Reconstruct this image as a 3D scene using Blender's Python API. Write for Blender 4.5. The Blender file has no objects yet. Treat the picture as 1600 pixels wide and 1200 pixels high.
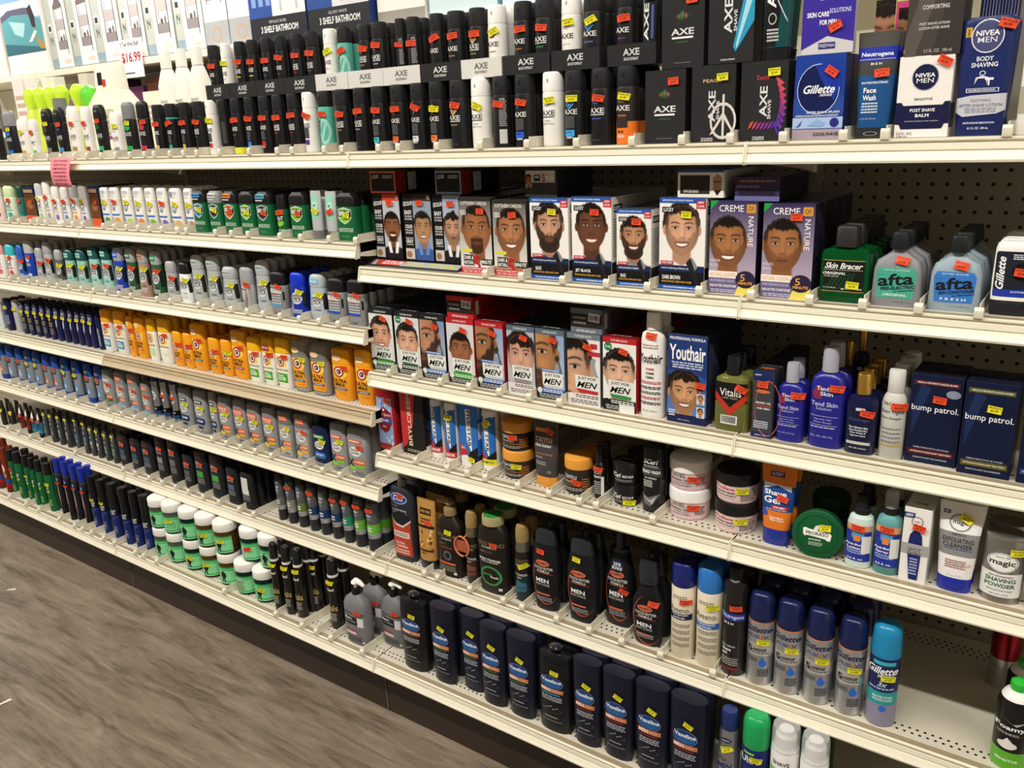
import bpy, bmesh, math, random
import numpy as np
from mathutils import Vector, Matrix
from mathutils.geometry import tessellate_polygon
random.seed(11)
SC = bpy.context.scene
COL = SC.collection
# ---------------------------------------------------------------- camera, world, light, exposure
def set_camera():
    f, yaw, pitch, roll = 1316.9, math.radians(-35.8232), math.radians(-16.9801), math.radians(-2.3802)
    fw = Vector((math.sin(yaw)*math.cos(pitch), math.cos(yaw)*math.cos(pitch), math.sin(pitch)))
    r = Vector((math.cos(yaw), -math.sin(yaw), 0)); u = r.cross(fw)
    c, s = math.cos(roll), math.sin(roll)
    r, u = c*r+s*u, -s*r+c*u
    cam = bpy.data.cameras.new('camera'); o = bpy.data.objects.new('camera', cam); COL.objects.link(o)
    m = Matrix((r, u, -fw)).transposed().to_4x4(); m.translation = Vector((1.4248, -1.3889, 1.4948))
    o.matrix_world = m
    cam.sensor_fit = 'HORIZONTAL'; cam.sensor_width = 36; cam.lens = 36*f/1600
    cam.clip_start = 0.02; cam.clip_end = 60
    SC.camera = o
set_camera()
W = bpy.data.worlds.new('store_air'); SC.world = W; W.use_nodes = True
W.node_tree.nodes['Background'].inputs[0].default_value = (1.0, 0.95, 0.88, 1)
W.node_tree.nodes['Background'].inputs[1].default_value = 0.03
SC.view_settings.view_transform = 'Standard'; SC.view_settings.look = 'None'
SC.view_settings.gamma = 1; SC.view_settings.use_curve_mapping = False
SC.view_settings.exposure = -0.04
def area(name, loc, sx, sy, power, col=(1.0, 0.958, 0.87)):
    l = bpy.data.lights.new(name, 'AREA'); l.shape = 'RECTANGLE'; l.size = sx; l.size_y = sy
    l.energy = power; l.color = col
    o = bpy.data.objects.new(name, l); COL.objects.link(o); o.location = loc
    return o
LAMPS = [(-7.2, 1.6, 100), (-3.8, 1.6, 80), (-6.3, -1.75, 62), (-3.8, -1.75, 82), (-1.3, -1.75, 80), (1.2, -1.75, 76), (3.7, -1.75, 62), (-0.6, 1.6, 34), (2.6, 1.6, 20)]
CEIL = 3.5
for lx, ly, lp in LAMPS:
    area('fluorescent_light', (lx, ly, CEIL-0.09), 2.3, 0.1, lp)

# ---------------------------------------------------------------- colours and materials
def lin(h):
    if not isinstance(h, str): return h
    out = []
    for i in (0, 2, 4):
        c = int(h[i:i+2], 16)/255
        out.append(c/12.92 if c <= 0.04045 else ((c+0.055)/1.055)**2.4)
    return tuple(out)+(1.0,)
MATS = {}
def nt(name):
    m = bpy.data.materials.new(name); m.use_nodes = True
    t = m.node_tree; b = t.nodes['Principled BSDF']
    return m, t, b
def kind_mat(kind):
    """plastic, card, metal and print materials: the colour comes from the mesh, the finish from here"""
    if kind in MATS: return MATS[kind]
    m, t, b = nt(kind)
    a = t.nodes.new('ShaderNodeAttribute'); a.attribute_name = 'Col'
    n = t.nodes.new('ShaderNodeTexNoise'); n.inputs['Scale'].default_value = 90
    tc = t.nodes.new('ShaderNodeTexCoord'); t.links.new(tc.outputs['Object'], n.inputs['Vector'])
    r = t.nodes.new('ShaderNodeMapRange')
    rough = {'gloss_plastic': .22, 'satin_plastic': .38, 'matte_plastic': .55, 'printed_card': .36, 'brushed_metal': .3,
             'gold_metal': .22, 'printed_label': .4, 'clear_plastic': .12, 'tinted_glass': .06, 'paper': .7}[kind]
    r.inputs[3].default_value = rough*.85; r.inputs[4].default_value = rough*1.2
    t.links.new(n.outputs['Fac'], r.inputs[0]); t.links.new(r.outputs[0], b.inputs['Roughness'])
    t.links.new(a.outputs['Color'], b.inputs['Base Color'])
    if 'metal' in kind: b.inputs['Metallic'].default_value = .8
    if kind == 'clear_plastic':
        b.inputs['Alpha'].default_value = .42
    if kind == 'tinted_glass':
        b.inputs['Transmission Weight'].default_value = .55; b.inputs['IOR'].default_value = 1.3
    b.inputs['Specular IOR Level'].default_value = .5 if kind in ('tinted_glass', 'clear_plastic', 'brushed_metal', 'gold_metal') else .42 if kind == 'gloss_plastic' else .26
    MATS[kind] = m; return m
def simple(name, hexc, rough=.5, metal=0, noise=0, scale=40, stretch=None):
    m, t, b = nt(name); c = lin(hexc)
    b.inputs['Roughness'].default_value = rough; b.inputs['Metallic'].default_value = metal
    tc = t.nodes.new('ShaderNodeTexCoord'); n = t.nodes.new('ShaderNodeTexNoise'); n.inputs['Scale'].default_value = scale
    n.inputs['Detail'].default_value = 4
    mp = t.nodes.new('ShaderNodeMapping')
    if stretch: mp.inputs['Scale'].default_value = stretch
    t.links.new(tc.outputs['Object'], mp.inputs[0]); t.links.new(mp.outputs[0], n.inputs['Vector'])
    r = t.nodes.new('ShaderNodeMapRange'); r.inputs[3].default_value = 1-noise; r.inputs[4].default_value = 1+noise*.5
    t.links.new(n.outputs['Fac'], r.inputs[0])
    mx = t.nodes.new('ShaderNodeMix'); mx.data_type = 'RGBA'; mx.blend_type = 'MULTIPLY'; mx.inputs[0].default_value = 1
    mx.inputs[6].default_value = c; t.links.new(r.outputs[0], mx.inputs[7]); t.links.new(mx.outputs[2], b.inputs['Base Color'])
    return m
def dot_holes(m, ax, period, radius, rows=None, dark='0a0a09'):
    """punched holes laid out on a grid of object coordinates; rows limits them to two bands"""
    t = m.node_tree; b = t.nodes['Principled BSDF']; src = b.inputs['Base Color'].links[0].from_socket
    tc = t.nodes.new('ShaderNodeTexCoord'); sp = t.nodes.new('ShaderNodeSeparateXYZ'); t.links.new(tc.outputs['Object'], sp.inputs[0])
    def M(op, a, b_=None, c_=None):
        n = t.nodes.new('ShaderNodeMath'); n.operation = op
        for i, v in enumerate((a, b_, c_)):
            if v is None: continue
            if isinstance(v, (int, float)): n.inputs[i].default_value = v
            else: t.links.new(v, n.inputs[i])
        return n.outputs[0]
    def cell(s, p, off=0): return M('SUBTRACT', M('MULTIPLY', M('FRACT', M('ADD', M('DIVIDE', s, p), off)), p), p/2)
    sx, sy = sp.outputs[ax[0]], sp.outputs[ax[1]]
    yi = M('FLOOR', M('DIVIDE', sy, period[1]))
    off = M('MULTIPLY', M('MODULO', M('ABSOLUTE', yi), 2), 0.5) if rows else 0
    cx = cell(sx, period[0], off); cy = cell(sy, period[1])
    d = M('SQRT', M('ADD', M('MULTIPLY', cx, cx), M('MULTIPLY', cy, cy)))
    k = M('LESS_THAN', d, radius)
    if rows:
        g = None
        for lo, hi in rows:
            q = M('MULTIPLY', M('GREATER_THAN', sy, lo), M('LESS_THAN', sy, hi))
            g = q if g is None else M('ADD', g, q)
        k = M('MULTIPLY', k, g)
    mx = t.nodes.new('ShaderNodeMix'); mx.data_type = 'RGBA'
    t.links.new(k, mx.inputs[0]); t.links.new(src, mx.inputs[6]); mx.inputs[7].default_value = lin(dark)
    t.links.new(mx.outputs[2], b.inputs['Base Color'])
    return m
M_SHELF = dot_holes(simple('shelf_enamel', 'd0c9b8', .45, noise=.06), (0, 1), (0.0127, 0.0127), .0026, rows=[(.0254, .0508), (.33, .3683)])
M_LIP = simple('shelf_lip_enamel', 'ebe6d2', .38, noise=.05, scale=14, stretch=(1, 6, 6))
M_LIP_WORN = simple('worn_lip_enamel', 'c9b798', .42, noise=.25, scale=18, stretch=(1, 6, 6))
M_STRIP = simple('aged_tape_strip', 'a09176', .4, noise=.2, scale=25, stretch=(1, 6, 6))
M_DIV = simple('divider_plastic', 'e2dcca', .4, noise=.05)
M_PEG = dot_holes(simple('pegboard_enamel', '9c9484', .6, noise=.06), (0, 2), (0.0254, 0.0254), .0036)
M_POST = simple('post_enamel', 'aaa392', .5, noise=.08)
M_KICK = simple('kick_laminate', '31241b', .45, noise=.2, scale=6, stretch=(1, 1, 8))

# ---------------------------------------------------------------- mesh helpers
def set_cols(me, cols):
    ca = me.color_attributes.new('Col', 'FLOAT_COLOR', 'CORNER')
    ca.data.foreach_set('color', np.asarray(cols, dtype=np.float32).ravel())
def finish(me, smooth=True, angle=38):
    me.update()
    if smooth:
        me.shade_smooth(); me.set_sharp_from_angle(angle=math.radians(angle))
def link(name, me, parent=None, mat=None):
    o = bpy.data.objects.new(name, me); COL.objects.link(o)
    if parent is not None: o.parent = parent
    if mat is not None and not me.materials: me.materials.append(mat)
    return o
def tag(o, label=None, cat=None, group=None, kind=None):
    if label: o['label'] = label
    if cat: o['category'] = cat
    if group: o['group'] = group
    if kind: o['kind'] = kind
    return o
def empty(name, loc):
    o = bpy.data.objects.new(name, None); o.empty_display_size = .02; COL.objects.link(o); o.location = loc; return o
def boxmesh(name, boxes, bevel=0):
    """boxes: (x0,x1,y0,y1,z0,z1)"""
    bm = bmesh.new()
    for (x0, x1, y0, y1, z0, z1) in boxes:
        r = bmesh.ops.create_cube(bm, size=1)
        bmesh.ops.scale(bm, vec=(x1-x0, y1-y0, z1-z0), verts=r['verts'])
        bmesh.ops.translate(bm, vec=((x0+x1)/2, (y0+y1)/2, (z0+z1)/2), verts=r['verts'])
    if bevel: bmesh.ops.bevel(bm, geom=bm.edges[:], offset=bevel, segments=2, affect='EDGES', clamp_overlap=True)
    me = bpy.data.meshes.new(name); bm.to_mesh(me); bm.free(); finish(me, bevel > 0); return me
def extrude_profile(name, pts, x0, x1):
    """closed (y,z) outline swept along x"""
    n = len(pts); v = [(x0, y, z) for y, z in pts]+[(x1, y, z) for y, z in pts]
    f = [(i, (i+1) % n, n+(i+1) % n, n+i) for i in range(n)]+[tuple(range(n))[::-1], tuple(range(n, 2*n))]
    me = bpy.data.meshes.new(name); me.from_pydata(v, [], f)
    bm = bmesh.new(); bm.from_mesh(me); bmesh.ops.recalc_face_normals(bm, faces=bm.faces); bm.to_mesh(me); bm.free()
    finish(me, True, 25); return me
def ring(w, d, n, S):
    """superellipse outline, first point at -x, centred at (0, 0)"""
    out = []
    for i in range(S):
        a = 2*math.pi*i/S; c, s = math.cos(a), math.sin(a)
        out.append((math.copysign(abs(c)**(2/n), c)*w/2, math.copysign(abs(s)**(2/n), s)*d/2))
    return out
def loft(name, rows, W_, D_, H_, k, S=28, col='ffffff', bands=None):
    """rows: (z, wf[, df[, n]]) as fractions of W,D,H; bands: [(z_top, colour)] paints the wall"""
    R = []
    for r in rows:
        z, wf = r[0], r[1]; df = r[2] if len(r) > 2 and r[2] is not None else wf; n = r[3] if len(r) > 3 else k
        R.append([z, wf, df, n])
    if bands:
        cuts = [b[0] for b in bands[:-1]]
        for c in cuts:
            for i in range(len(R)-1):
                a, b = R[i], R[i+1]
                if a[0]+1e-4 < c < b[0]-1e-4:
                    t = (c-a[0])/(b[0]-a[0]); R.insert(i+1, [a[j]+(b[j]-a[j])*t for j in range(4)]); break
    v, f, cl = [], [], []
    cy = D_/2
    for z, wf, df, n in R:
        v += [(x, y+cy, z*H_) for x, y in ring(W_*wf, D_*df, n, S)]
    base = lin(col)
    def bc(z):
        if not bands: return base
        for zt, c in bands:
            if z <= zt: return lin(c)
        return lin(bands[-1][1])
    for i in range(len(R)-1):
        c = bc((R[i][0]+R[i+1][0])/2)
        for j in range(S):
            f.append((i*S+j, i*S+(j+1) % S, (i+1)*S+(j+1) % S, (i+1)*S+j)); cl += [c]*4
    f.append(tuple(range(S))[::-1]); cl += [bc(R[0][0])]*S
    f.append(tuple((len(R)-1)*S+j for j in range(S))); cl += [bc(R[-1][0])]*S
    me = bpy.data.meshes.new(name); me.from_pydata(v, [], f); set_cols(me, cl); finish(me); return me
def merge(name, meshes):
    v, f, c = [], [], []
    for me in meshes:
        o = len(v); v += [tuple(x.co) for x in me.vertices]
        f += [tuple(i+o for i in p.vertices) for p in me.polygons]
        a = np.empty(len(me.loops)*4, np.float32); me.color_attributes['Col'].data.foreach_get('color', a); c.append(a)
        bpy.data.meshes.remove(me)
    me = bpy.data.meshes.new(name); me.from_pydata(v, [], f); set_cols(me, np.concatenate(c)); finish(me); return me
def tube_mesh(name, path, rad, col, S=8):
    v, f = [], []
    P = [Vector(p) for p in path]; rr = rad if isinstance(rad, (list, tuple)) else [rad]*len(P)
    for i, p in enumerate(P):
        d = (P[min(i+1, len(P)-1)]-P[max(i-1, 0)]).normalized()
        a = d.cross(Vector((1, 0, 0)) if abs(d.x) < .9 else Vector((0, 0, 1))).normalized(); b = d.cross(a)
        v += [tuple(p+rr[i]*(math.cos(t)*a+math.sin(t)*b)) for t in (2*math.pi*j/S for j in range(S))]
    for i in range(len(P)-1):
        for j in range(S): f.append((i*S+j, i*S+(j+1) % S, (i+1)*S+(j+1) % S, (i+1)*S+j))
    f.append(tuple(range(S))[::-1]); f.append(tuple((len(P)-1)*S+j for j in range(S)))
    me = bpy.data.meshes.new(name); me.from_pydata(v, [], f)
    bm = bmesh.new(); bm.from_mesh(me); bmesh.ops.recalc_face_normals(bm, faces=bm.faces); bm.to_mesh(me); bm.free()
    set_cols(me, [lin(col)]*len(me.loops)); finish(me); return me

# ---------------------------------------------------------------- printed faces, text and shapes
_txt = {}
def text2d(s, bold=False, ital=False):
    """unit text: triangles in a 1 x 1 box"""
    key = (s, bold, ital)
    if key in _txt: return _txt[key]
    cu = bpy.data.curves.new('t', 'FONT'); cu.body = s; cu.resolution_u = 2; cu.offset = .022 if bold else .004
    if ital: cu.shear = .35
    o = bpy.data.objects.new('t', cu); COL.objects.link(o)
    dg = bpy.context.evaluated_depsgraph_get(); me = bpy.data.meshes.new_from_object(o.evaluated_get(dg))
    bm = bmesh.new(); bm.from_mesh(me); bmesh.ops.triangulate(bm, faces=bm.faces)
    vs = np.array([(v.co.x, v.co.y) for v in bm.verts]) if len(bm.verts) else np.zeros((1, 2))
    tr = [tuple(v.index for v in fc.verts) for fc in bm.faces]
    bm.free(); bpy.data.objects.remove(o); bpy.data.curves.remove(cu); bpy.data.meshes.remove(me)
    mn, mx = vs.min(0), vs.max(0); vs = (vs-mn)/np.maximum(mx-mn, 1e-6)
    asp = (mx-mn)[0]/max((mx-mn)[1], 1e-6)
    _txt[key] = (vs-.5, tr, asp); return _txt[key]
def sm(e0, e1, x):
    t = np.clip((x-e0)/(e1-e0), 0, 1); return t*t*(3-2*t)
def portrait(nx, ny, asp, sp):
    """a printed head-and-shoulders photograph as an ny x nx x 3 array, row 0 at the bottom"""
    x = (np.linspace(0, 1, nx)-.5)*asp; y = np.linspace(0, 1, ny); x, y = np.meshgrid(x, y)
    L = lambda h: np.array(lin(h)[:3])
    b0, b1 = L(sp.get('bg', 'e8e4dd')), L(sp.get('bg2', sp.get('bg', 'e8e4dd')))
    img = b0+(b1-b0)*y[..., None]
    hh = sp.get('hh', .36); X = (x-sp.get('cx', 0))/hh; Y = (y-sp.get('cy', .56))/hh
    sk, hr = L(sp.get('skin', 'c89878')), L(sp.get('hair', '1c1512')); turn = sp.get('turn', 0)
    def put(m, c, a=1.0):
        nonlocal img
        m = (m*a)[..., None]; img = img*(1-m)+np.asarray(c)*m
    e = .05
    # shoulders and neck
    shl = -1.22-.75*np.clip(np.abs(X)-.25, 0, 9)**.9*.45
    put(sm(e, -e, Y-shl), L(sp.get('shirt', '1a1a1d')))
    put(sm(e, -e, np.abs(X)-.40)*sm(e, -e, Y+.55)*sm(-e, e, Y+1.40-.5*np.abs(X)), sk*.68)
    if sp.get('collar'):
        for s in (-1, 1):
            put(sm(.04, -.04, np.abs(X*s-.34-.18*(Y+1.25))-.13)*sm(e, -e, Y+1.0)*sm(-e, e, Y+1.75), L(sp['collar']))
    # back hair
    rag = .018*np.sin(31*X+5*Y)+.012*np.sin(53*X-9*Y)+.01*np.sin(23*Y+11*X)
    strand = 1+.55*np.sin(26*X+8*Y+3*np.sin(5*Y))*sm(.3, 1.2, Y)*np.exp(-((X+.2)**2+(Y-.8)**2)/.25)+.25*np.sin(60*X+20*Y)
    hrt = hr*np.clip(strand, .5, 2.2)[..., None]
    hs = sp.get('vol', .12); wv = sp.get('wave', 0)*.05*(np.sin(7*X+1)+np.sin(13*X))
    put(sm(.07, -.07, ((X+.03)/(.70+hs*.8))**2+((Y-.22-wv)/(.80+hs))**2-1+rag*2)*sm(.0, .12, Y-.02), hrt)
    # ears, face
    for s in (-1, 1): put(sm(.2, -.2, ((X-s*.73)/.10)**2+((Y-.02)/.2)**2-1), sk*.8)
    jaw = np.where(Y > 0, 1-.04*Y, 1-.27*np.abs(Y)**1.6)
    hw = .72*np.sqrt(np.clip(1-np.abs(Y)**2.7, 0, 1))*jaw
    face = sm(.035, -.035, np.abs(X)-hw)*sm(1.02, .98, np.abs(Y))
    sh = 1-.42*np.clip(np.abs(X-.12*turn)/.72, 0, 1)**2.6-.22*turn*X; sh = sh+.16*np.exp(-((X+.05)**2/.12+(Y-.45)**2/.06))
    put(face, sk[None, None, :]*sh[..., None])
    for s in (-1, 1): put(np.exp(-((X-s*.36)**2/.03+(Y+.2)**2/.02))*face, sk*1.25, .35)
    for s in (-1, 1): put(np.exp(-((X-s*.29)**2/.03+(Y-.13)**2/.012))*face, sk*.5, .55)
    # nose
    put(np.exp(-((X-.10-.03*turn)**2/.0035+(Y+.10)**2/.05))*face, sk*.62, .5)
    put(np.exp(-((X)**2/.004+(Y+.08)**2/.05))*face, np.minimum(sk*1.4, 1), .45)
    put(np.exp(-((X)**2/.022+(Y+.29)**2/.0028)), sk*.42, .75)
    # hair front and beard
    hl = sp.get('line', .50)+.08; wav = .05*np.sin(9*X)+.04*np.sin(17*X+1) if sp.get('wave') else 0
    put(face*sm(-.045, .05, Y-hl-.16*np.abs(X)+.55*np.clip(np.abs(X)-.38, 0, 1)+wav+rag+.12*X*sp.get('part', 0)), hrt)
    put(face*sm(-.05, .05, np.abs(X)-.60+.12*(Y-.2)+rag)*sm(-.12, .12, Y-.10), hrt, .85)
    put(face*sm(-.35, .0, Y-hl)*sm(.1, -.02, Y-hl), hr, .18)
    bd = sp.get('beard', 0)
    if bd:
        side = sm(-.06, .06, -(Y+.36)+1.1*np.clip(np.abs(X)-.22, 0, 1)+rag*1.5) if bd != 3 else sm(-.04, .04, .32-np.abs(X))*sm(-.05, .05, -(Y+.33))
        put(face*side, hr*.9+sk*.03, {1: .45, 2: .93, 3: .9}[bd])
        if bd == 2:
            put(sm(.06, -.06, (X/.56)**2+((Y+.75)/.42)**2-1)*sm(-.03, .03, -(Y+.5)), hr*.9+sk*.03, .97)
            put(np.exp(-((np.abs(X)-.0)**2/.05+(Y+.62)**2/.008)), sk*.5, .25)
    # eyes and brows
    for s in (-1, 1):
        ex = X-s*.29-.02*turn; ey = Y-.11
        put(sm(.3, -.2, (ex/.125)**2+(ey/.043)**2-1), L('c4bab2')*.85, .85)
        put(sm(.3, -.3, (ex/.052)**2+(ey/.05)**2-1)*sm(.05, 0, np.abs(ey)-.045), L(sp.get('iris', '1d120c')))
        put(np.exp(-((ey-.058+.9*ex*ex)**2/.0004))*sm(.02, -.02, np.abs(ex)-.155), L('120b08'), .9)
        put(np.exp(-((ey-.20+1.3*(ex-s*.02)**2-.02)**2/.0013))*sm(.04, -.04, np.abs(ex)-.2), hr*.8, .92)
    # mouth
    if sp.get('smile'):
        cur = -.56+.75*X*X
        put(sm(.02, -.02, np.abs(X)-.30)*sm(.02, -.02, np.abs(Y-cur)-.095*np.sqrt(np.clip(1-(X/.31)**2, 0, 1))-.02), L('8c4038')*.8)
        put(sm(.015, -.015, np.abs(X)-.25)*sm(.015, -.015, np.abs(Y-cur)-.055*np.sqrt(np.clip(1-(X/.26)**2, 0, 1))), L('f4f0ea'))
    else:
        put(sm(.3, -.3, (X/.25)**2+((Y+.545)/.075)**2-1), L('93564a')*(.5+.5*sk.mean()*1.6), .85)
        put(np.exp(-((Y+.54-.15*X*X)**2/.0003))*sm(.02, -.02, np.abs(X)-.23), L('3c1a16'), .8)
    return np.clip(img, 0, 1)

class Lay:
    """collects flat prints in metres (x right, z up) and wraps them on a surface"""
    def __init__(s, w, h): s.w, s.h, s.V, s.F, s.C, s.n = w, h, [], [], [], 0
    def poly(s, pts, col, tris=None):
        o = len(s.V); zo = s.n; s.V += [(x, z, zo) for x, z in pts]
        c = lin(col)
        if tris is None: tris = [tuple(range(len(pts)))]
        for t in tris: s.F.append(tuple(o+i for i in t)); s.C.append([c]*len(t))
    def op(s, o):
        w, h = s.w, s.h; k = o[0]; s.n += 1
        if k == 'r':
            _, u0, v0, u1, v1, c = o; s.poly([(u0*w, v0*h), (u1*w, v0*h), (u1*w, v1*h), (u0*w, v1*h)], c)
        elif k == 'e':
            _, u, v, a, b, c = o[:6]; s.poly([(u*w+a*w*math.cos(t), v*h+b*h*math.sin(t)) for t in (2*math.pi*i/18 for i in range(18))], c)
        elif k == 'o':   # ring outline
            _, u, v, a, b, c, q = o; N = 20; P = [(math.cos(t), math.sin(t)) for t in (2*math.pi*i/N for i in range(N))]
            pts = [(u*w+a*w*x, v*h+b*h*y) for x, y in P]+[(u*w+a*w*x*q, v*h+b*h*y*q) for x, y in P]
            s.poly(pts, c, [(i, (i+1) % N, N+(i+1) % N, N+i) for i in range(N)])
        elif k == 'arc':
            _, u, v, a, b, c, q, t0, t1 = o; N = 18; T = [math.radians(t0+(t1-t0)*i/N) for i in range(N+1)]
            pts = [(u*w+a*w*math.cos(t), v*h+b*h*math.sin(t)) for t in T]+[(u*w+a*w*math.cos(t)*(1-(1-q)*math.sin(math.pi*i/N)), v*h+b*h*math.sin(t)*(1-(1-q)*math.sin(math.pi*i/N))) for i, t in enumerate(T)]
            s.poly(pts, c, [(i, i+1, N+2+i, N+1+i) for i in range(N)])
        elif k == 'p':
            pts = [(u*w, v*h) for u, v in o[1]]
            s.poly(pts, o[2], [tuple(t) for t in tessellate_polygon([[Vector((x, z, 0)) for x, z in pts]])])
        elif k == 't':
            _, st, u, v, wf, hf, c = o[:7]; fl = o[7] if len(o) > 7 else ''
            vs, tr, asp = text2d(st, 'b' in fl, 'i' in fl); ww, hh = wf*w, hf*h
            if 'V' in fl:   # reads upward
                pts = [(u*w-q[1]*ww, v*h+q[0]*hh) for q in vs]
            elif 'D' in fl:  # reads downward
                pts = [(u*w+q[1]*ww, v*h-q[0]*hh) for q in vs]
            else:
                sl = .12 if 'u' in fl else 0; pts = [(u*w+q[0]*ww, v*h+q[1]*hh+q[0]*ww*sl) for q in vs]
            if tr: s.poly(pts, c, tr)
        elif k == 'q':   # rotated patch in metres: u, v, width, height, angle, colour, optional text
            _, u, v, a, b, g, c = o[:7]; cg, sg = math.cos(g), math.sin(g)
            R = lambda x, z: (u*w+x*cg-z*sg, v*h+x*sg+z*cg)
            s.poly([R(-a/2, -b/2), R(a/2, -b/2), R(a/2, b/2), R(-a/2, b/2)], c)
            for (st, z, ww, hh, cc) in (o[7] if len(o) > 7 else ()):
                s.n += 1; vs, tr, asp = text2d(st, True); s.poly([R(p[0]*ww, z+p[1]*hh) for p in vs], cc, tr)
        elif k == 'F':
            _, u0, v0, u1, v1, sp = o[:6]; ww, hh = (u1-u0)*w, (v1-v0)*h
            nx = max(12, int(ww/.0011)); ny = max(12, int(hh/.0011))
            im = portrait(nx, ny, ww/hh, sp); oo = len(s.V)
            for j in range(ny):
                for i in range(nx): s.V.append((u0*w+ww*i/(nx-1), v0*h+hh*j/(ny-1), s.n))
            for j in range(ny-1):
                for i in range(nx-1):
                    s.F.append((oo+j*nx+i, oo+j*nx+i+1, oo+(j+1)*nx+i+1, oo+(j+1)*nx+i))
                    s.C.append([tuple(im[j, i])+(1,), tuple(im[j, i+1])+(1,), tuple(im[j+1, i+1])+(1,), tuple(im[j+1, i])+(1,)])
        elif k == 'lines':   # rows of small print shown as dashes
            _, u0, u1, v0, v1, nl, c = o; rn = random.Random(int(v0*1000)+nl)
            for i in range(nl):
                v = v1-(v1-v0)*(i+.5)/nl; t = (v1-v0)/nl*.28; u = u0+rn.random()*.04*(u1-u0)
                while u < u1-.02:
                    l = (u1-u0)*(.08+.12*rn.random()); s.poly([(u*w, (v-t)*h), (min(u+l, u1)*w, (v-t)*h), (min(u+l, u1)*w, (v+t)*h), (u*w, (v+t)*h)], c); u += l+.03*(u1-u0)
    def build(s, name, mapper, cut=None):
        """mapper(x, z, off) -> xyz; cut=(xs, zs) lines along which the print is divided so it can bend"""
        me = bpy.data.meshes.new(name)
        bm = bmesh.new(); cl = bm.loops.layers.float_color.new('Col'); vv = [bm.verts.new(v) for v in s.V]
        for f, c in zip(s.F, s.C):
            try: fc = bm.faces.new([vv[i] for i in f])
            except ValueError: continue
            for lp, q in zip(fc.loops, c): lp[cl] = q
        if cut:
            for x in cut[0]: bmesh.ops.bisect_plane(bm, geom=bm.verts[:]+bm.edges[:]+bm.faces[:], plane_co=(x, 0, 0), plane_no=(1, 0, 0))
            for z in cut[1]: bmesh.ops.bisect_plane(bm, geom=bm.verts[:]+bm.edges[:]+bm.faces[:], plane_co=(0, z, 0), plane_no=(0, 1, 0))
        for v in bm.verts: v.co = mapper(v.co.x, v.co.y, .00025+.00006*v.co.z)
        bm.normal_update()
        bm.to_mesh(me); bm.free(); me.update(); me.materials.append(kind_mat('printed_label')); return me

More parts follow.
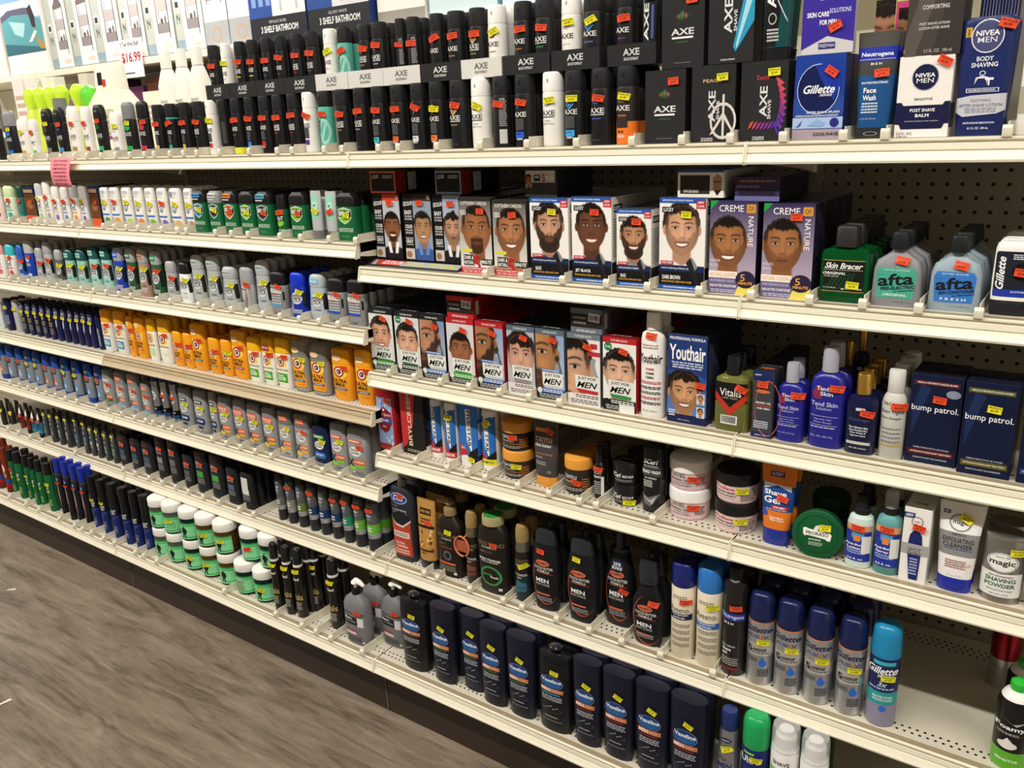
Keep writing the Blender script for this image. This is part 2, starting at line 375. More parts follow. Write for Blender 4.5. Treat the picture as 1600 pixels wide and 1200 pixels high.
# ---------------------------------------------------------------- product shapes
K, WH = '1a1a1c', 'ece9e4'
def P(part, mat, col, rows, n=2, bands=None): return (part, mat, col, rows, n, bands)
def shape(st, o):
    b, c = o.get('b', K), o.get('c', K)
    if b == '26262a': b = K
    if c == '26262a': c = K
    if st in ('axe', 'axeteal', 'rgcan'):
        bands = None
        if o.get('orange'): bands = [(.30, 'ee7a2a'), (1, '2c2826')]
        elif o.get('b2') == 'e3e23c': bands = [(.12, 'e8e83a'), (1, b)]
        if st == 'axeteal': b, c = '58b8a6', '1c1c1e'
        if st == 'rgcan': b, c = 'a6a8ac', '1c2c6e'; bands = [(.16, 'a6a8ac'), (.24, '2a62b0'), (.34, '1a1a1c'), (1, 'a6a8ac')]
        top = .74 if st != 'rgcan' else .88
        L = [P('body', 'satin_plastic' if st != 'rgcan' else 'brushed_metal', b, [(0, .92), (.012, .98), (.04, 1), (top-.03, 1), (top, .95)], 2, bands),
             P('cap', 'matte_plastic', c, [(top+.003, .97), (top+.03, .985), (.965, .93), (.99, .88), (1, .80)])]
        if 'ring' in o: L.append(P('band', 'gloss_plastic', o['ring'], [(top-.035, 1.015), (top-.005, 1.0)]))
        return L
    if st in ('stick', 'mennen', 'arm', 'roundtop', 'gillstick'):
        n = {'arm': 3.6, 'mennen': 3.2}.get(st, 2.6); s = {'arm': .70, 'mennen': .70, 'roundtop': .62, 'gillstick': .68}.get(st, .69)
        if st == 'roundtop': b, c = 'b8b8bc', '9fa1a5'
        if st == 'gillstick': b, c = '7f8790', '2350a8'
        kb = 'clear_plastic' if o.get('clear') else 'satin_plastic'
        bands = [(.14, '1b3f9a'), (1, b)] if st == 'gillstick' else None
        dome = [(s+.004, .97), (s+.02, .99), (.92, .96), (.965, .88), (1, .62)] if st != 'arm' else [(s+.004, .99), (s+.02, 1), (.93, .99), (.975, .93), (1, .7)]
        if st == 'gillstick': dome = [(s+.004, .97), (.85, .99), (.93, .95), (.975, .8), (1, .6)]
        L = [P('body', kb, b, [(0, .86), (.012, .92), (.08, .95), (.10, 1), (s-.02, 1), (s, .96)], n, bands), P('cap', 'satin_plastic' if not o.get('clear') else 'clear_plastic', c, dome, n)]
        if st == 'roundtop': L[0] = P('body', 'satin_plastic', b, [(0, .8), (.05, .95), (.5, 1), (s, .94)], n)
        if o.get('clear'): L.append(P('core', 'satin_plastic', 'b9b5ae', [(.02, .8), (.68, .84)], n))
        return L
    if st == 'axebottle':
        return [P('body', 'satin_plastic', b, [(0, .84), (.015, .9), (.25, .88), (.45, .96), (.66, 1), (.70, .97)], 2.8), P('cap', 'satin_plastic', b, [(.705, .97), (.8, 1), (.93, .9), (.98, .74), (1, .6)], 2.8)]
    if st == 'speed':
        return [P('body', 'satin_plastic', b, [(0, .86), (.02, .9), (.15, 1), (.35, 1), (.55, .9), (.70, .86), (.715, .82)], 2.8), P('cap', 'gloss_plastic', c, [(.72, .84), (.76, .9), (.9, .88), (.97, .76), (1, .5)], 2.8),
                P('grip', 'matte_plastic', '1a1a1c', [(.28, .995, .35), (.4, 1.035, .55), (.52, 1.0, .5), (.6, .93, .3)], 2.6)]
    if st == 'dove':
        return [P('body', 'satin_plastic', 'f1eee9', [(0, .9), (.015, .96), (.3, 1), (.68, .97)], 2.8), P('cap', 'satin_plastic', 'f4f2ee', [(.685, .97), (.9, .96), (.97, .86), (1, .6)], 2.8)]
    if st == 'brut':
        return [P('body', 'satin_plastic', '17673c', [(0, .93), (.012, .98), (.03, 1), (.72, 1)], 5), P('cap', 'satin_plastic', c, [(.724, 1), (.90, 1), (.94, .92), (.975, .74), (1, .66)], 5)]
    if st == 'brutcan':
        return [P('body', 'satin_plastic', '17673c', [(0, .93), (.02, 1), (.62, 1), (.66, .93)]), P('cap', 'satin_plastic', K, [(.665, .93), (.95, .9), (1, .8)])]
    if st in ('minttube', 'greytube'):
        b = 'b4b8ba' if st == 'minttube' else '3f4246'
        return [P('cap', 'clear_plastic' if st == 'minttube' else 'gloss_plastic', '8e8f8c' if st == 'minttube' else '34363a', [(0, .95), (.17, .98), (.175, .9)], 2.3), P('body', 'satin_plastic', b, [(.18, .86), (.22, .9), (.6, .95, .8), (.93, .98, .25), (1, .9, .12)], 2.5)]
    if st == 'navystick':
        return [P('body', 'satin_plastic', '141a4a' if o.get('v') != 3 else 'b9b9bb', [(0, .84), (.03, .95), (.5, 1), (.93, .98)], 2.6), P('cap', 'satin_plastic', '10153c' if o.get('v') != 3 else 'c8c8ca', [(.932, .98), (.975, .92), (1, .6)], 2.6)]
    if st == 'rg':
        b = {'navy': '16244e'}.get(o['v'], '96989b'); c = {'navy': '121c40', 'b': '84868a', 'box': '6d6f73'}.get(o['v'], '808286')
        if o.get('sq'): return [P('body', 'satin_plastic', b, [(0, .93), (.02, 1), (.72, 1)], 5), P('cap', 'satin_plastic', c, [(.725, 1), (.95, 1), (.98, .95), (1, .85)], 5)]
        return [P('base', 'clear_plastic', 'c2c4c6', [(0, .92), (.02, 1.0), (.09, 1.02), (.1, .95)], 2.8), P('body', 'satin_plastic', b, [(.1, .95), (.12, .98), (.78, 1), (.8, .98)], 2.8), P('cap', 'satin_plastic', c, [(.802, .98), (.92, .97), (.97, .88), (1, .7)], 2.8)]
    if st in ('darktube', 'adtube'):
        return [P('cap', 'satin_plastic', '17181a', [(0, .85), (.15, .88), (.16, .8)]), P('body', 'satin_plastic', '1d1b1a' if st == 'darktube' else b, [(.165, .8), (.2, .86), (.6, .95, .75), (.95, 1, .12), (1, 1, .08)], 2.5, None if st == 'darktube' else [(.58, b), (1, '1a1a1c')])]
    if st == 'dovebottle':
        return [P('cap', 'satin_plastic', '1f2226', [(0, .94), (.02, 1), (.15, 1.0), (.155, .96)], 3), P('body', 'satin_plastic', '1e2024', [(.158, .97), (.5, 1), (.93, .92), (.985, .8), (1, .55)], 3.2)]
    if st == 'dovecan':
        a = o['a']; return [P('body', 'satin_plastic', '55585c', [(0, .93), (.01, 1), (.84, 1), (.88, .9)], 2, [(.24, '2b2d30'), (.33, '9c9d9c'), (.50, a), (1, '55585c')]), P('cap', 'matte_plastic', '2c2e31', [(.885, .9), (.97, .86), (1, .7)])]
    if st == 'redcan':
        return [P('body', 'satin_plastic', '6e2418', [(0, .93), (.01, 1), (.86, 1), (.9, .9)], 2, [(.12, '6e2418'), (.2, 'a02020'), (.3, '2a4a9a'), (1, '7a2c1c')]), P('cap', 'satin_plastic', '6a2a18', [(.905, .92), (.98, .9), (1, .8)])]
    if st in ('brutspray', 'navycan', 'gillspray'):
        s = {'brutspray': .76, 'navycan': .70, 'gillspray': .77}[st]
        bands = {'brutspray': [(1, '17673c')], 'navycan': [(.40, '182a6e'), (.43, '2a3a7e'), (1, '15161c')], 'gillspray': [(.2, '14161c'), (.62, '1a1c24'), (1, '26262a')]}[st]
        cc = {'brutspray': K, 'navycan': '17181b', 'gillspray': '1830a8'}[st]
        L = [P('body', 'satin_plastic', 'ffffff', [(0, .93), (.01, 1), (s-.05, 1), (s, .9)], 2, bands), P('cap', 'gloss_plastic' if st == 'gillspray' else 'satin_plastic', cc, [(s+.003, .94), (.975, .97), (.985, .99), (1, .97)])]
        if st == 'gillspray': L.append(P('collar', 'satin_plastic', '3a3c44', [(s-.05, 1.03), (s, .98)]))
        return L
    if st == 'jar':
        return [P('body', 'tinted_glass', o['g'], [(0, .88), (.03, .94), (.08, .96), (.66, .96), (.72, .90), (.73, .86)]), P('lid', 'satin_plastic', 'f0eee9', [(.735, .98), (.75, 1), (.95, .99), (.985, .96), (1, .9)])]
    if st == 'vitalis':
        return [P('body', 'gloss_plastic', '161412', [(0, .94), (.01, 1), (.68, 1), (.72, .9), (.74, .82)]), P('collar', 'satin_plastic', 'e8e6e2', [(.742, .84), (.775, .84)]), P('cap', 'gloss_plastic', '19191b', [(.778, .82), (.96, .8), (.985, .72), (1, .5)])]
    if st == 'lub':
        return [P('body', 'satin_plastic', '77767a', [(0, .86), (.015, .93), (.3, 1), (.78, .98), (.88, .82), (.96, .45), (.985, .30)], 2.8), P('collar', 'satin_plastic', '17171a', [(.985, .30, .5), (1.11, .28, .46)], 2)]
    if st == 'vasepump':
        return [P('body', 'satin_plastic', '131318', [(0, .88), (.015, .95), (.5, 1), (.9, .98), (.91, .95)], 2.3), P('cap', 'satin_plastic', '111116', [(.915, .96), (.95, .97), (.975, .9), (.985, .5), (1.0, .42)], 2.3),
                P('flip_top', 'gloss_plastic', '1a1a22', [(1.0, .16, .3), (1.035, .36, .5), (1.06, .38, .5), (1.075, .26, .4)], 2)]
    if st == 'vase':
        return [P('body', 'satin_plastic', '13162a', [(0, .80), (.012, .86), (.35, .97), (.6, 1), (.81, .99)], 2.4), P('cap', 'satin_plastic', '14172a', [(.813, .99), (.975, 1.0), (.99, 1.0), (1, .97)], 2.4)]
    if st == 'dial':
        return [P('body', 'satin_plastic', '2c2f38', [(0, .84), (.012, .9), (.4, .96), (.93, 1), (.975, .93), (1, .7)], 3), P('collar', 'satin_plastic', '6e6a60', [(1.0, .34, .6), (1.07, .32, .55), (1.09, .25, .4)], 2)]
    if st in ('goldtube', 'cantutube', 'neutube', 'shgel', 'magictube'):
        cb = {'goldtube': ('1c1612', 'b98a4a', .13), 'cantutube': ('e39a3c', '434144', .15), 'neutube': ('2c2f34', '1f4f86', .1), 'shgel': ('1c2f9c', 'e07a2a', .2), 'magictube': ('1a2ca8', 'f0efed', .16)}[st]
        bands = {'neutube': [(.40, '1c5088'), (.60, '1c5088'), (.73, '43413f'), (.86, '2230a0'), (1, '4c4a46')], 'magictube': [(.42, 'f0efed'), (.68, '8b8a8c'), (1, 'f3f2f0')], 'shgel': [(.44, 'e07a2a'), (.76, '20488e'), (1, 'e07a2a')]}.get(st)
        wt = 1.28 if st != 'goldtube' else 1.12
        return [P('cap', 'gloss_plastic', cb[0], [(0, .94), (.01, 1), (cb[2], 1), (cb[2]+.004, .95)], 2.3), P('body', 'satin_plastic', cb[1], [(cb[2]+.006, .98), (cb[2]+.03, 1), (.6, 1+(wt-1)*.6, .75), (.95, wt, .12), (1, wt, .06)], 2.4, bands)]
    if st == 'gbpump':
        return [P('body', 'satin_plastic', '1f1a17', [(0, .84), (.012, .92), (.3, 1), (.75, 1), (.88, .88), (.97, .45), (1, .36)], 2.6), P('collar', 'satin_plastic', '8a7650', [(1.0, .42, .7), (1.10, .42, .7), (1.12, .36, .6)], 2)]
    if st == 'gbspray':
        return [P('body', 'satin_plastic', '231d1a', [(0, .92), (.01, 1), (.62, 1), (.66, .94)], 2, [(.34, '1f3038' if o['v'] == 'b' else '3a2820'), (1, '231e1b')]), P('collar', 'brushed_metal', '8c8577', [(.662, .97), (.70, .94), (.78, .86)]), P('cap', 'satin_plastic', '9b8152', [(.782, .86), (.82, .88), (.93, .86), (.985, .7), (1, .45)])]
    if st == 'gbpowder':
        return [P('body', 'satin_plastic', '1f1a17', [(0, .84), (.012, .92), (.3, .98), (.7, 1), (.83, .86), (.88, .68), (.89, .62)], 2.6), P('cap', 'satin_plastic', 'a39a72', [(.892, .64, 1.1), (.985, .64, 1.1), (1, .6, 1.03)], 2), P('lid_print', 'printed_card', '2f8a3a', [(1.0001, .54, .95), (1.003, .54, .95)], 2)]
    if st == 'palm':
        return [P('body', 'satin_plastic', '14171b', [(0, .74), (.012, .8), (.06, .82), (.4, 1), (.62, .97), (.80, .80), (.82, .76)], 2.5), P('cap', 'gloss_plastic', '252a31', [(.823, .76), (.86, .74), (.95, .66), (.985, .56), (1, .35)], 2.5)]
    if st == 'palmtall':
        return [P('body', 'satin_plastic', '14171b', [(0, .84), (.012, .92), (.2, 1), (.5, 1), (.72, .74), (.78, .68), (.79, .6)], 2.4), P('collar', 'gloss_plastic', '20242b', [(.79, .64), (.83, .64)], 2.2), P('neck', 'gloss_plastic', '22262c', [(.83, .34, .6), (1, .32, .56)], 2)]
    if st == 'palmneck':
        return [P('body', 'satin_plastic', '14171b', [(0, .72), (.012, .8), (.08, .86), (.35, 1), (.5, .96), (.66, .62), (.74, .50), (.75, .46)], 2.3), P('cap', 'gloss_plastic', '24282e', [(.752, .56, .8), (.78, .6, .85), (.96, .58, .82), (1, .5, .7)], 2.2)]
    if st == 'aveeno':
        return [P('body', 'satin_plastic', 'e9dfc8', [(0, .94), (.01, 1), (.745, 1), (.76, .96)]), P('cap', 'gloss_plastic', c, [(.763, .98), (.775, 1.0), (.97, .98), (.99, .94), (1, .86)])]
    if st == 'neucan':
        return [P('body', 'gloss_plastic', '1d1b1a', [(0, .94), (.01, 1), (.855, 1), (.87, .96), (.885, .7), (.90, .62)]), P('cap', 'satin_plastic', '202022', [(.90, .66), (.99, .64), (1, .58)])]
    if st == 'fusion':
        return [P('body', 'brushed_metal', 'c3c5ca', [(0, .93), (.01, 1), (.66, 1), (.69, .96)], 2, [(.335, 'b9bbc0'), (.465, 'eeeeee'), (1, 'c3c5ca')]), P('trim_ring', 'satin_plastic', 'd98a4a', [(.69, .99), (.70, .99)]), P('cap', 'gloss_plastic', '141f4c', [(.702, .98), (.74, 1), (.90, .93), (.965, .82), (.99, .66), (1, .42)])]
    if st == 'gseries':
        return [P('body', 'satin_plastic', '1c2358', [(0, .93), (.01, 1), (.66, 1), (.69, .96)], 2, [(.23, '8d8aa0'), (.36, '2f9aa0'), (1, '1d2458')]), P('cap', 'gloss_plastic', '1f86b8', [(.692, 1.0), (.74, 1.02), (.9, .94), (.965, .86), (.99, .66), (1, .5)])]
    if st == 'redfoam':
        return [P('body', 'brushed_metal', 'b9b6b2', [(0, .94), (.01, 1), (.86, 1), (.9, .9)], 2, [(.42, 'c9c6c2'), (.86, '9a1f2c'), (1, 'dcd8d4')]), P('cap', 'satin_plastic', 'd8d4d0', [(.905, .9), (1, .8)])]
    if st == 'foamy':
        return [P('body', 'gloss_plastic', '161414', [(0, .94), (.01, 1), (.74, 1), (.8, .9)], 2, [(.22, '5fae2e'), (1, '161414')]), P('shoulder_dome', 'satin_plastic', 'ecebe8', [(.8, .86), (.85, .7), (.88, .5)]), P('nozzle', 'gloss_plastic', '2fb83a', [(.88, .42), (.93, .5), (.97, .46), (1, .2)])]
    if st == 'spice':
        return [P('body', 'satin_plastic', 'a81c22', [(0, .9), (.012, .97), (.3, .95), (.8, 1), (.9, .98)], 4), P('cap', 'satin_plastic', '9a181e', [(.902, .98), (.98, .98), (1, .9)], 4)]
    if st == 'fivestar':
        return [P('body', 'satin_plastic', 'f0efec', [(0, .92), (.012, .98), (.03, 1), (.88, 1), (.93, .9)], 2.3), P('cap', 'satin_plastic', 'f4f3f0', [(.932, .93), (.985, .9), (1, .8)], 2.2)]
    if st == 'cantujar':
        return [P('body', 'satin_plastic', '2b2825', [(0, .86), (.03, .94), (.6, .98), (.64, .96)]), P('lid', 'satin_plastic', 'e0983c', [(.645, 1), (.95, 1), (.985, .97), (1, .92)])]
    if st == 'cantusmall':
        return [P('body', 'satin_plastic', '2b2825', [(0, .86), (.02, .94), (.68, .97), (.7, .95)]), P('lid', 'satin_plastic', 'e0983c', [(.705, 1), (.96, 1), (.985, .97), (1, .92)])]
    if st == 'dropper':
        return [P('body', 'gloss_plastic', '18181a', [(0, .92), (.02, 1), (.62, 1), (.68, .7), (.7, .6)]), P('cap', 'satin_plastic', '161618', [(.70, .66), (.97, .62), (1, .55)])]
    if st == 'scurl':
        return [P('body', 'gloss_plastic', '161618', [(0, .9), (.03, .96), (.66, .97)]), P('lid', 'gloss_plastic', '1a1a1c', [(.665, 1), (.94, 1), (.98, .97), (1, .9)])]
    if st == 'beardwash':
        return [P('body', 'gloss_plastic', '17171a', [(0, .9), (.012, .97), (.03, 1), (.86, 1), (.88, .97)], 3), P('cap', 'gloss_plastic', '131315', [(.882, .97), (.97, .96), (.99, .9), (1, .8)], 3)]
    if st == 'shjar':
        return [P('body', 'satin_plastic', 'e4c4cc' if o['v'] == 'w' else 'e6cfd0', [(0, .84), (.04, .90), (.1, .92), (.62, .96)]), P('lid', 'satin_plastic', 'eeecea' if o['v'] == 'w' else '17171a', [(.625, 1), (.64, 1.0), (.94, .99), (.98, .97), (1, .92)])]
    if st == 'abump':
        b = 'c9dcd6' if o['v'] == 'l' else '5f9c9c'
        L = [P('bottle', 'satin_plastic', b, [(0, .92), (.015, 1), (.60, 1), (.68, .86), (.72, .5)], 2.2), P('cap', 'matte_plastic', '1b1b1d', [(.722, .58), (.79, .6), (.80, .46), (.97 if o['v'] == 'l' else .86, .44)], 2)]
        if o['v'] == 's': L.append(P('spray_cover', 'clear_plastic', 'd0d4d6', [(.80, .55), (.97, .5), (1, .4)], 2))
        return L
    if st == 'magiccan':
        return [P('body', 'brushed_metal', '9c9894', [(0, 1.0), (.012, 1.01), (.03, .99), (.93, .99), (.94, .97)], 2), P('lid', 'brushed_metal', 'a8a49e', [(.942, .99), (.96, 1.01), (.985, 1.0), (1, .98)], 2), P('lid_well', 'brushed_metal', '8a867f', [(1.0005, .84), (1.003, .84)], 2)]
    if st == 'youthbottle':
        return [P('body', 'satin_plastic', 'f1efec', [(0, .92), (.012, .98), (.03, 1), (.74, 1), (.80, .9), (.83, .62), (.84, .55)], 2.3), P('cap', 'satin_plastic', 'f4f3f1', [(.842, .6, .8), (.98, .58, .78), (1, .5, .66)], 2)]
    if st == 'vitbottle':
        return [P('bottle', 'tinted_glass', '9a9a52', [(0, .92), (.015, 1), (.62, 1), (.70, .94), (.745, .6), (.76, .32)], 3.4), P('cap', 'gloss_plastic', '1a1a1b', [(.762, .40, .75), (.98, .38, .7), (1, .34, .64)], 3)]
    if st == 'tend':
        return [P('bottle', 'gloss_plastic', '23248a', [(0, .9), (.015, .98), (.03, 1), (.60, 1), (.70, .88), (.745, .6), (.76, .42)], 2.6), P('cap', 'satin_plastic', 'a9a9b4', [(.762, .46, .75), (.97, .44, .72), (1, .40, .65)], 2)]
    if st == 'goldcap':
        return [P('bottle', 'gloss_plastic', '12183e', [(0, .92), (.015, .99), (.62, 1), (.70, .9), (.735, .5), (.745, .38)], 3), P('cap', 'gold_metal', 'd0a44a', [(.748, .46, .72), (.985, .46, .72), (1, .42, .66)], 2)]
    if st == 'skintight':
        return [P('bottle', 'satin_plastic', 'c9c8c2', [(0, .92), (.015, .99), (.62, 1), (.70, .88), (.75, .64)]), P('cap', 'satin_plastic', 'dddcd8', [(.752, .64), (.76, .68), (.98, .66), (1, .6)])]
    if st == 'bracer':
        return [P('bottle', 'tinted_glass', '0a6a30', [(0, .93), (.02, 1), (.62, 1), (.68, .93), (.72, .5), (.73, .40)], 4.5), P('cap', 'satin_plastic', '2a2a2a', [(.732, .46, .9), (.98, .44, .88), (1, .40, .8)], 4)]
    if st == 'afta':
        b = '8a8a90' if o['v'] == 0 else '96a6b2'
        return [P('bottle', 'satin_plastic', b, [(0, .96), (.02, 1), (.50, .95), (.62, .84), (.72, .34), (.78, .25)], 4), P('cap', 'satin_plastic', '1f2224', [(.782, .38, .75), (.80, .40, .8), (.96, .36, .75), (1, .32, .65)], 2.5)]
    if st == 'gillwhite':
        return [P('cap', 'satin_plastic', '222226', [(0, .92), (.012, .97), (.20, 1), (.205, .97)], 3.4), P('body', 'satin_plastic', 'f0eeea', [(.208, .98), (.5, 1), (.9, .97), (.97, .9), (1, .7)], 3.4)]
    if st == 'nivbottle':
        return [P('body', 'satin_plastic', '1e2b62', [(0, .88), (.012, .92), (.5, 1), (.94, 1.06), (.975, 1.02), (1, .9)], 3.2)]
    if st == 'plainbottle':
        return [P('body', 'satin_plastic', b, [(0, .92), (.015, 1), (.7, 1), (.74, .9)], 2.6), P('cap', 'satin_plastic', c, [(.742, .9), (1, .85)], 2.6)]
    if st == 'wash':
        return [P('cap', 'satin_plastic', K, [(0, .94), (.14, 1)], 2.6), P('body', 'gloss_plastic', '1e2026', [(.142, .96), (.9, 1, .6), (1, .96, .3)], 2.6)]
    if st == 'axegel':
        return [P('cap', 'satin_plastic', '1a1a1c', [(0, .8), (.1, .86), (.105, .8)], 2.3), P('body', 'gloss_plastic', '17494c', [(.11, .82), (.5, .95), (.9, 1.1, .5), (1, 1.15, .1)], 2.5)]
    if st == 'silvercan':
        return [P('body', 'brushed_metal', 'a9abb0', [(0, .95), (.02, 1), (.5, 1), (.64, .8), (.72, .86), (.80, .76)]), P('cap', 'gloss_plastic', '1c2c6a', [(.80, .74), (.82, .78), (.97, .76), (1, .66)])]
    if st == 'ultracan':
        return [P('body', 'satin_plastic', '1c2766', [(0, .94), (.01, 1), (.66, 1), (.69, .95)]), P('cap', 'gloss_plastic', '18a05a', [(.692, .97), (.71, 1), (.93, .97), (.98, .88), (1, .7)])]
    if st == 'clearcan':
        return [P('body', 'satin_plastic', 'f0efec', [(0, .94), (.01, 1), (.74, 1), (.78, .94)]), P('nozzle_head', 'satin_plastic', 'f2f1ee', [(.78, .8), (.90, .74), (.92, .55), (.96, .5)]), P('clear_cap', 'clear_plastic', 'd8dadc', [(.765, 1.0), (.96, .97), (.995, .9), (1, .84)])]
    if st == 'greentin':
        return [P('body', 'satin_plastic', '123c22', [(0, .9), (.05, .95), (.55, .96)]), P('lid', 'satin_plastic', '14452a', [(.56, 1), (.9, 1), (1, .92)])]
    raise KeyError(st)

def AXE(u, v, w=.62, h=.075, c='d8d8da', f='b'): return ('t', 'AXE', u, v, w, h, c, f)
def prints(st, o):
    """front prints and side prints of each product, fractions of its width and height"""
    v = o.get('v'); a = o.get('a', '888888'); F, Sd, Tp = [], [], []
    bw = 'd9d8d6' if o.get('b') != WH else '55555a'
    if st == 'axe':
        if o.get('back'):
            F += [('r', .1, .06, .42, .26, 'c8c8c8'), ('lines', .1, .42, .3, .66, 14, 'a8a8a8'), ('t', 'AXE', .25, .68, .25, .03, 'c0c0c0', 'b')]
        elif o.get('plain'): F += [('lines', .1, .4, .2, .6, 10, '666666')]
        elif o.get('you'):
            F += [('t', 'YOU', -.05, .59, .46, .055, 'e0d8c8', ''), ('r', -.25, .545, .1, .552, 'c8a070'), AXE(-.05, .47, .7, .07, bw)]
            F += [('r', -.35, .22, .22, .40, '332e2c'), ('t', 'ADRENALIN', -.06, .375, .42, .022, 'e0843a', 'b'), ('t', '48 HR', -.1, .17, .3, .03, '1a1a1a', 'b'), ('t', 'FRESH', -.1, .11, .36, .04, 'f0e8e0', 'b')] if o.get('orange') else [('r', -.3, .36, .25, .375, 'd8d83a')]
        else:
            if o.get('chev'):
                for i, cc in ((0, a), (1, 'e8c890' if a == 'c8a060' else '3f9fe0')): F.append(('p', [(-.28, .62-.04*i), (-.05, .55-.04*i), (.18, .62-.04*i), (.18, .60-.04*i), (-.05, .525-.04*i), (-.28, .60-.04*i)], cc))
                F.append(('p', [(-.05, .66), (.05, .635), (-.05, .61), (-.15, .635)], a))
            elif o.get('ringe'): F += [('o', -.05, .60, .22, .062, a, .72), ('e', -.05, .60, .09, .026, a)]
            elif o.get('slash'): F += [('p', [(-.2, .54), (-.22, .66), (-.05, .68), (-.02, .65)], a), ('p', [(-.15, .53), (.0, .67), (.06, .65)], 'd8e4f4')]
            elif a in ('5a8f5a', '4fa05a'):
                for i in range(5): F.append(('p', [(-.22+i*.08, .60), (-.185+i*.08, .64-.012*abs(i-2)), (-.15+i*.08, .60), (-.185+i*.08, .55+.012*abs(i-2))], [a, 'a04a3a'][i % 2]))
            else: F += [('p', [(-.22, .57), (-.12, .66), (-.02, .64), (.02, .58), (-.04, .55), (-.08, .61)], a), ('p', [(-.05, .54), (.06, .60), (.05, .67), (.0, .62)], 'b8b0b0')]
            F.append(AXE(-.05, .455, .7, .068, bw))
            if o.get('bar'): F += [('r', -.38, .395, .28, .41, 'e8e8e8' if bw != '55555a' else '6a6a6a'), ('t', 'BODY SPRAY', -.05, .4025, .5, .009, '555555', 'b')]
            if o.get('bk'): F += [('t', 'DARK', -.05, .35, .34, .018, '66666a'), ('t', 'TEMPTATION', -.05, .31, .6, .018, '66666a')]
            if o.get('gp'): F += [('r', -.3, .25, .2, .42, '4f5058')]
            if o.get('b2') and o.get('b2') != 'e3e23c': F += [('r', -.34, .24, .18, .40, '48484c'), ('r', -.34, .13, .18, .215, o['b2']), ('t', '48 HR', -.1, .185, .3, .022, '1c1c1e', 'b'), ('t', 'FRESH', -.06, .115, .34, .026, 'f0f0f0', 'b')]
            elif not o.get('bk'): F += [('t', 'DEODORANT', -.05, .35, .44, .02, a, 'b'), ('t', '113 g 4 oz', -.05, .07, .4, .012, '9a9a9a')]
    elif st == 'axeteal': F += [('o', .16, .34, .32, .22, 'a9d6c8', .72), ('p', [(-.1, .2), (.0, .16), (.4, .5), (.3, .54)], 'a9d6c8'), ('t', 'AXE', -.2, .42, .26, .22, '2a2a2c', 'bV'), ('t', 'APOLLO', 0, .1, .5, .02, '2a6a60')]
    elif st == 'axebottle':
        lt = o.get('b') == WH
        F += [('t', o.get('tx', 'AXE'), 0, .42, .62, .07, '55555a' if lt else 'c8c8cc', 'b'), ('r', -.25, .355, .25, .365, '77777a'), ('r', -.25, .14, .25, .22, a), ('o', 0, .6, .13, .05, a, .7)]
        if not lt: F += [('t', 'AXE', .0, .88, .3, .03, '9a9a9c', 'b')]
    elif st == 'wash': F += [('t', 'AXE', -.15, .5, .3, .45, 'e0e0e0', 'bV'), ('r', .15, .3, .3, .7, '4a5a9a')]
    elif st == 'axegel': F += [('p', [(-.36, .12), (-.4, 1), (.1, 1), (.2, .55), (.0, .12)], '141416'), ('t', 'AXE', -.16, .62, .3, .34, 'f0f0f0', 'bV'), ('o', -.12, .36, .14, .05, 'c8c8c8', .8), ('lines', -.3, .1, .16, .28, 4, 'c8c8c8'), ('p', [(.0, .55), (.34, .35), (.36, .32), (.05, .5)], 'd8d8ee')]
    elif st == 'axebox':
        if v == 'africa':
            cs = ['3f8a4a', 'b8543a', '3f8a4a', '4a9a50', 'a04a3a', '8a8a80', '666666']
            for i in range(7): F.append(('p', [(-.14+i*.04, .70-.01*abs(i-3)), (-.125+i*.04, .75-.017*abs(i-3)), (-.11+i*.04, .70-.01*abs(i-3)), (-.125+i*.04, .60+.012*abs(i-3))], cs[i]))
            F += [AXE(0, .475, .54, .085, 'dcdcde'), ('r', -.25, .385, .25, .41, 'ececec'), ('t', 'AFRICA', 0, .34, .3, .026, '4a7a4a'), ('t', 'VITALISING AFTERSHAVE', 0, .075, .4, .012, 'a0a0a0')]
        elif v == 'peace':
            F += [('t', 'PEACE', -.02, .80, .42, .045, 'e0b888', ''), ('t', 'AXE', -.02, .47, .16, .40, 'dcdcde', 'bV'), ('t', 'SHAVE', .12, .42, .07, .24, 'dcdcde', 'bV'), ('o', .24, .28, .30, .24, 'd8d2cc', .84), ('r', .22, .06, .27, .62, 'd8d2cc'),
                  ('p', [(.24, .33), (.02, .12), (-.06, .10), (.0, .16), (.22, .38)], 'd8d2cc'), ('p', [(.24, .33), (.46, .12), (.46, .17), (.27, .38)], 'd8d2cc'), ('t', 'VITALISING', -.12, .055, .28, .022, 'e0e0e0', 'b'), ('t', 'AFTERSHAVE', -.12, .028, .28, .02, 'e0e0e0', 'b')]
        elif v == 'excite':
            F += [('t', 'Excite', -.02, .80, .26, .06, 'd0404a', ''), ('t', 'AXE', .0, .50, .16, .38, 'dcdcde', 'bV'), ('t', 'SHAVE', .13, .40, .07, .24, 'dcdcde', 'bV')]
            for i in range(9):
                t = i/8; x0 = .27+.10*math.sin(3*t); z0 = .88-.62*t
                F.append(('p', [(x0, z0), (x0+.03, z0-.1), (x0+.16-.06*t, z0-.16), (x0+.06, z0-.2), (x0-.02, z0-.1)], ['d0505a', 'b8406a', '8a3a8a', '6a3aa0', '4a34a0'][int(t*4)]))
            for i in range(8):
                t = i/7; x0 = .32-.58*t; z0 = .20-.02*math.sin(3*t)
                F.append(('p', [(x0+.08, z0+.07), (x0, z0+.04), (x0-.05, z0-.04), (x0+.02, z0-.01)], ['5a34a0', '7a3a98', '9a3a88', 'c0466a', 'd0584a'][int(t*4)]))
            F += [('t', 'VITALISING', -.08, .055, .26, .022, 'e0e0e0', 'b'), ('t', 'AFTERSHAVE', -.08, .028, .26, .02, 'e0e0e0', 'b')]
        else:
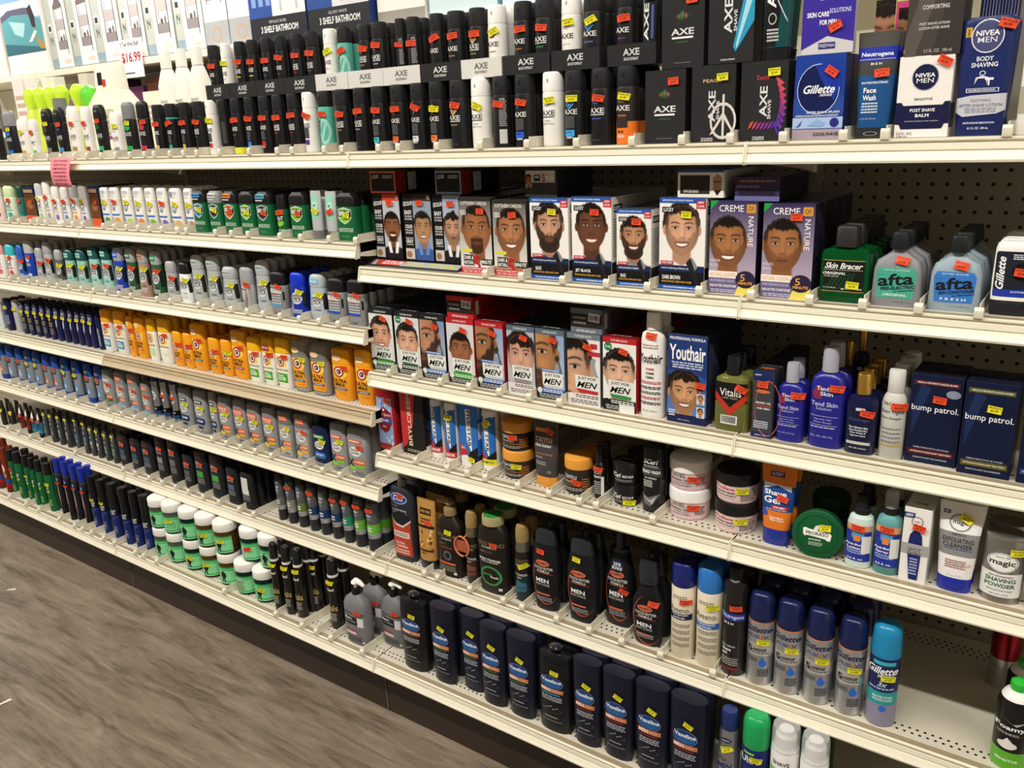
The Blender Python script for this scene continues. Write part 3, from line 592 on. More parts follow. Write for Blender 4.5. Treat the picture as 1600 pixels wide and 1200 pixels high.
            F += [('t', 'APOLLO', -.02, .95, .3, .03, 'e0e0e0', 'b'), ('t', 'AXE', -.06, .58, .18, .42, 'dcdcde', 'bV'), ('t', 'SHAVE', .1, .52, .07, .26, 'dcdcde', 'bV'), ('p', [(.12, .14), (.06, .2), (.34, 1), (.5, 1), (.5, .5)], '2f98c0'), ('p', [(.14, .18), (.12, .22), (.38, .9), (.48, .8)], 'a8d8e8'), ('t', 'VITALISING AFTERSHAVE', -.05, .05, .32, .02, 'e0e0e0', 'b')]
    elif st == 'gillbox':
        F += [('r', -.5, .30, .5, .5, '2a4a9a'), ('r', -.5, .14, .5, .27, 'a9c0e4'), ('r', -.5, 0, .5, .13, 'a99aa4'), ('e', -.02, .60, .41, .29, '101c50'), ('o', -.02, .60, .42, .295, 'c8d8f0', .97), ('p', [(-.1, .88), (.3, .9), (.44, .7), (.3, .46), (.02, .72)], '1a35a0'),
              ('t', 'Gillette', .0, .60, .62, .10, 'f4f4f6', 'bi'), ('t', 'SERIES', .14, .53, .26, .03, 'd8dcee', 'bi'), ('t', 'AFTER SHAVE SPLASH', .1, .33, .66, .026, 'e8ecf6', 'b'), ('t', 'APRES-RASAGE RAFRAICHISSANT', -.02, .29, .86, .02, 'e8ecf6', 'b'), ('p', [(-.44, .15), (-.3, .24), (-.34, .17)], '3a6ab8'), ('p', [(-.2, .17), (.0, .25), (.16, .2), (.1, .16)], '88b0dc'), ('e', .34, .205, .09, .055, '2a2a80'), ('t', 'COOLWAVE', .18, .07, .5, .04, '3a3034', 'b')]
    elif st == 'neutube':
        F += [('t', 'Neutrogena', .0, .79, .98, .05, 'f0f0f4', 'b'), ('r', -.55, .745, .55, .75, 'c8c8d0'), ('t', 'M E N', .0, .705, .34, .022, 'e8e8e8', 'b'), ('t', 'INVIGORATING', 0, .53, .8, .022, 'e8eef4', 'b'), ('t', 'Face', -.12, .46, .4, .05, 'f4f4f6', 'b'), ('t', 'Wash', -.12, .39, .42, .05, 'f4f4f6', 'b'), ('lines', -.36, .16, .24, .35, 4, 'c8d4e4'), ('t', '5.1 FL OZ (150 mL)', -.12, .19, .5, .018, 'c8d4e4'), ('o', 0, .05, .22, .02, '9a9c9e', .8)]
    elif st == 'nivbox':
        F += [('e', 0, .74, .235, .155, '191d44'), ('o', 0, .74, .25, .165, 'b8b8c8', .95), ('t', 'NIVEA', 0, .765, .36, .05, 'f4f4f4', 'b'), ('t', 'MEN', .0, .70, .31, .055, 'f4f4f4', ''), ('t', 'SENSITIVE', 0, .475, .34, .03, '33333c', ''), ('p', [(-.5, .44), (-.40, .44), (-.36, .40), (.36, .40), (.40, .44), (.5, .44), (.5, .17), (.42, .17), (.38, .11), (-.38, .11), (-.42, .17), (-.5, .17)], '191b42'),
              ('t', 'POST SHAVE', 0, .34, .46, .04, 'f4f4f4', 'b'), ('t', 'BALM', 0, .275, .25, .04, 'f4f4f4', 'b'), ('t', 'Soothes and improves skin resilience', 0, .205, .62, .018, 'e0e0e8'), ('t', '3.3 FL. OZ.', -.3, .055, .3, .028, '3a3a44'), ('t', '100 ml', -.34, .018, .2, .024, '3a3a44')]
        Sd += [('r', .0, .12, 1, .42, '191b42')]
    elif st == 'nivbottle':
        F += [('r', -.42, .84, -.30, .92, 'd8a838'), ('t', 'NEW', -.36, .88, .05, .06, '3a2a10', 'bV'), ('e', .0, .84, .30, .135, '4a4c78'), ('o', .0, .84, .31, .14, 'e8e8f0', .93), ('t', 'NIVEA', 0, .865, .44, .045, 'f4f4f4', 'b'), ('t', 'MEN', 0, .81, .36, .045, 'e4e4ee', ''), ('t', 'BODY', 0, .655, .32, .04, 'e8eaf4', 'b'), ('t', 'SHAVING', 0, .605, .5, .04, 'e8eaf4', 'b'),
              ('o', -.02, .535, .06, .02, 'd8dcf0', .7), ('p', [(-.16, .44), (-.14, .50), (-.02, .515), (.1, .50), (.08, .44), (.06, .49), (-.1, .49)], 'd8dcf0'), ('r', .1, .43, .13, .48, 'f0f0f8'), ('r', .04, .475, .2, .495, 'f0f0f8'), ('r', -.30, .375, .32, .41, 'd4d8ea'), ('r', -.28, .38, .30, .405, '1e2b62'), ('t', 'MAXIMUM HYDRATION', 0, .392, .5, .016, 'e8eaf4', 'b'),
              ('p', [(-.46, .33), (-.2, .35), (.46, .36), (.46, .22), (.32, .19), (-.32, .17), (-.46, .21)], 'c9c8d2'), ('t', 'SOOTHING', 0, .305, .38, .025, '3a3c58'), ('t', 'AFTER SHAVE LOTION', 0, .265, .80, .026, '3a3c58'), ('lines', -.3, .3, .20, .245, 3, '8a8a9a'), ('t', 'ANTI-SHAVE IRRITATION', 0, .115, .6, .018, 'd8dcf0', 'b'), ('t', '8.1 FL. OZ.  240 mL', 0, .07, .4, .02, 'd8dcf0', 'b')]
    elif st == 'nivbox2': F += [('p', [(-.5, .2), (-.1, 1), (.2, 1), (-.3, 0), (-.5, 0)], '5a524e'), ('p', [(.0, 0), (.2, .6), (.5, .8), (.5, 0)], '3a3432'), ('t', 'DEEP', 0, .66, .52, .10, 'e8e8ea', 'b'), ('t', 'COMFORTING', 0, .50, .48, .045, 'd0ccca', 'b'), ('t', 'POST SHAVE LOTION', 0, .33, .54, .028, 'd0ccca', 'b'), ('t', 'LOCION AFTER SHAVE', 0, .285, .54, .028, 'd0ccca', 'b'), ('t', '3.3 FL. OZ.  100 ml', .1, .05, .5, .035, 'c8c4c2', '')]
    elif st == 'freeman': F += [('p', [(-.5, .66), (0, .80), (.5, .72), (.5, .12), (.0, .20), (-.5, .06)], '3a2c9a'), ('p', [(-.4, 1), (-.45, .72), (0, .8), (.45, .75), (.4, 1)], '4a4a4e'), ('e', .0, .95, .25, .16, 'b8b6b4'), ('t', 'LEGENDARY', .05, .62, .44, .06, 'e4e0f4', ''), ('t', 'SKIN CARE', -.2, .44, .42, .055, 'ffffff', 'b'), ('t', 'SOLUTIONS', .22, .47, .40, .05, 'e8e4f4', ''), ('t', 'FOR MEN', .0, .35, .32, .055, 'ffffff', 'b'), ('r', -.16, .06, .16, .13, '2a2470'), ('t', 'FREEMAN', 0, .095, .28, .04, 'd8d4ee', '')]
    elif st == 'girlbox':
        F += [('r', -.5, .72, -.02, 1, '7ab83a'), ('F', -.5, .40, -.02, .86, dict(skin='c08a68', hair='241712', bg='d8c89a', smile=1, vol=.2, shirt='c8287a', hh=.44, cy=.5)), ('r', .0, .40, .5, .84, 'e04a8a'), ('F', .06, .40, .5, .80, dict(skin='b07a58', hair='1c110d', bg='b8d06a', smile=1, vol=.22, shirt='e04a8a', hh=.42)), ('e', -.1, .46, .14, .03, 'e8d83a')]
    elif st == 'navybag':
        rn = random.Random(4)
        for i in range(12): x = -.45+.08*i; F.append(('p', [(x, .0), (x+.02*rn.random(), .5), (x+.05, 1), (x+.055, 1), (x+.03, .5), (x+.012, .0)], 'a8acc0'))
    elif st == 'plainbottle': F += [('r', -.46, .2, .46, .45, 'a8a48a')]
    elif st == 'stick':
        if o.get('sm'):
            F += [('o', 0, .5, .28, .07, '6a7088', .6), ('r', -.34, .30, .36, .33, a), ('e', .12, .18, .22, .08, o.get('a2', a)), ('lines', -.3, .3, .36, .44, 2, '8a8a92')]
        else: F += [('e', 0, .55, .26, .07, a), ('t', o.get('tx', 'AXE'), 0, .42, .6, .07, 'c8c8cc', 'b'), ('r', -.26, .12, .26, .2, a)]
    elif st == 'brownbox': F += [('r', -.5, .8, .5, 1, '1e2450'), ('r', -.42, .84, .42, .93, 'b08a60'), ('r', -.5, .22, .5, .7, '6a4020'), ('e', -.02, .5, .3, .12, '9a6a3a'), ('r', -.5, 0, .5, .2, 'e0582c')]
    elif st == 'dove':
        if o.get('rnd'): F += [('p', [(-.4, .90), (-.1, .92), (-.02, .82), (-.2, .78)], '3a68b8')]
        F += [('t', 'Dove', .0, .80, .4, .05, 'a0a4b0'), ('lines', -.3, .36, .84, .93, 3, 'a8a8b0'), ('p', [(-.24, .56), (0, .62), (.24, .56), (.2, .46), (0, .41), (-.2, .46)], '7a86a0'), ('r', -.19, .48, .19, .55, 'e8e8ea'), ('t', 'Dove', 0, .515, .34, .05, '2a3a68', 'b'), ('r', -.45, .30, .45, .345, '3f7ac8'), ('e', .22, .17, .24, .09, a), ('lines', -.42, -.05, .1, .26, 5, 'a8a8b0')]
    elif st == 'brut':
        if o.get('tg'): F += [('r', -.44, .85, .24, .95, o['tg']), ('lines', -.4, .2, .87, .93, 1, '333333'), ('lines', -.44, .1, .78, .83, 1, 'd8d8d8')]
        sh = o['sh']; F += [('p', [(-.38, .66), (0, .71), (.38, .66), (.37, .48), (.2, .40), (0, .35), (-.2, .40), (-.37, .48)], 'd4d8d4'), ('p', [(-.33, .645), (0, .69), (.33, .645), (.32, .49), (.17, .415), (0, .375), (-.17, .415), (-.32, .49)], sh), ('r', -.36, .51, .36, .645, '12351f'),
              ('t', 'BRUT', 0, .578, .62, .10, 'f0f0ee', 'b'), ('t', 'CLASSIC', 0, .46, .34, .035, '1a2a1a', 'b'), ('lines', -.36, .42, .19, .28, 3, 'b8d0bc'), ('o', -.3, .24, .06, .03, 'b8d0bc', .7), ('t', 'DEODORANT', 0, .1, .4, .018, 'a8c8b0')]
    elif st == 'brutcan': F += [('r', -.4, .38, .4, .52, '12351f'), ('t', 'BRUT', 0, .45, .7, .10, 'f0f0ee', 'b'), ('p', [(-.36, .38), (.36, .38), (.3, .29), (0, .25), (-.3, .29)], '8ac83c'), ('lines', -.36, .36, .1, .2, 2, 'b8d0bc')]
    elif st == 'minttube': F += [('r', -.28, .42, .3, .92, '8ecfb4'), ('o', -.02, .7, .2, .07, 'f0f4f2', .75), ('t', 'BRUT', -.02, .7, .26, .05, '2a4a40', 'b'), ('t', 'ICE', 0, .55, .4, .035, 'f4f8f6', 'bi')]
    elif st == 'greytube': F += [('t', 'DOVE', -.05, .78, .34, .09, 'd4d4d4', 'bV'), ('t', 'MEN', -.05, .62, .3, .06, 'd4d4d4', 'b'), ('r', -.3, .38, .25, .50, a), ('lines', -.3, .25, .25, .36, 3, 'b8b8b8')]
    elif st == 'darktube': F += [('r', -.3, .3, .3, .5, '3a332e'), ('r', -.2, .58, .3, .66, 'd8c83a')]
    elif st == 'adtube': F += [('p', [(-.3, .78), (0, .92), (.3, .70), (-.3, .66)], 'e8e8e8'), ('t', 'adidas', 0, .66, .6, .04, 'e0e0e0', 'b'), ('lines', -.4, .4, .3, .56, 5, '1a1a1a')]
    elif st == 'speed':
        ink = '1c1c1e'; F += [('e', .02, .44, .36, .13, 'd4d8da'), ('t', 'SPEED', .0, .485, .72, .085, ink, 'biu'), ('t', 'STICK', .02, .40, .7, .085, ink, 'biu'), ('t', 'POWER', .1, .24, .36, .03, '44484c', 'bi'), ('lines', -.2, .34, .1, .2, 3, 'd8dcde')]
        for i in range(4): F.append(('p', [(-.46+i*.07, .10), (-.38+i*.07, .34), (-.37+i*.07, .34), (-.43+i*.07, .10)], 'dcdfe0'))
        if o.get('tg'): F += [('r', -.32, .80, .22, .91, o['tg']), ('t', '24HR DRY', -.05, .855, .46, .045, '33484c' if o['tg'][0] in 'abc' else 'e8f0f4', 'b')]
    elif st == 'mennen': F += [('r', -.36, .26, .36, .66, '77787b')]+[('r', -.40, .28+i*.06, .30, .305+i*.06, 'c4c6c8') for i in range(5)]+[('t', 'MENNEN', -.05, .57, .78, .10, 'f4f4f4', 'b'), ('t', 'SPEED', -.1, .49, .4, .03, 'c8382c', 'bi'), ('r', -.4, .22, .3, .28, a), ('t', '24/7', -.05, .06, .3, .04, '3a3c40', 'b'), ('r', .40, .36, .47, .56, '1c1c1e')]
    elif st == 'roundtop': F += [('p', [(-.2, .1), (0, .35), (.1, .5), (.2, .3), (.1, .08)], '8a7a68'), ('t', 'MITCHUM', -.1, .5, .5, .04, '8a2a20', 'b'), ('r', -.38, .2, -.2, .26, '2f4a9a')]+[('r', .28, .14+i*.05, .44, .155+i*.05, '77797c') for i in range(10)]
    elif st == 'navystick':
        if v in (2, 1): F += [('o', .0, .84, .38, .12, '8a8c98', .86), ('t', 'AXE' if 0 else 'NIVEA', 0, .85, .6, .04, 'd8d8dc', 'b'), ('t', 'MEN', 0, .80, .4, .03, 'd8d8dc', 'b')]
        if v == 1: F += [('e', .0, .62, .24, .07, 'b8a43a'), ('lines', -.4, .4, .38, .52, 3, 'a89a3a'), ('lines', -.4, .4, .15, .34, 4, '8a8a78')]
        if v == 2: F += [('p', [(-.3, .72), (-.1, .86), (-.02, .86), (-.2, .70)], 'c8cad0')]+[('p', [(-.4+.12*i, .30+.05*i), (-.3+.12*i, .56+.05*i), (-.22+.12*i, .56+.05*i), (-.32+.12*i, .30+.05*i)], 'c8cad0') for i in range(4)]+[('r', -.3, .3, -.1, .4, '7a3028')]
        if v == 0: F += [('e', .05, .72, .3, .08, '9aa4b8'), ('lines', -.35, .35, .2, .5, 5, '9aa4c8')]
        if v == 4: F += [('lines', -.2, .3, .1, .6, 10, 'b8b8c8')]
    elif st == 'arm':
        y0 = 0
        if o['t'] == 'ultra':
            if o.get('clear'): F += [('r', -.40, .1, .34, .80 if 0 else .67, 'f0a020')]
            F += [('p', [(-.38, .66), (.38, .66), (.38, .5), (.1, .42)], 'f8cf5a'), ('p', [(.0, .12), (.42, .3), (.42, .12)], 'ee9420'), ('e', -.04, .56, .27, .105, '9a2028'), ('e', -.04, .56, .20, .078, 'f4ece4'), ('o', -.04, .56, .13, .05, '2a2a2a', .55), ('r', -.06, .53, .05, .585, '9a2028'), ('t', 'ULTRA', -.02, .385, .74, .065, '231f20', 'b'), ('t', 'MAX', -.02, .31, .56, .065, '231f20', 'b'), ('r', -.36, .205, .34, .25, a if a != '888888' else 'c85a2a'), ('t', 'DEODORANT', 0, .2275, .5, .022, 'e8f0f4', 'b'), ('t', '2.6 OZ', .1, .15, .4, .02, 'a05a10')]
            if not o.get('small'): F += [('e', -.12, .82, .26, .055, 'f8e0b0'), ('t', 'ARM & HAMMER', -.12, .82, .4, .02, 'c87a20', 'b')]
        else:
            F += [('r', -.42, .08, .36, .66, 'fbf3df'), ('p', [(-.42, .66), (.36, .66), (.36, .45), (-.2, .40)], 'f8d070'), ('e', -.04, .54, .27, .10, '9a2028'), ('e', -.04, .54, .20, .075, 'f4ece4'), ('o', -.04, .54, .13, .048, '2a2a2a', .55), ('r', -.06, .51, .05, .565, '9a2028'), ('t', 'essentials', -.0, .385, .84, .06, '4a5a40', ''), ('r', -.42, .12, .36, .31, a), ('e', .14, .2, .1, .04, 'c8e070'), ('lines', -.36, .1, .16, .28, 3, 'e8f0e0')]
            if o.get('tg'): F += [('r', -.3, .75, .3, .87, o['tg']), ('t', 'BEST VALUE', 0, .81, .5, .04, 'f4e8e0', 'b')]
    elif st == 'gillstick':
        F += [('p', [(-.3, .60), (-.2, .655), (.26, .655), (.32, .59), (.2, .53), (-.26, .53)], '15171c'), ('t', 'Gillette', 0, .60, .5, .05, 'e4e4e8', 'bi')]
        F += [('p', [(-.3, .2), (-.26, .42), (.2, .40), (.28, .2)], {0: 'c8764a', 1: '9ab4cc', 2: '5a94c8'}[v]), ('p', [(-.2, .24), (0, .36), (.2, .26)], 'c8d4e0')]
        if v == 2: F += [('p', [(-.34, .72), (-.3, .88), (.3, .88), (.34, .72)], '1c2430'), ('lines', -.26, .26, .76, .84, 2, '8a98b0')]
    elif st == 'rgcan': F += [('e', 0, .58, .36, .10, 'd8d8d8'), ('t', 'RIGHT', 0, .6, .5, .045, '1a1a1a', 'b'), ('t', 'GUARD', 0, .55, .5, .045, '1a1a1a', 'b'), ('t', 'SPORT', 0, .29, .5, .03, 'e0e0e0', 'b')]
    elif st == 'rg':
        top = {'bonus': 'd85a34', 'box': 'd85a34', 'gr': 'd85a34', 'navy': '5aa84a', 'b': 'd85a34', 'g': 'b8b8ba', 'x': '1c1e24'}[v]
        tv = .62 if v == 'bonus' else .74
        if v == 'bonus': F += [('r', -.38, .66, .38, .80, top), ('t', 'BONUS', 0, .745, .66, .06, 'f8ece4', 'b'), ('t', '25% MORE FREE', 0, .69, .56, .025, 'f8ece4', 'b')]
        elif o.get('sq'): F += [('r', -.30, .79, .30, .92, top), ('lines', -.26, .26, .81, .90, 2, 'f0c8b0')]
        else: F += [('r', -.34, .70, .34, .78, top), ('lines', -.28, .28, .71, .77, 1, 'e8e4e0')]
        if o.get('sq'): F += [('r', -.42, .06, .42, .68, 'a9abad'), ('r', -.42, .62, -.1, .65, 'd85a34')]
        F += [('e', 0, .53, .30, .10, 'e9e9e6'), ('t', 'RIGHT', 0, .56, .44, .05, '1a1a1a', 'b'), ('t', 'GUARD', 0, .50, .44, .05, '1a1a1a', 'b')]
        if v in ('x', 'navy'): F += [('p', [(-.36, .30), (-.3, .38), (.34, .36), (.38, .28), (.3, .22), (-.34, .22)], '1a2c5e' if v == 'x' else '2a6ab8'), ('t', 'XTREME' if v == 'x' else 'SPORT', 0, .30, .5, .05, 'e8ecf4', 'b'), ('r', -.2, .13, .2, .18, '2a2c30')]
        else: F += [('r', -.1, .27, .40, .37, 'e0642c'), ('t', 'XTREME', .16, .32, .44, .04, 'f4e0d0', 'b'), ('p', [(-.42, .37), (-.34, .37), (-.1, .22), (-.18, .22)], '1c1c1e'), ('p', [(-.14, .38), (-.08, .38), (-.34, .22), (-.42, .22)], '1c1c1e'), ('r', .02, .20, .40, .26, {'g': '3a5a20', 'b': '5a98d0', 'gr': '7ac03a'}.get(v, 'e8a83a')), ('p', [(-.42, .14), (-.3, .24), (.0, .2), (.02, .14)], {'gr': '8ac83c', 'g': '7a9a4a', 'b': '8ab8dc'}.get(v, 'e8c04a')), ('t', 'DEFENSE', .1, .1, .4, .03, '3a3a3c', 'b')]
    elif st == 'dovebottle':
        if o.get('lab'): F += [('r', -.30, .44, .22, .86, 'd4d4d2'), ('t', 'Dove', -.04, .4, .3, .05, '8a8a8a')]
        else: F += [('t', 'Dove', 0, .72, .5, .07, 'd8d8d8', 'b'), ('t', 'MEN+CARE', 0, .64, .5, .035, 'c0c0c0', 'b')]
        F += [('r', -.26, .40, .26, .54, a), ('lines', -.3, .3, .24, .38, 4, '8a8c90')]
        if not o.get('small'): F += [('r', -.3, .86, .2, .885, '9a2a30')]
    elif st == 'dovecan': F += [('t', 'Dove', -.08, .74, .62, .07, 'd8d8d8', 'b'), ('t', 'MEN+', -.04, .66, .5, .05, 'd8d8d8', 'b'), ('t', 'CARE', -.04, .60, .4, .03, 'a8a8a8', 'b'), ('lines', -.36, .2, .36, .46, 2, 'e8ecec'), ('t', 'CLEAN', -.08, .28, .5, .025, '3a3a3c', 'b'), ('r', -.34, .84 if 0 else .82, .3, .835, '8ac0a8')]
    elif st == 'redcan': F += [('e', 0, .55, .34, .10, 'e0d0c0'), ('lines', -.36, .36, .35, .45, 3, 'd8c0b0')]
    elif st == 'brutspray': F += [('r', -.4, .45, .4, .56, '10301c'), ('t', 'BRUT', 0, .505, .7, .075, 'f0f0ee', 'b'), ('p', [(-.36, .45), (.36, .45), (.3, .41), (0, .38), (-.3, .41)], '9ac83c'), ('lines', -.36, .36, .12, .26, 3, '9ac86a')]
    elif st == 'gillspray': F += [('t', 'Gillette', -.08, .44, .26, .30, 'e0e0e4', 'bV'), ('r', .05, .2, .14, .5, 'c85a3a'), ('e', 0, .66, .3, .03, '6a84c8')]
    elif st == 'navycan': F += [('t', 'DISORT', 0, .50, .84, .085, 'dcdde2', 'b'), ('p', [(-.44, .34), (.44, .43), (.44, .40), (-.44, .31)], '3a4a9a'), ('lines', -.34, .34, .12, .26, 4, '6a8ac8'), ('r', -.3, .17, .3, .19, 'c88a4a')]
    elif st == 'jar':
        F += [('r', -.48, .08, .48, .60, '86dca0'), ('r', -.48, .55, .48, .60, '2f9a4a'), ('r', -.48, .495, .48, .52, '2f9a4a'), ('r', -.48, .12, .48, .15, '2f9a4a')]
        lab = o.get('lab')
        if lab == 'c': F += [('r', -.14, .18, .12, .46, 'e4ece4')]+[('r', -.12, .20+i*.035, .10, .215+i*.035, '2a2a2a') for i in range(7)]
        elif lab == 'p': F += [('lines', -.1, .4, .2, .44, 3, '62b880')]
        else:
            m = 0 if lab == 'h' else 9
            if lab == 't': F += [('t', 'CLUBMAN', .0, .42, .5, .07, 'a0522a', 'b'), ('t', 'HAIR GEL', .0, .34, .4, .05, 'a0522a', 'b'), ('lines', -.25, .25, .16, .3, 3, '8a5a3a'), ('t', 'PINAUD', -.02, .525, .5, .04, 'd8f0dc', 'b')]
            else: F += [('e', .08, .445, .035, .035, '16181a'), ('p', [(-.02, .42), (.02, .44), (.14, .44), (.20, .40), (.22, .30), (.17, .28), (.16, .20), (.18, .13), (.12, .13), (.09, .26), (.05, .13), (-.01, .13), (.03, .30), (-.02, .27), (-.04, .33)], '16181a'), ('r', .06, .47, .1, .50, '16181a'), ('t', 'CLUBMAN', -.24, .40, .34, .05, 'a0522a', 'b'), ('lines', -.42, -.1, .18, .34, 3, '8a5a3a')]
    elif st == 'vitalis': F += [('t', 'New!', -.02, .575, .72, .045, 'eceae6', 'b'), ('p', [(-.46, .66), (-.36, .64), (-.42, .5)], 'a02820'), ('t', 'Vitalis', -.02, .31, .92, .085, 'cdb270', ''), ('lines', -.3, .34, .12, .24, 5, 'a8a49c')]
    elif st == 'lub': F += [('t', 'Lubriderm', .0, .655, .88, .085, '35353a', ''), ('r', -.34, .42, .18, .58, '232327'), ('t', "Men's", -.18, .54, .3, .05, 'f0f0f0', 'b'), ('t', '3-in-1 LOTION', -.08, .48, .4, .025, 'c8c8c8', 'b'), ('r', .20, .40, .40, .58, 'dddddd'), ('r', -.3, .28, .14, .31, 'b03a3a'), ('r', -.3, .22, .12, .27, 'e8e4e2'), ('t', 'fragrance free', -.09, .245, .38, .022, 'a03030', ''), ('lines', -.3, .3, .06, .18, 4, '4a4a4e'), ('r', .32, .06, .38, .1, 'd8d8d8')]
    elif st in ('vase', 'vasepump'):
        s = .0 if st == 'vase' else .06; g = o.get('g', '4a4a50')
        F += [('e', 0, .60+s, .33, .082, '1c3c78'), ('e', 0, .585+s, .28, .05, '2a5f9a'), ('o', 0, .60+s, .34, .086, '7a8ab8', .95), ('t', 'Vaseline', 0, .625+s, .60, .045, 'eef0f6', 'b'), ('r', -.33, .475+s, .34, .525+s, 'c87a4e'), ('t', 'MEN', -.16, .50+s, .28, .034, 'fbf4ee', 'b'), ('t', 'FRICTION', .14, .50+s, .22, .014, 'f0d8c8', ''), ('r', -.30, .445+s, .26, .462+s, g), ('lines', -.3, .3, .36+s, .43+s, 3, 'b0b2bc')]
        for i in range(7): F.append(('e', -.18+.06*i, .285+.012*((i*5) % 4)+s*.5, .018, .006, 'c0c2ca'))
        F += [('o', 0, .27+s*.5, .3, .03, '5a5c68', .93), ('lines', -.2, .2, .20, .215, 1, 'c8cad0'), ('lines', -.3, .3, .15, .165, 1, '8a8c98')]
    elif st == 'dial': F += [('e', 0, .86, .36, .075, 'c8ccd8'), ('e', 0, .86, .33, .066, '2a49a8'), ('t', 'Dial', 0, .865, .5, .07, 'f4f6fb', 'bi'), ('t', 'Today', -.2, .755, .32, .03, '9a9ca8', 'i'), ('t', 'body+face', .0, .70, .60, .035, 'd0d2da', 'b'), ('lines', -.35, .35, .65, .68, 1, '8a8c98'), ('e', .05, .60, .34, .085, '1c1e24'), ('p', [(-.40, .58), (-.2, .49), (.1, .47), (.40, .56), (.40, .08), (-.36, .08)], 'b8442c'), ('p', [(-.42, .60), (-.2, .515), (.1, .495), (.42, .585), (.42, .56), (.1, .47), (-.2, .49), (-.42, .58)], 'd8d2ce'), ('r', -.34, .33, .34, .41, 'dcd6d2'), ('lines', -.3, .3, .345, .395, 2, '8a4a3a'), ('t', 'ULTRA', -.06, .25, .4, .03, 'f4e4dc', 'b'), ('t', 'CLEANSING', 0, .205, .5, .03, 'f4e4dc', 'b'), ('lines', -.3, .3, .1, .17, 2, 'e8c4b8')]
    elif st == 'goldtube':
        F += [('r', -.34, .78, .34, .87, '2a1f16'), ('t', 'EVEN TONE', 0, .825, .56, .04, 'c89a54', 'b'), ('lines', -.3, .3, .66, .74, 2, '4a3418'), ('r', -.50, .60, .50, .635, '1f1712')]; rn = random.Random(2)
        for i in range(22):
            u, vv = rn.uniform(-.4, .36), rn.uniform(.30, .58); F.append(('p', [(u, vv), (u+.14*rn.random(), vv+.03), (u+.12, vv-.02*rn.random()), (u+.03, vv-.035)], rn.choice(['e8b870', 'f0d098', '8a4a1c', '5a2c10', 'd89848'])))
        F += [('r', -.44, .27, .44, .29, '1f1712'), ('t', 'SHEA', -.1, .24, .3, .025, '2a1c10', 'b')]
    elif st == 'gbpump': F += [('t', 'GOLD BOND', .0, .70, .8, .05, '8a7a50', ''), ('t', 'ULTIMATE', .0, .64, .4, .024, 'd8d4cc', 'b'), ('t', "MEN'S", -.15, .56, .3, .04, '6a5a40', 'b'), ('t', 'ESSENTIALS', .0, .50, .44, .024, 'b0543a', 'b'), ('o', .02, .37, .16, .08, '5a6068', .6), ('r', -.38, .22, .30, .255, 'd8683a'), ('lines', -.38, .3, .1, .2, 4, '8a8478'), ('r', .22, .06, .32, .1, 'd8d8d8')]
    elif st == 'gbspray': F += [('t', 'GOLD BOND', 0, .54, .96, .05, '8a7a50', ''), ('t', 'ULTIMATE', 0, .49, .6, .022, 'c8c4bc', 'b'), ('t', 'BODY POWDER', 0, .36, .9, .03, 'd8d4cc', 'b'), ('t', 'SPRAY', 0, .32, .34, .022, 'c8c4bc', 'b'), ('p', [(-.4, .24), (-.2, .28), (.4, .25), (.4, .14), (-.4, .12)], '3a6a80' if v == 'b' else '7a4838'), ('t', 'VITALITY' if v == 'b' else 'RECHARGE', 0, .18, .8, .04, '1c3440' if v == 'b' else '2a1a14', 'b')]
    elif st == 'gbpowder': F += [('t', 'GOLD BOND', 0, .66, .92, .05, '8a7a50', ''), ('t', 'ULTIMATE', 0, .61, .5, .022, 'd8d4cc', 'b'), ('t', "MEN'S", -.1, .55, .4, .035, '6a5a40', 'b'), ('t', 'BODY POWDER', .0, .45, .72, .03, 'f0eeea', 'b'), ('lines', -.3, .3, .41, .43, 1, 'c8c4bc'), ('o', .02, .24, .36, .13, '3f8a4e', .80), ('t', 'green', -.08, .25, .3, .03, '4aa85a', 'b'), ('t', 'fresh', .14, .23, .26, .03, 'e0e8e0', 'b'), ('r', .26, .06, .36, .095, 'd8d8d8')]
    elif st in ('palm', 'palmtall', 'palmneck'):
        s = {'palm': 0, 'palmtall': -.03, 'palmneck': -.13}[st]; q = {'palm': 1, 'palmtall': 1.0, 'palmneck': .95}[st]
        F += [('arc', .06, .38+s*.5, .46, .30, 'b8503c', .93, 105, 325), ('e', .0, .60+s, .24, .036, 'd06a4e'), ('t', "PALMER'S", 0, .60+s, .36, .026, '3a1a14', 'b'), ('t', 'COCOA BUTTER', .02, .54+s, .66, .032, 'd4d2ce', 'b'), ('t', 'FORMULA', .02, .50+s, .44, .03, 'd4d2ce', 'b'), ('r', -.3, .475+s, .34, .48+s, 'b8503c'), ('t', 'MEN', -.02, .385+s*.9, .46, .05, 'f2f2f2', 'b'), ('t', 'BODY & FACE', -.02, .335+s*.9, .5, .028, 'b8b8ba', 'b'), ('r', -.26, .20+s*.5, .22, .222+s*.5, 'd06a4e'), ('lines', -.28, .28, .12 if st != 'palmneck' else .10, .18 if st != 'palmneck' else .15, 3, '9a9a9e')]
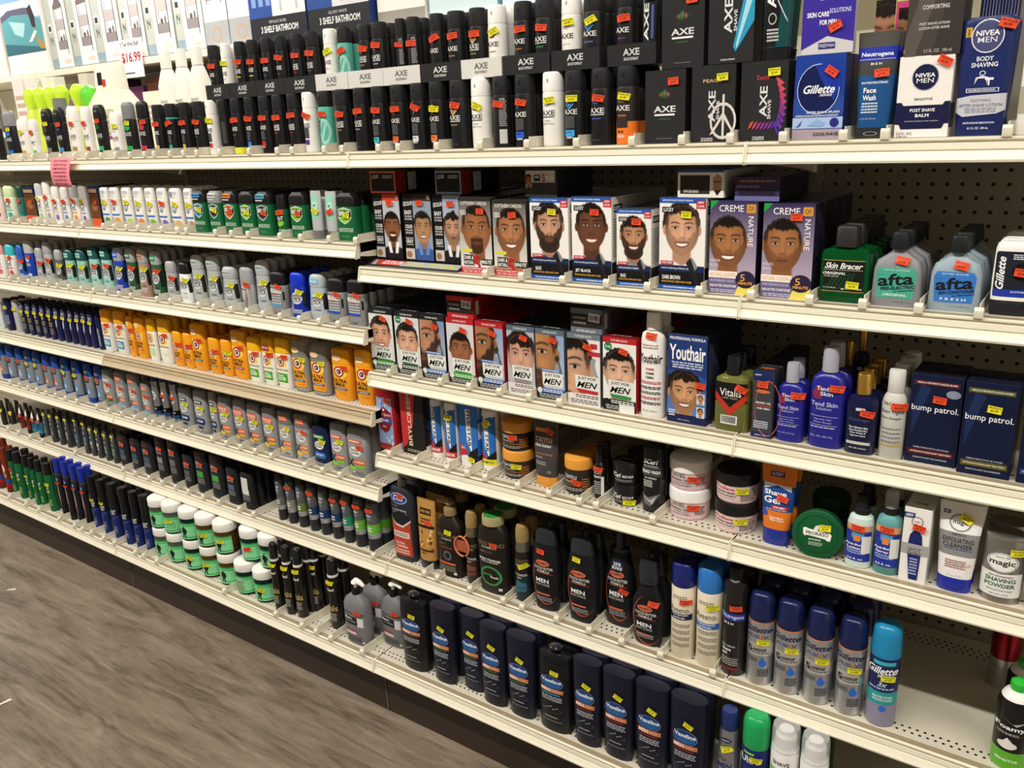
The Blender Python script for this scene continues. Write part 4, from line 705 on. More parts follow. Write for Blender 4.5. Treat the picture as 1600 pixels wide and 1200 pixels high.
        if st == 'palmtall': F += [('e', .0, .66, .22, .07, '1c2440'), ('t', '25%', 0, .675, .26, .035, 'f0f0f4', 'b'), ('t', 'BONUS', 0, .635, .34, .03, 'f0f0f4', 'b')]
    elif st == 'aveeno': F += [('lines', -.3, .3, .64, .68, 2, '8a8478'), ('t', 'Aveeno.', .0, .53, .84, .06, '4a4438', ''), ('r', -.46, .425 if v == 0 else .40, .46, .49 if v == 0 else .46, a), ('t', 'Therapeutic' if v == 0 else 'Positively Smooth', 0, .475 if v == 0 else .445, .7, .022, 'f0f0f4', 'b'), ('t', 'SHAVE GEL', 0, .445 if v == 0 else .418, .5, .018, 'f0f0f4', 'b')]+[('lines', -.3, .4, .34-.07*i, .38-.07*i, 2, '8a8478') for i in range(4)]
    elif st == 'neucan': F += [('r', -.47, .535, .47, .60, '2a38a0'), ('t', 'Neutrogena', 0, .567, .88, .045, 'f0f0f6', ''), ('t', 'M E N', -.1, .505, .4, .02, 'e8e8e8', 'b'), ('t', 'razor defense', -.1, .29, .6, .022, 'd8d8d8'), ('t', 'shave', -.16, .255, .4, .03, 'f0f0f0', 'b'), ('t', 'gel', -.24, .215, .22, .03, 'f0f0f0', 'b'), ('lines', -.38, .3, .1, .18, 4, 'a0a0a0'), ('r', -.36, .06, .3, .085, '7a2a2a')]
    elif st == 'fusion': F += [('t', 'Gillette', .0, .62, .94, .06, '1c2248', 'bi'), ('t', 'FUSI N', .0, .545, .74, .032, '2a4a98', 'bi'), ('o', .15, .545, .07, .018, 'd8843a', .6), ('t', '5', -.26, .40, .2, .06, '1a1a1c', 'b'), ('t', 'DEFENSE', .1, .40, .5, .03, '1a1a1c', 'bi'), ('lines', -.3, .4, .355, .38, 1, '6a6a70'), ('e', .22, .25, .13, .034, '2a6ad0'), ('p', [(.12, .27), (.22, .32), (.32, .27)], '2a6ad0'), ('lines', -.4, .05, .26, .31, 3, '5a5c64'), ('lines', .05, .42, .10, .19, 4, '4a4c54')]
    elif st == 'gseries': F += [('r', -.3, .63, .4, .665, '3fb0b8'), ('t', 'Gillette', .0, .575, .94, .075, 'f4f4f8', 'bi'), ('t', 'SERIES', .12, .52, .5, .03, 'e8ecf6', 'bi'), ('t', '3x', .06, .44, .34, .05, 'c8d0e8', 'bi'), ('lines', -.4, .4, .38, .41, 1, 'a8b4d8'), ('t', 'PROTECTION', .08, .31, .6, .025, 'e4f4f4', 'b'), ('t', 'PROTECCION', .08, .28, .6, .022, 'e4f4f4', 'b'), ('e', .12, .195, .11, .03, '2a6ad0')]
    elif st == 'redfoam': F += [('t', 'SHAVE', -.1, .3, .5, .05, 'a8a4a0', 'b'), ('r', -.2, .86, .4, .9, 'e8e4e0')]
    elif st == 'foamy': F += [('p', [(-.36, .62), (0, .56), (.36, .60), (.1, .54)], 'a8a8a8'), ('t', 'Foamy', -.06, .50, .80, .065, 'f4f4f4', 'b'), ('lines', -.4, .2, .42, .45, 2, 'a8a8a8'), ('e', -.08, .30, .26, .045, 'e8e4de'), ('p', [(-.26, .31), (-.1, .39), (.0, .36), (.12, .31)], 'e8e4de'), ('t', 'SENSITIVE', -.05, .12, .6, .03, 'e8f8d8', 'b')]
    elif st == 'spice':
        F += [('r', -.40, .10, .40, .84, '8fa8d8')]; rn = random.Random(5)
        for i in range(14): u = rn.uniform(-.4, .3); vv = rn.uniform(.1, .8); F.append(('p', [(u, vv), (u+.05, vv+.05), (u+.1, vv+.01), (u+.04, vv-.04)], rn.choice(['c8d6f0', '5a7cc0', 'e0e8f8'])))
        F += [('p', [(-.36, .62), (0, .70), (.36, .62), (.38, .45), (.2, .32), (0, .28), (-.2, .32), (-.38, .45)], '8a1420'), ('e', 0, .65, .05, .02, 'f0e8e4'), ('t', 'Old Spice', 0, .57, .66, .06, 'f0e8e4', 'i'), ('r', -.34, .45, .34, .52, '2a5cb0'), ('t', 'POLAR', 0, .485, .46, .035, 'f0f0f8', 'b'), ('t', 'BODY', 0, .38, .2, .03, 'e8d8d0', 'b')]
    elif st == 'bryl': F += [('p', [(-.5, 1), (.18, 1), (.02, .5), (-.3, .14), (-.5, .08)], 'c03038'), ('t', 'BRYLCREEM', -.12, .56, .17, .84, 'e0cca4', 'bV'), ('lines', -.3, .4, .04, .09, 2, 'b8a88a')]; Sd += [('t', 'BRYLCREEM', .5, .45, .34, .8, '5a5a58', 'bV'), ('r', .1, .0, .6, .16, 'e8e8e8')]
    elif st in ('fivestar', 'fivebox'):
        w2 = .5 if st == 'fivebox' else .46
        F += [('r', -w2, .18, w2, .90, '2a6fc0'), ('p', [(-w2, .90), (-.1, .90), (.24, .30), (.0, .28), (-w2, .5)], '2a6fc0'), ('p', [(-.14, .92), (.14, .92), (.16, .22), (-.10, .40)], 'f0efec'), ('t', 'FIVE STAR', .04, .60, .20, .56, '1a1a1c', 'bD'), ('p', [(-w2, .36), (.0, .22), (-w2, .16)], 'c8282c'), ('p', [(w2, .34), (.04, .24), (-.1, .16), (w2, .16)], '18181a')]
        if st == 'fivestar': F += [('r', -w2, .10, w2, .20, {'c': 'c8282c', 's': 'e8e03a'}[v]), ('t', 'CONDITIONER' if v == 'c' else 'SHAMPOO', .0, .15, .74, .05, 'f8f0ec' if v == 'c' else '1a1a1c', 'b')]
        else: F += [('t', '5 in 1', -.34, .3, .2, .05, 'f8f0ec', 'b'), ('r', .1, .02, .5, .16, '18181a'), ('r', -.5, .9, .5, 1, '2a6fc0')]; Sd += [('r', .0, 0, 1, 1, '2a6fc0'), ('r', .05, .75, .7, .95, '8aa8d8'), ('r', .05, .45, .7, .70, 'c8ccd8'), ('r', .0, 0, 1, .2, '18181a')]
    elif st in ('cantujar', 'cantusmall', 'cantutube'):
        s = .0 if st == 'cantujar' else .0
        if st == 'cantutube': F += [('r', -.48, .82, .30, .875, 'd8883a'), ('t', 'cantu', -.04, .72, .82, .075, 'e0ddd8', ''), ('r', -.40, .675, .40, .68, 'c0402c'), ('t', 'shea butter', -.04, .63, .80, .045, 'd0ccc6', 'b'), ('t', 'moisturizing', 0, .50, .8, .035, 'd8883a', ''), ('t', 'lotion', -.24, .45, .34, .03, 'd0ccc6', ''), ('lines', -.4, .1, .33, .39, 2, 'a8a49e'), ('t', '12', .26, .24, .14, .035, 'd0ccc6', '')]
        else: F += [('t', 'cantu', -.10, .50, .5, .12, 'e0ddd8', ''), ('r', -.38, .25, -.365, .56, 'd8883a'), ('t', 'shea butter', -.08, .36, .5, .06, 'd0ccc6', 'b'), ('t', 'leave-in conditioner', -.0, .27, .6, .045, 'd8883a', ''), ('lines', -.34, .3, .1, .2, 2, 'a8a49e')]+[('r', .30, .15+i*.07, .46, .17+i*.07, 'd8883a') for i in range(5)]
    elif st == 'dropper': F += [('t', 'SCURL', 0, .52, .7, .05, 'e8e8e8', 'bi'), ('t', 'BEARD', 0, .44, .7, .05, 'd8d8d8', 'b'), ('lines', -.36, .36, .1, .36, 6, 'a8a8a8'), ('r', .3, .06, .46, .44, 'e4e4e2')]
    elif st == 'scurl': F += [('t', 'SCurl', -.22, .42, .4, .22, 'eeeeee', 'bi'), ('t', 'BEARD BALM', .2, .40, .34, .12, 'd8d8d8', 'b'), ('lines', -.3, .34, .14, .26, 2, '8a8a8a')]; Tp += [('o', 0, 0, .36, .36, '3a3a3e', .9), ('t', 'BEARD BALM', 0, .0, .5, .1, '8a8a90', 'b')]
    elif st == 'beardwash': F += [('t', 'SCurl', .0, .79, .74, .075, 'eeeeee', 'bi'), ('t', 'FINE GROOMING', 0, .72, .7, .022, 'c8c8c8', 'b'), ('r', -.44, .69, .44, .694, 'b0b0b0'), ('t', 'BEARD WASH', 0, .635, .86, .055, 'f0f0f0', 'b'), ('r', -.44, .585, .44, .589, 'b0b0b0'), ('t', '4 IN 1 INSTANTLY', 0, .54, .6, .028, 'e0e0e0', 'b'), ('lines', -.36, .1, .40, .51, 4, 'c8c8c8'), ('p', [(-.46, .30), (-.1, .24), (.46, .32), (.2, .18), (.0, .1), (-.3, .14)], '6a686c'), ('p', [(-.4, .25), (.0, .2), (.3, .28), (.1, .14)], 'b8b4b8')]
    elif st == 'shjar':
        if v == 'w': F += [('t', 'NATURAL', -.10, .49, .36, .075, '1f6a48', 'b'), ('t', "NATURE'S", -.10, .56, .30, .05, '1f6a48', 'b'), ('t', 'SHAVING CREAM', -.04, .37, .62, .08, '1f6a48', 'b'), ('t', 'FOR SENSITIVE SKIN', -.04, .28, .4, .035, '1f6a48', 'b'), ('t', 'ALOE VERA & VITAMIN E', -.04, .20, .48, .045, '1f6a48', 'b'), ('lines', .28, .44, .2, .5, 6, '5a5a5e')]
        else: F += [('t', 'ProShave', -.16, .50, .50, .10, 'd04048', 'bi'), ('t', 'SHAVING CREAM', -.14, .37, .46, .06, '2a2a2c', 'b'), ('t', 'LANOLIN & VITAMIN E', -.12, .27, .5, .045, '2a2a2c', 'b'), ('t', 'Skin Loving Formula', -.10, .19, .42, .04, 'd04048', 'i'), ('lines', .22, .46, .12, .54, 8, '5a5a5e')]
    elif st == 'shgel': F += [('r', -.30, .86, .22, .92, '2a2a6c'), ('t', 'LUCKY', -.04, .893, .42, .035, 'f0f0f4', 'b'), ('p', [(-.5, .70), (0, .76), (.5, .70), (.5, .76), (-.5, .78)], 'e8ecf4'), ('t', 'Shave', -.06, .665, .82, .06, 'f6f6fa', 'b'), ('t', 'Gel', -.16, .575, .60, .085, 'f6f6fa', 'b'), ('p', [(-.2, .47), (-.16, .51), (.44, .51), (.40, .47)], 'c82c3a'), ('t', 'FOR MEN', .12, .49, .4, .024, 'f6f6fa', 'b'), ('lines', -.36, .4, .45, .468, 1, 'c8d4e8'), ('e', -.42, .40, .14, .04, '3a58b8'), ('t', 'Sensitive', .04, .36, .5, .03, 'fbeede', 'b'), ('t', 'Skin Care', .06, .33, .5, .03, 'fbeede', 'b')]
    elif st == 'abump': F += [('r', -.46, .10, .46, .60, '2438a0'), ('r', -.46, .52, .46, .60, 'd8a070'), ('e', .0, .46, .24, .065, '5a98d8'), ('r', -.14, .38, .1, .46, 'e08a3a')]+[('p', [(.22*math.cos(t), .46+.07*math.sin(t)), (.32*math.cos(t+.1), .46+.095*math.sin(t+.1)), (.22*math.cos(t+.2), .46+.07*math.sin(t+.2))], 'e8a040') for t in (0.4, .9, 1.4, 1.9, 2.4)]+[('t', 'Anti-Bump', -.06, .33, .76, .038, 'f4f6fa', 'b'), ('t', 'Lotion' if v == 'l' else 'Spray', -.12, .285, .5, .038, 'f4f6fa', 'b'), ('lines', -.4, .3, .2, .26, 2, 'a8b4e0'), ('t', '4.5 fl. oz.', -.05, .135, .6, .026, 'f0f0f4', 'b'), ('r', .16, .22, .44, .46, 'e4e2de')]
    elif st == 'spotbox':
        F += [('r', -.5, .86, -.1, .93, '2a2c6c'), ('t', 'NEW', -.3, .895, .3, .04, 'f4f4f4', 'bi'), ('e', 0, .82, .22, .07, '9a989a'), ('e', 0, .82, .17, .052, 'f4f2ee'), ('t', 'magic', 0, .82, .26, .04, '2a2a2c', ''), ('r', -.5, .38, .5, .52, 'a6a4a6'), ('p', [(-.26, .52), (-.22, .64), (-.1, .70), (-.06, .76), (.06, .76), (.1, .70), (.22, .64), (.26, .52)], '20286a'), ('t', 'SPOT', 0, .44, .5, .055, '3a3a40', ''), ('t', 'TREATMENT', 0, .395, .52, .022, '3a3a40', 'b'), ('p', [(-.24, .38), (.24, .38), (.2, .04), (-.12, .04)], '20286a'), ('lines', -.15, .15, .1, .34, 6, 'a8b0d8')]
        Tp += [('t', 'TONE', 0, 0, .5, .2, '3a3a40', 'b')]
    elif st == 'magictube': F += [('r', -.52, .87, -.32, .91, '22308a'), ('t', 'NEW', -.42, .89, .15, .026, 'f4f4f4', 'bi'), ('e', 0, .79, .32, .095, '8d8b8d'), ('e', 0, .79, .27, .08, 'f4f3f1'), ('t', 'magic', 0, .79, .44, .065, '232326', 'b'), ('t', 'BUMP RESCUE', 0, .66, .4, .022, '3a3a3e', ''), ('t', 'EXFOLIATING', .0, .60, .88, .05, '2c2c30', ''), ('t', 'CLEANSER', .0, .54, .84, .05, '2c2c30', ''), ('lines', -.4, .4, .49, .51, 1, '5a6a9a'), ('lines', -.3, .3, .28, .38, 4, 'a87a7a'), ('e', .38, .33, .06, .02, 'f0b8a8'), ('t', '5 FL OZ (150 mL)', 0, .2, .4, .014, '9a9a9e')]
    elif st == 'magiccan': F += [('r', -.47, .10, .47, .46, 'e9e7e4'), ('e', 0, .64, .40, .19, '6f6b68'), ('e', 0, .62, .37, .145, 'f2f0ed'), ('o', 0, .62, .35, .135, '3a3a3e', .96), ('t', 'magic', 0, .61, .60, .10, '1f1f22', 'b'), ('t', 'SINCE 1901', 0, .70, .34, .022, '3a3a3e', ''), ('t', 'SKIN CONDITIONING', 0, .415, .56, .02, '3a3a3e', 'b'), ('t', 'SHAVING', .0, .355, .70, .06, '1f6a4a', 'b'), ('t', 'POWDER', .0, .275, .70, .06, '1f6a4a', 'b'), ('t', 'REMOVES HAIR WITHOUT BUMPS', 0, .20, .6, .02, '3a3a3e', ''), ('t', 'NET WT. 5 OZ', 0, .14, .44, .02, '3a3a3e', '')]
    elif st == 'jfm':
        top = ['1c211e', '1c211e', '20221f', 'b8242c', 'b8242c', '5a6a78', '5a6a78', '6a7a84', 'b8242c'][v]; pro = ['3a8a3c', '3a6a3c', '2a58a8', '3a9a3c', '2a58a8', '8a8a90', '2458b0', 'c02c34', '3a8a4a'][v]
        SPx = [dict(skin='d8a084', hair='1c1614', smile=1, bg='dcdcd8', hh=.30, cy=.62, shirt='15171a', cx=-.02), dict(skin='dba88c', hair='181412', smile=1, bg='d8dad8', hh=.31, cy=.56, shirt='15171a'),
               dict(skin='c08a6a', hair='1e1511', beard=2, bg='b8c0cc', bg2='7f93b8', hh=.58, cy=.66, cx=-.30, turn=1, shirt='c8c8cc'), dict(skin='9a6242', hair='120e0c', smile=1, line=.42, vol=.04, bg='d4d4d6', hh=.29, cy=.56, shirt='141416'),
               dict(skin='a8744e', hair='1a120e', beard=2, bg='b8c0d0', bg2='8ea4c8', hh=.58, cy=.68, cx=-.32, turn=1, line=.62, shirt='b8b8bc'), dict(skin='d2a088', hair='1f1613', wave=1, line=.36, vol=.2, bg='b8b8bc', hh=.34, cy=.60, shirt='4a2f36', part=1),
               dict(skin='bc8458', hair='2a1a12', beard=3, bg='b8c4d8', bg2='8ea8cc', hh=.60, cy=.66, cx=-.32, turn=1, line=.66, shirt='a8a8ac'), dict(skin='d8a888', hair='17120f', line=.40, bg='e6e4e0', hh=.62, cy=.50, cx=-.34, turn=1, vol=.15, shirt='e6e4e0'),
               dict(skin='e0b294', hair='15110f', line=.44, bg='ecebe8', hh=.33, cy=.56, shirt='141416', vol=.1)][v]
        F += [('F', -.5, 0, .5, .93, SPx), ('r', -.5, .92, .5, 1, top), ('t', 'H-55 REAL BLACK', 0, .96, .5, .026, 'e0e0e0', 'b')]
        if v in (2, 4, 6): F += [('p', [(.16, .60), (.28, .66), (.34, .60), (.24, .54)], '2a2c30'), ('p', [(.26, .56), (.32, .58), (.48, .32), (.44, .30)], '5a5c60'), ('lines', .14, .34, .42, .5, 3, '8a8c94')]
        if v == 7: F += [('p', [(.2, .62), (.26, .68), (.38, .66), (.34, .58), (.40, .46), (.48, .40), (.44, .36), (.34, .42), (.26, .54)], '9a9ca0'), ('r', .2, .80, .42, .87, 'c02c34'), ('r', .14, .70, .5, .76, 'c02c34')]
        if v in (1, 8): F += [('e', -.34, .87, .12, .06, '2a7a48'), ('t', '5 min', -.34, .87, .16, .035, 'f0f4f0', 'b')]
        bx = {7: .10, 2: .12, 4: .08, 6: .08}.get(v, .03); by = .30 if v not in (5, 7, 8) else .33
        F += [('p', [(bx-.35, by-.10), (bx-.37, by+.09), (bx+.38, by+.085), (bx+.36, by-.11)], 'e4e6e2'), ('t', 'JUST FOR', bx, by+.045, .56, .05, '1a1c1e', 'b'), ('t', 'MEN', bx, by-.04, .64, .085, '131416', 'bi')]
        F += [('p', [(bx-.30, by-.12), (bx-.32, by-.10), (bx+.34, by-.115), (bx+.32, by-.16), (bx-.24, by-.155)], pro if v not in (2, 4, 6) else 'c8ccd4')]
        if v in (2, 4, 6): F += [('r', -.34, by+.10, .36, by+.135, '3a6cc0'), ('t', 'MUSTACHE & BEARD', .02, by+.117, .6, .022, 'f0f4fa', 'b')]
        dk = '17191b' if v not in (5, 7) else 'e6e2de'
        F += [('r', -.5, 0, .5, .15, dk), ('r', -.30, .09, .5, .16, pro if v in (0, 2, 3, 4, 6) else dk), ('e', -.38, .12, .09, .042, 'd8dcd8' if v < 7 else dk), ('lines', -.26, .44, .10, .15, 2, 'e4e8e4' if v not in (5, 7) else '5a4a4e'), ('lines', -.42, .44, .015, .08, 3, 'b8bab8' if v not in (5, 7) else '5a5a5e')]
        if v == 8: F += [('r', .0, 0, .46, .10, 'e6e6e4')]
        Tp += [('r', -.5, -.5, .5, .5, {3: '8a1a22', 4: '8a1a22', 8: '7a1a20'}.get(v, '22262a')), ('t', 'JUST FOR MEN', -.05, -.2, .6, .16, 'd8d8d6', 'b')]
    elif st == 'youthbottle': F += [('t', 'NO MORE GRAY HAIR', 0, .70, .66, .016, 'c02c3c', 'b'), ('t', 'AUCUN CHEVEU BLANC', 0, .675, .66, .014, '2a2a2c', 'b'), ('t', 'Youthair', .0, .575, .92, .085, '151517', 'b'), ('r', -.46, .525, .46, .529, 'd8a8ac'), ('t', 'CREME', 0, .475, .36, .022, 'c02c3c', 'b'), ('t', 'CREME', 0, .435, .36, .022, '2a2a2c', 'b'), ('t', 'CREMA', 0, .395, .36, .022, '2a2a2c', 'b')]+[('lines', -.42, .42, .33-.05*i, .36-.05*i, 2, 'c04a54' if i in (0, 3) else '2a2a2c') for i in range(5)]+[('t', '473 mL / 16 fl oz', 0, .07, .6, .016, '2a2a2c', '')]
    elif st == 'youthbox': F += [('F', -.5, .06, .5, .60, dict(skin='d09a70', hair='221710', smile=1, vol=.22, line=.48, wave=1, bg='5a86c8', bg2='24488e', hh=.44, cy=.52, cx=-.05, shirt='1a2248', beard=1)), ('p', [(-.5, .60), (.5, .60), (.5, .52), (.2, .60)], '223a78'), ('r', -.5, .0, .5, .10, '1b2350'), ('t', 'PROFESSIONAL FORMULA', 0, .955, .90, .032, 'f2f2f6', 'b'), ('t', 'Youthair', .0, .80, .92, .17, 'f6f6f8', 'b'), ('lines', -.4, .4, .62, .70, 3, 'c8d0e8'), ('r', .26, .24, .46, .36, 'e8e8ec'), ('F', .27, .245, .45, .355, dict(skin='c89070', hair='5a4a40', bg='d8d8dc', hh=.40, smile=1)), ('r', .26, .09, .46, .21, 'e8e8ec'), ('F', .27, .095, .45, .205, dict(skin='c89070', hair='2a1c16', bg='d8d8dc', hh=.40, smile=1)), ('lines', -.46, -.28, .07, .15, 3, 'e8ecf4'), ('t', '100 mL / 3.4 fl oz', -.06, .04, .3, .015, 'e0e4f0', '')]; Sd += [('lines', .1, .9, .1, .9, 26, '4a4f66')]
    elif st == 'vitbottle': F += [('r', -.46, .40, .46, .66, '171717'), ('p', [(-.46, .44), (0, .22), (.46, .44), (.46, .54), (0, .32), (-.46, .54)], 'c03424'), ('p', [(-.46, .55), (0, .33), (.46, .55), (.46, .64), (-.46, .64)], '171717'), ('t', 'Vitalis', .0, .53, .62, .10, 'f0efe8', ''), ('t', 'HAIR TONIC', .0, .455, .44, .025, 'b8b090', ''), ('r', -.26, .10, .22, .22, 'e8e8e4')]+[('r', -.23+i*.035, .12, -.21+i*.035, .21, '2a2a2a') for i in range(12)]
    elif st == 'oilbox': F += [('r', -.5, .0, .5, .08, '1c2a5e'), ('r', -.5, .86, .5, 1, '1c2a5e'), ('t', 'NEW', -.25, .94, .34, .02, 'f0f0f0', 'bi'), ('o', .25, .45, .62, .42, 'd06a58', .965), ('r', .44, 0, .5, 1, '35363c'), ('e', .0, .70, .34, .03, 'd06a40'), ('t', 'BEARD OIL', .05, .53, .7, .03, 'f0f0f0', 'b'), ('t', 'AFTERSHAVE', .05, .485, .7, .026, 'd05a40', 'b'), ('t', 'FOR MEN', .05, .445, .6, .028, 'f0f0f0', 'b'), ('lines', -.4, .3, .14, .26, 4, 'c8d0e0'), ('t', '30ml / 1 oz', -.05, .04, .5, .02, 'e8e8f0', 'b')]; Tp += [('t', 'MEN', 0, 0, .6, .3, 'd06a40', 'b')]
    elif st == 'tend': F += [('p', [(-.40, .56), (-.26, .63), (-.12, .63), (-.12, .50), (-.34, .50)], '8a2c4a'), ('t', 'Tend', -.10, .605, .34, .04, 'd8dae8', 'b'), ('t', 'Skin', .02, .555, .36, .04, 'd8dae8', 'b'), ('t', 'Tend Skin', -.04, .45, .76, .045, 'b8bce0', 'b'), ('t', 'Solution', -.04, .405, .44, .03, 'b8bce0', ''), ('r', -.42, .325, .36, .329, 'c0c4e0'), ('t', 'Ingrown Hair', -.04, .295, .5, .022, 'b8bce0', ''), ('t', 'Razor Bumps', -.04, .265, .5, .022, 'b8bce0', ''), ('r', -.42, .235, .36, .239, 'c0c4e0'), ('lines', -.38, .32, .205, .225, 1, 'b8bce0'), ('t', '8 FL. OZ. (236 mL)' if v else '4 FL. OZ. (118 mL)', -.06, .12, .64, .024, 'b8bce0', '')]
    elif st == 'goldcap': F += [('r', -.14, .555, .16, .59, 'd8d8da'), ('t', 'Princereigns', -.0, .44, .7, .05, '4a5280', 'i'), ('t', 'The Ultimate Skin', -.02, .345, .62, .026, 'e4e6ee', 'b'), ('t', 'Care Product For', -.02, .31, .6, .026, 'e4e6ee', 'b'), ('t', 'Razor Bumps &', -.02, .275, .5, .026, 'e4e6ee', 'b'), ('t', 'Ingrown Hairs', -.02, .24, .5, .026, 'e4e6ee', 'b'), ('r', -.38, .13, .38, .165, 'c8c8c4'), ('t', '4 FL. OZ. (118 mL)', 0, .08, .56, .02, 'e4e6ee', 'b')]
    elif st == 'skintight': F += [('t', 'B&C', -.2, .64, .32, .035, '7a6a20', 'b'), ('t', 'Skin Tight', -.0, .545, .86, .05, '3a3a3c', ''), ('t', 'Extra Strength', -.04, .475, .76, .035, '2a2a2c', 'i')]+[('lines', -.36, .36, .34-.05*i, .37-.05*i, 1, '7a7a7c') for i in range(4)]+[('r', -.42, .155, .42, .175, 'c0a45a')]
    elif st == 'bump': F += [('p', [(-.42, .3), (-.2, .7), (-.1, .85), (-.3, .9), (-.44, .6)], '1c2c56'), ('r', -.44, .885, .42, .935, a), ('t', 'HEALS & PREVENTS RAZOR BUMPS', 0, .91, .76, .02, 'e4e0d8', 'b'), ('t', 'bump patrol.', .0, .62, .90, .085, 'f6f6f8', ''), ('t', 'VISIBLE RESULTS IN 48 HOURS', 0, .18, .70, .018, 'b0b4c0', 'b'), ('r', -.44, .10, .44, .16, a), ('t', 'AFTERSHAVE RAZOR BUMP TREATMENT', 0, .13, .80, .018, 'f0d8d0', 'b'), ('t', 'DERMATOLOGIST RECOMMENDED', 0, .065, .66, .018, 'b0b4c0', 'b')]+([('e', .32, .81, .14, .045, '8a94a8')] if a == '5a1f26' else [])
    elif st == 'ez':
        sp = [dict(skin='8a5638', hair='120d0b', beard=3, smile=1, vol=.03, line=.42, bg='b8bcc8', shirt='1a1a1c', collar='eeeef0'), dict(skin='b08460', hair='15100e', smile=1, vol=.1, bg='8f9cae', shirt='3a5a98', collar='6a8ac8'), dict(skin='c49474', hair='1a130f', beard=1, vol=.12, wave=1, bg='aab4c8', shirt='1a1a1c', collar='e8e8ee')][v]
        sp.update(hh=.21 if 0 else .26, cy=.55)
        F += [('F', -.14, .02, .5, .90, sp), ('r', -.14, .90, .5, 1, ['c8442c', '3a2c22', '8a98b8'][v]), ('t', 'M%d' % (v+1), .42, .95, .10, .05, 'f0f0f0', 'b'), ('r', -.5, 0, -.14, 1, '17171a')]
        F += [('t', 'EZCOLOR', -.31, .86, .32, .06, 'e8e8e8', 'bu'), ('t', 'EASY', -.32, .73, .26, .06, 'f0f0f0', 'b'), ('t', 'NO DROPS', -.32, .67, .26, .028, 'd8d8d8', 'b'), ('t', 'NO STAINS', -.32, .63, .26, .028, 'd8d8d8', 'b'), ('t', 'COLOR', -.32, .52, .26, .055, 'f0f0f0', 'b'), ('t', 'FOR HAIR', -.32, .465, .26, .028, 'd8d8d8', 'b'), ('t', 'AND BEARD', -.32, .425, .26, .028, 'd8d8d8', 'b'), ('t', 'EXCELLENT', -.32, .345, .26, .022, 'd8d8d8', 'b'), ('t', 'GRAY', -.32, .30, .26, .055, 'f0f0f0', 'b'), ('t', 'COVERAGE', -.32, .25, .26, .02, 'd8d8d8', 'b'), ('r', -.48, .03, -.16, .19, 'c8c4c0'), ('e', -.36, .10, .10, .05, 'a0704c')]
    elif st == 'ssc':
        sp = [dict(skin='a26a44', hair='1a120e', line=.50, vol=.03, beard=3, turn=1, bg='f0ece6', bg2='4a463e', shirt='e8e8ea'), dict(skin='b07850', hair='1c130f', line=.46, vol=.02, smile=1, beard=1, bg='f0ece6', bg2='4a463e', shirt='b07850')][v]
        sp.update(hh=.32, cy=.58, cx=.02)
        F += [('F', -.5, .0, .5, 1, sp), ('r', -.5, .955, .5, 1, '2e2b26'), ('t', 'SOFTSHEEN CARSON', -.02, .925, .80, .045, 'f2f0ea', ''), ('lines', -.46, -.26, .77, .84, 3, 'e8e8e8'), ('r', -.46, .285, -.12, .325, 'd8d83a'), ('r', -.42, .10, -.06, .255, 'f0f0ee'), ('r', -.41, .105, -.07, .25, '1c1c1c'), ('t', 'DARK &', -.24, .21, .30, .05, 'f0f0ee', 'b'), ('t', 'NATURAL', -.24, .145, .30, .05, 'f0f0ee', 'b'), ('r', .16, .12, .5, .20, '1c1c1c'), ('r', -.5, 0, .5, .085, 'b82028'), ('t', '5', .02, .135, .22, .20, 'c02028', 'b'), ('t', 'MINUTE', .30, .16, .36, .05, 'f4f4f2', 'bi'), ('t', 'NATURAL-LOOKING GRAY COVERAGE', 0, .065, .9, .024, 'f4e4e2', 'b'), ('lines', -.46, .46, .01, .045, 2, 'e8b8b8')]
    elif st == 'lucky':
        sp = [dict(skin='c8967a', hair='1a1310', beard=2, wave=1, vol=.18, line=.44, bg='f2eeea', shirt='3a3f52'), dict(skin='6a4230', hair='151010', smile=1, vol=.06, line=.50, bg='f2eeea', shirt='3a3a42'), dict(skin='c08a68', hair='1e1612', beard=2, smile=1, vol=.1, line=.40, bg='f0ece6', shirt='8a8a8c'), dict(skin='d8a484', hair='2e2018', beard=1, smile=1, vol=.16, line=.48, wave=1, bg='f2eeea', shirt='eae6e2', part=1)][v]
        sp.update(hh=.39 if v != 2 else .36, cy=.57 if v != 2 else .56)
        nm = ['BLACK', 'JET BLACK', 'BLACK', 'DARK BROWN'][v]
        F += [('F', -.5, .25, .5, .945, sp), ('r', -.5, .94, .5, 1, '2456a8'), ('t', 'IMPORTANT FOLLOW THE SAFETY WARNINGS', -.1, .97, .66, .018, 'e8f0f8', 'b'), ('r', .30, .885, .5, .97, 'c0242e'), ('t', 'NEW', .4, .95, .13, .024, 'f8f0f0', 'b'), ('t', 'LOOK', .4, .912, .15, .024, 'f8f0f0', 'b'), ('r', -.44, .84, -.16, .90, '17181a'), ('t', 'LUCKY', -.30, .87, .22, .04, 'f0f0f0', 'b'), ('r', -.5, .0, .5, .20, '141518'), ('r', -.5, .20, .5, .27, '1c2a54'), ('r', -.46, .275, -.18, .315, 'c0242e'), ('t', 'FOR MEN', -.32, .295, .22, .022, 'f8f0f0', 'b'), ('t', 'Perfect Conditioning and Moisture Gloss' if v != 2 else 'MUSTACHE, BEARD & SIDEBURNS', -.12, .235, .64, .026, 'd8e0f0', 'b'), ('t', nm, -.30 if len(nm) < 7 else -.22, .135, .16 if len(nm) < 7 else .40, .045, 'f4f4f4', 'b'), ('t', 'BONUS PACK, FREE HAIR COMB', -.10, .085, .66, .026, 'd8a040', 'b'), ('r', -.5, 0, .5, .05, '2456a8'), ('t', 'ONE APPLICATION PERMANENT HAIR COLOR', 0, .025, .8, .018, 'e8f0f8', 'b')]
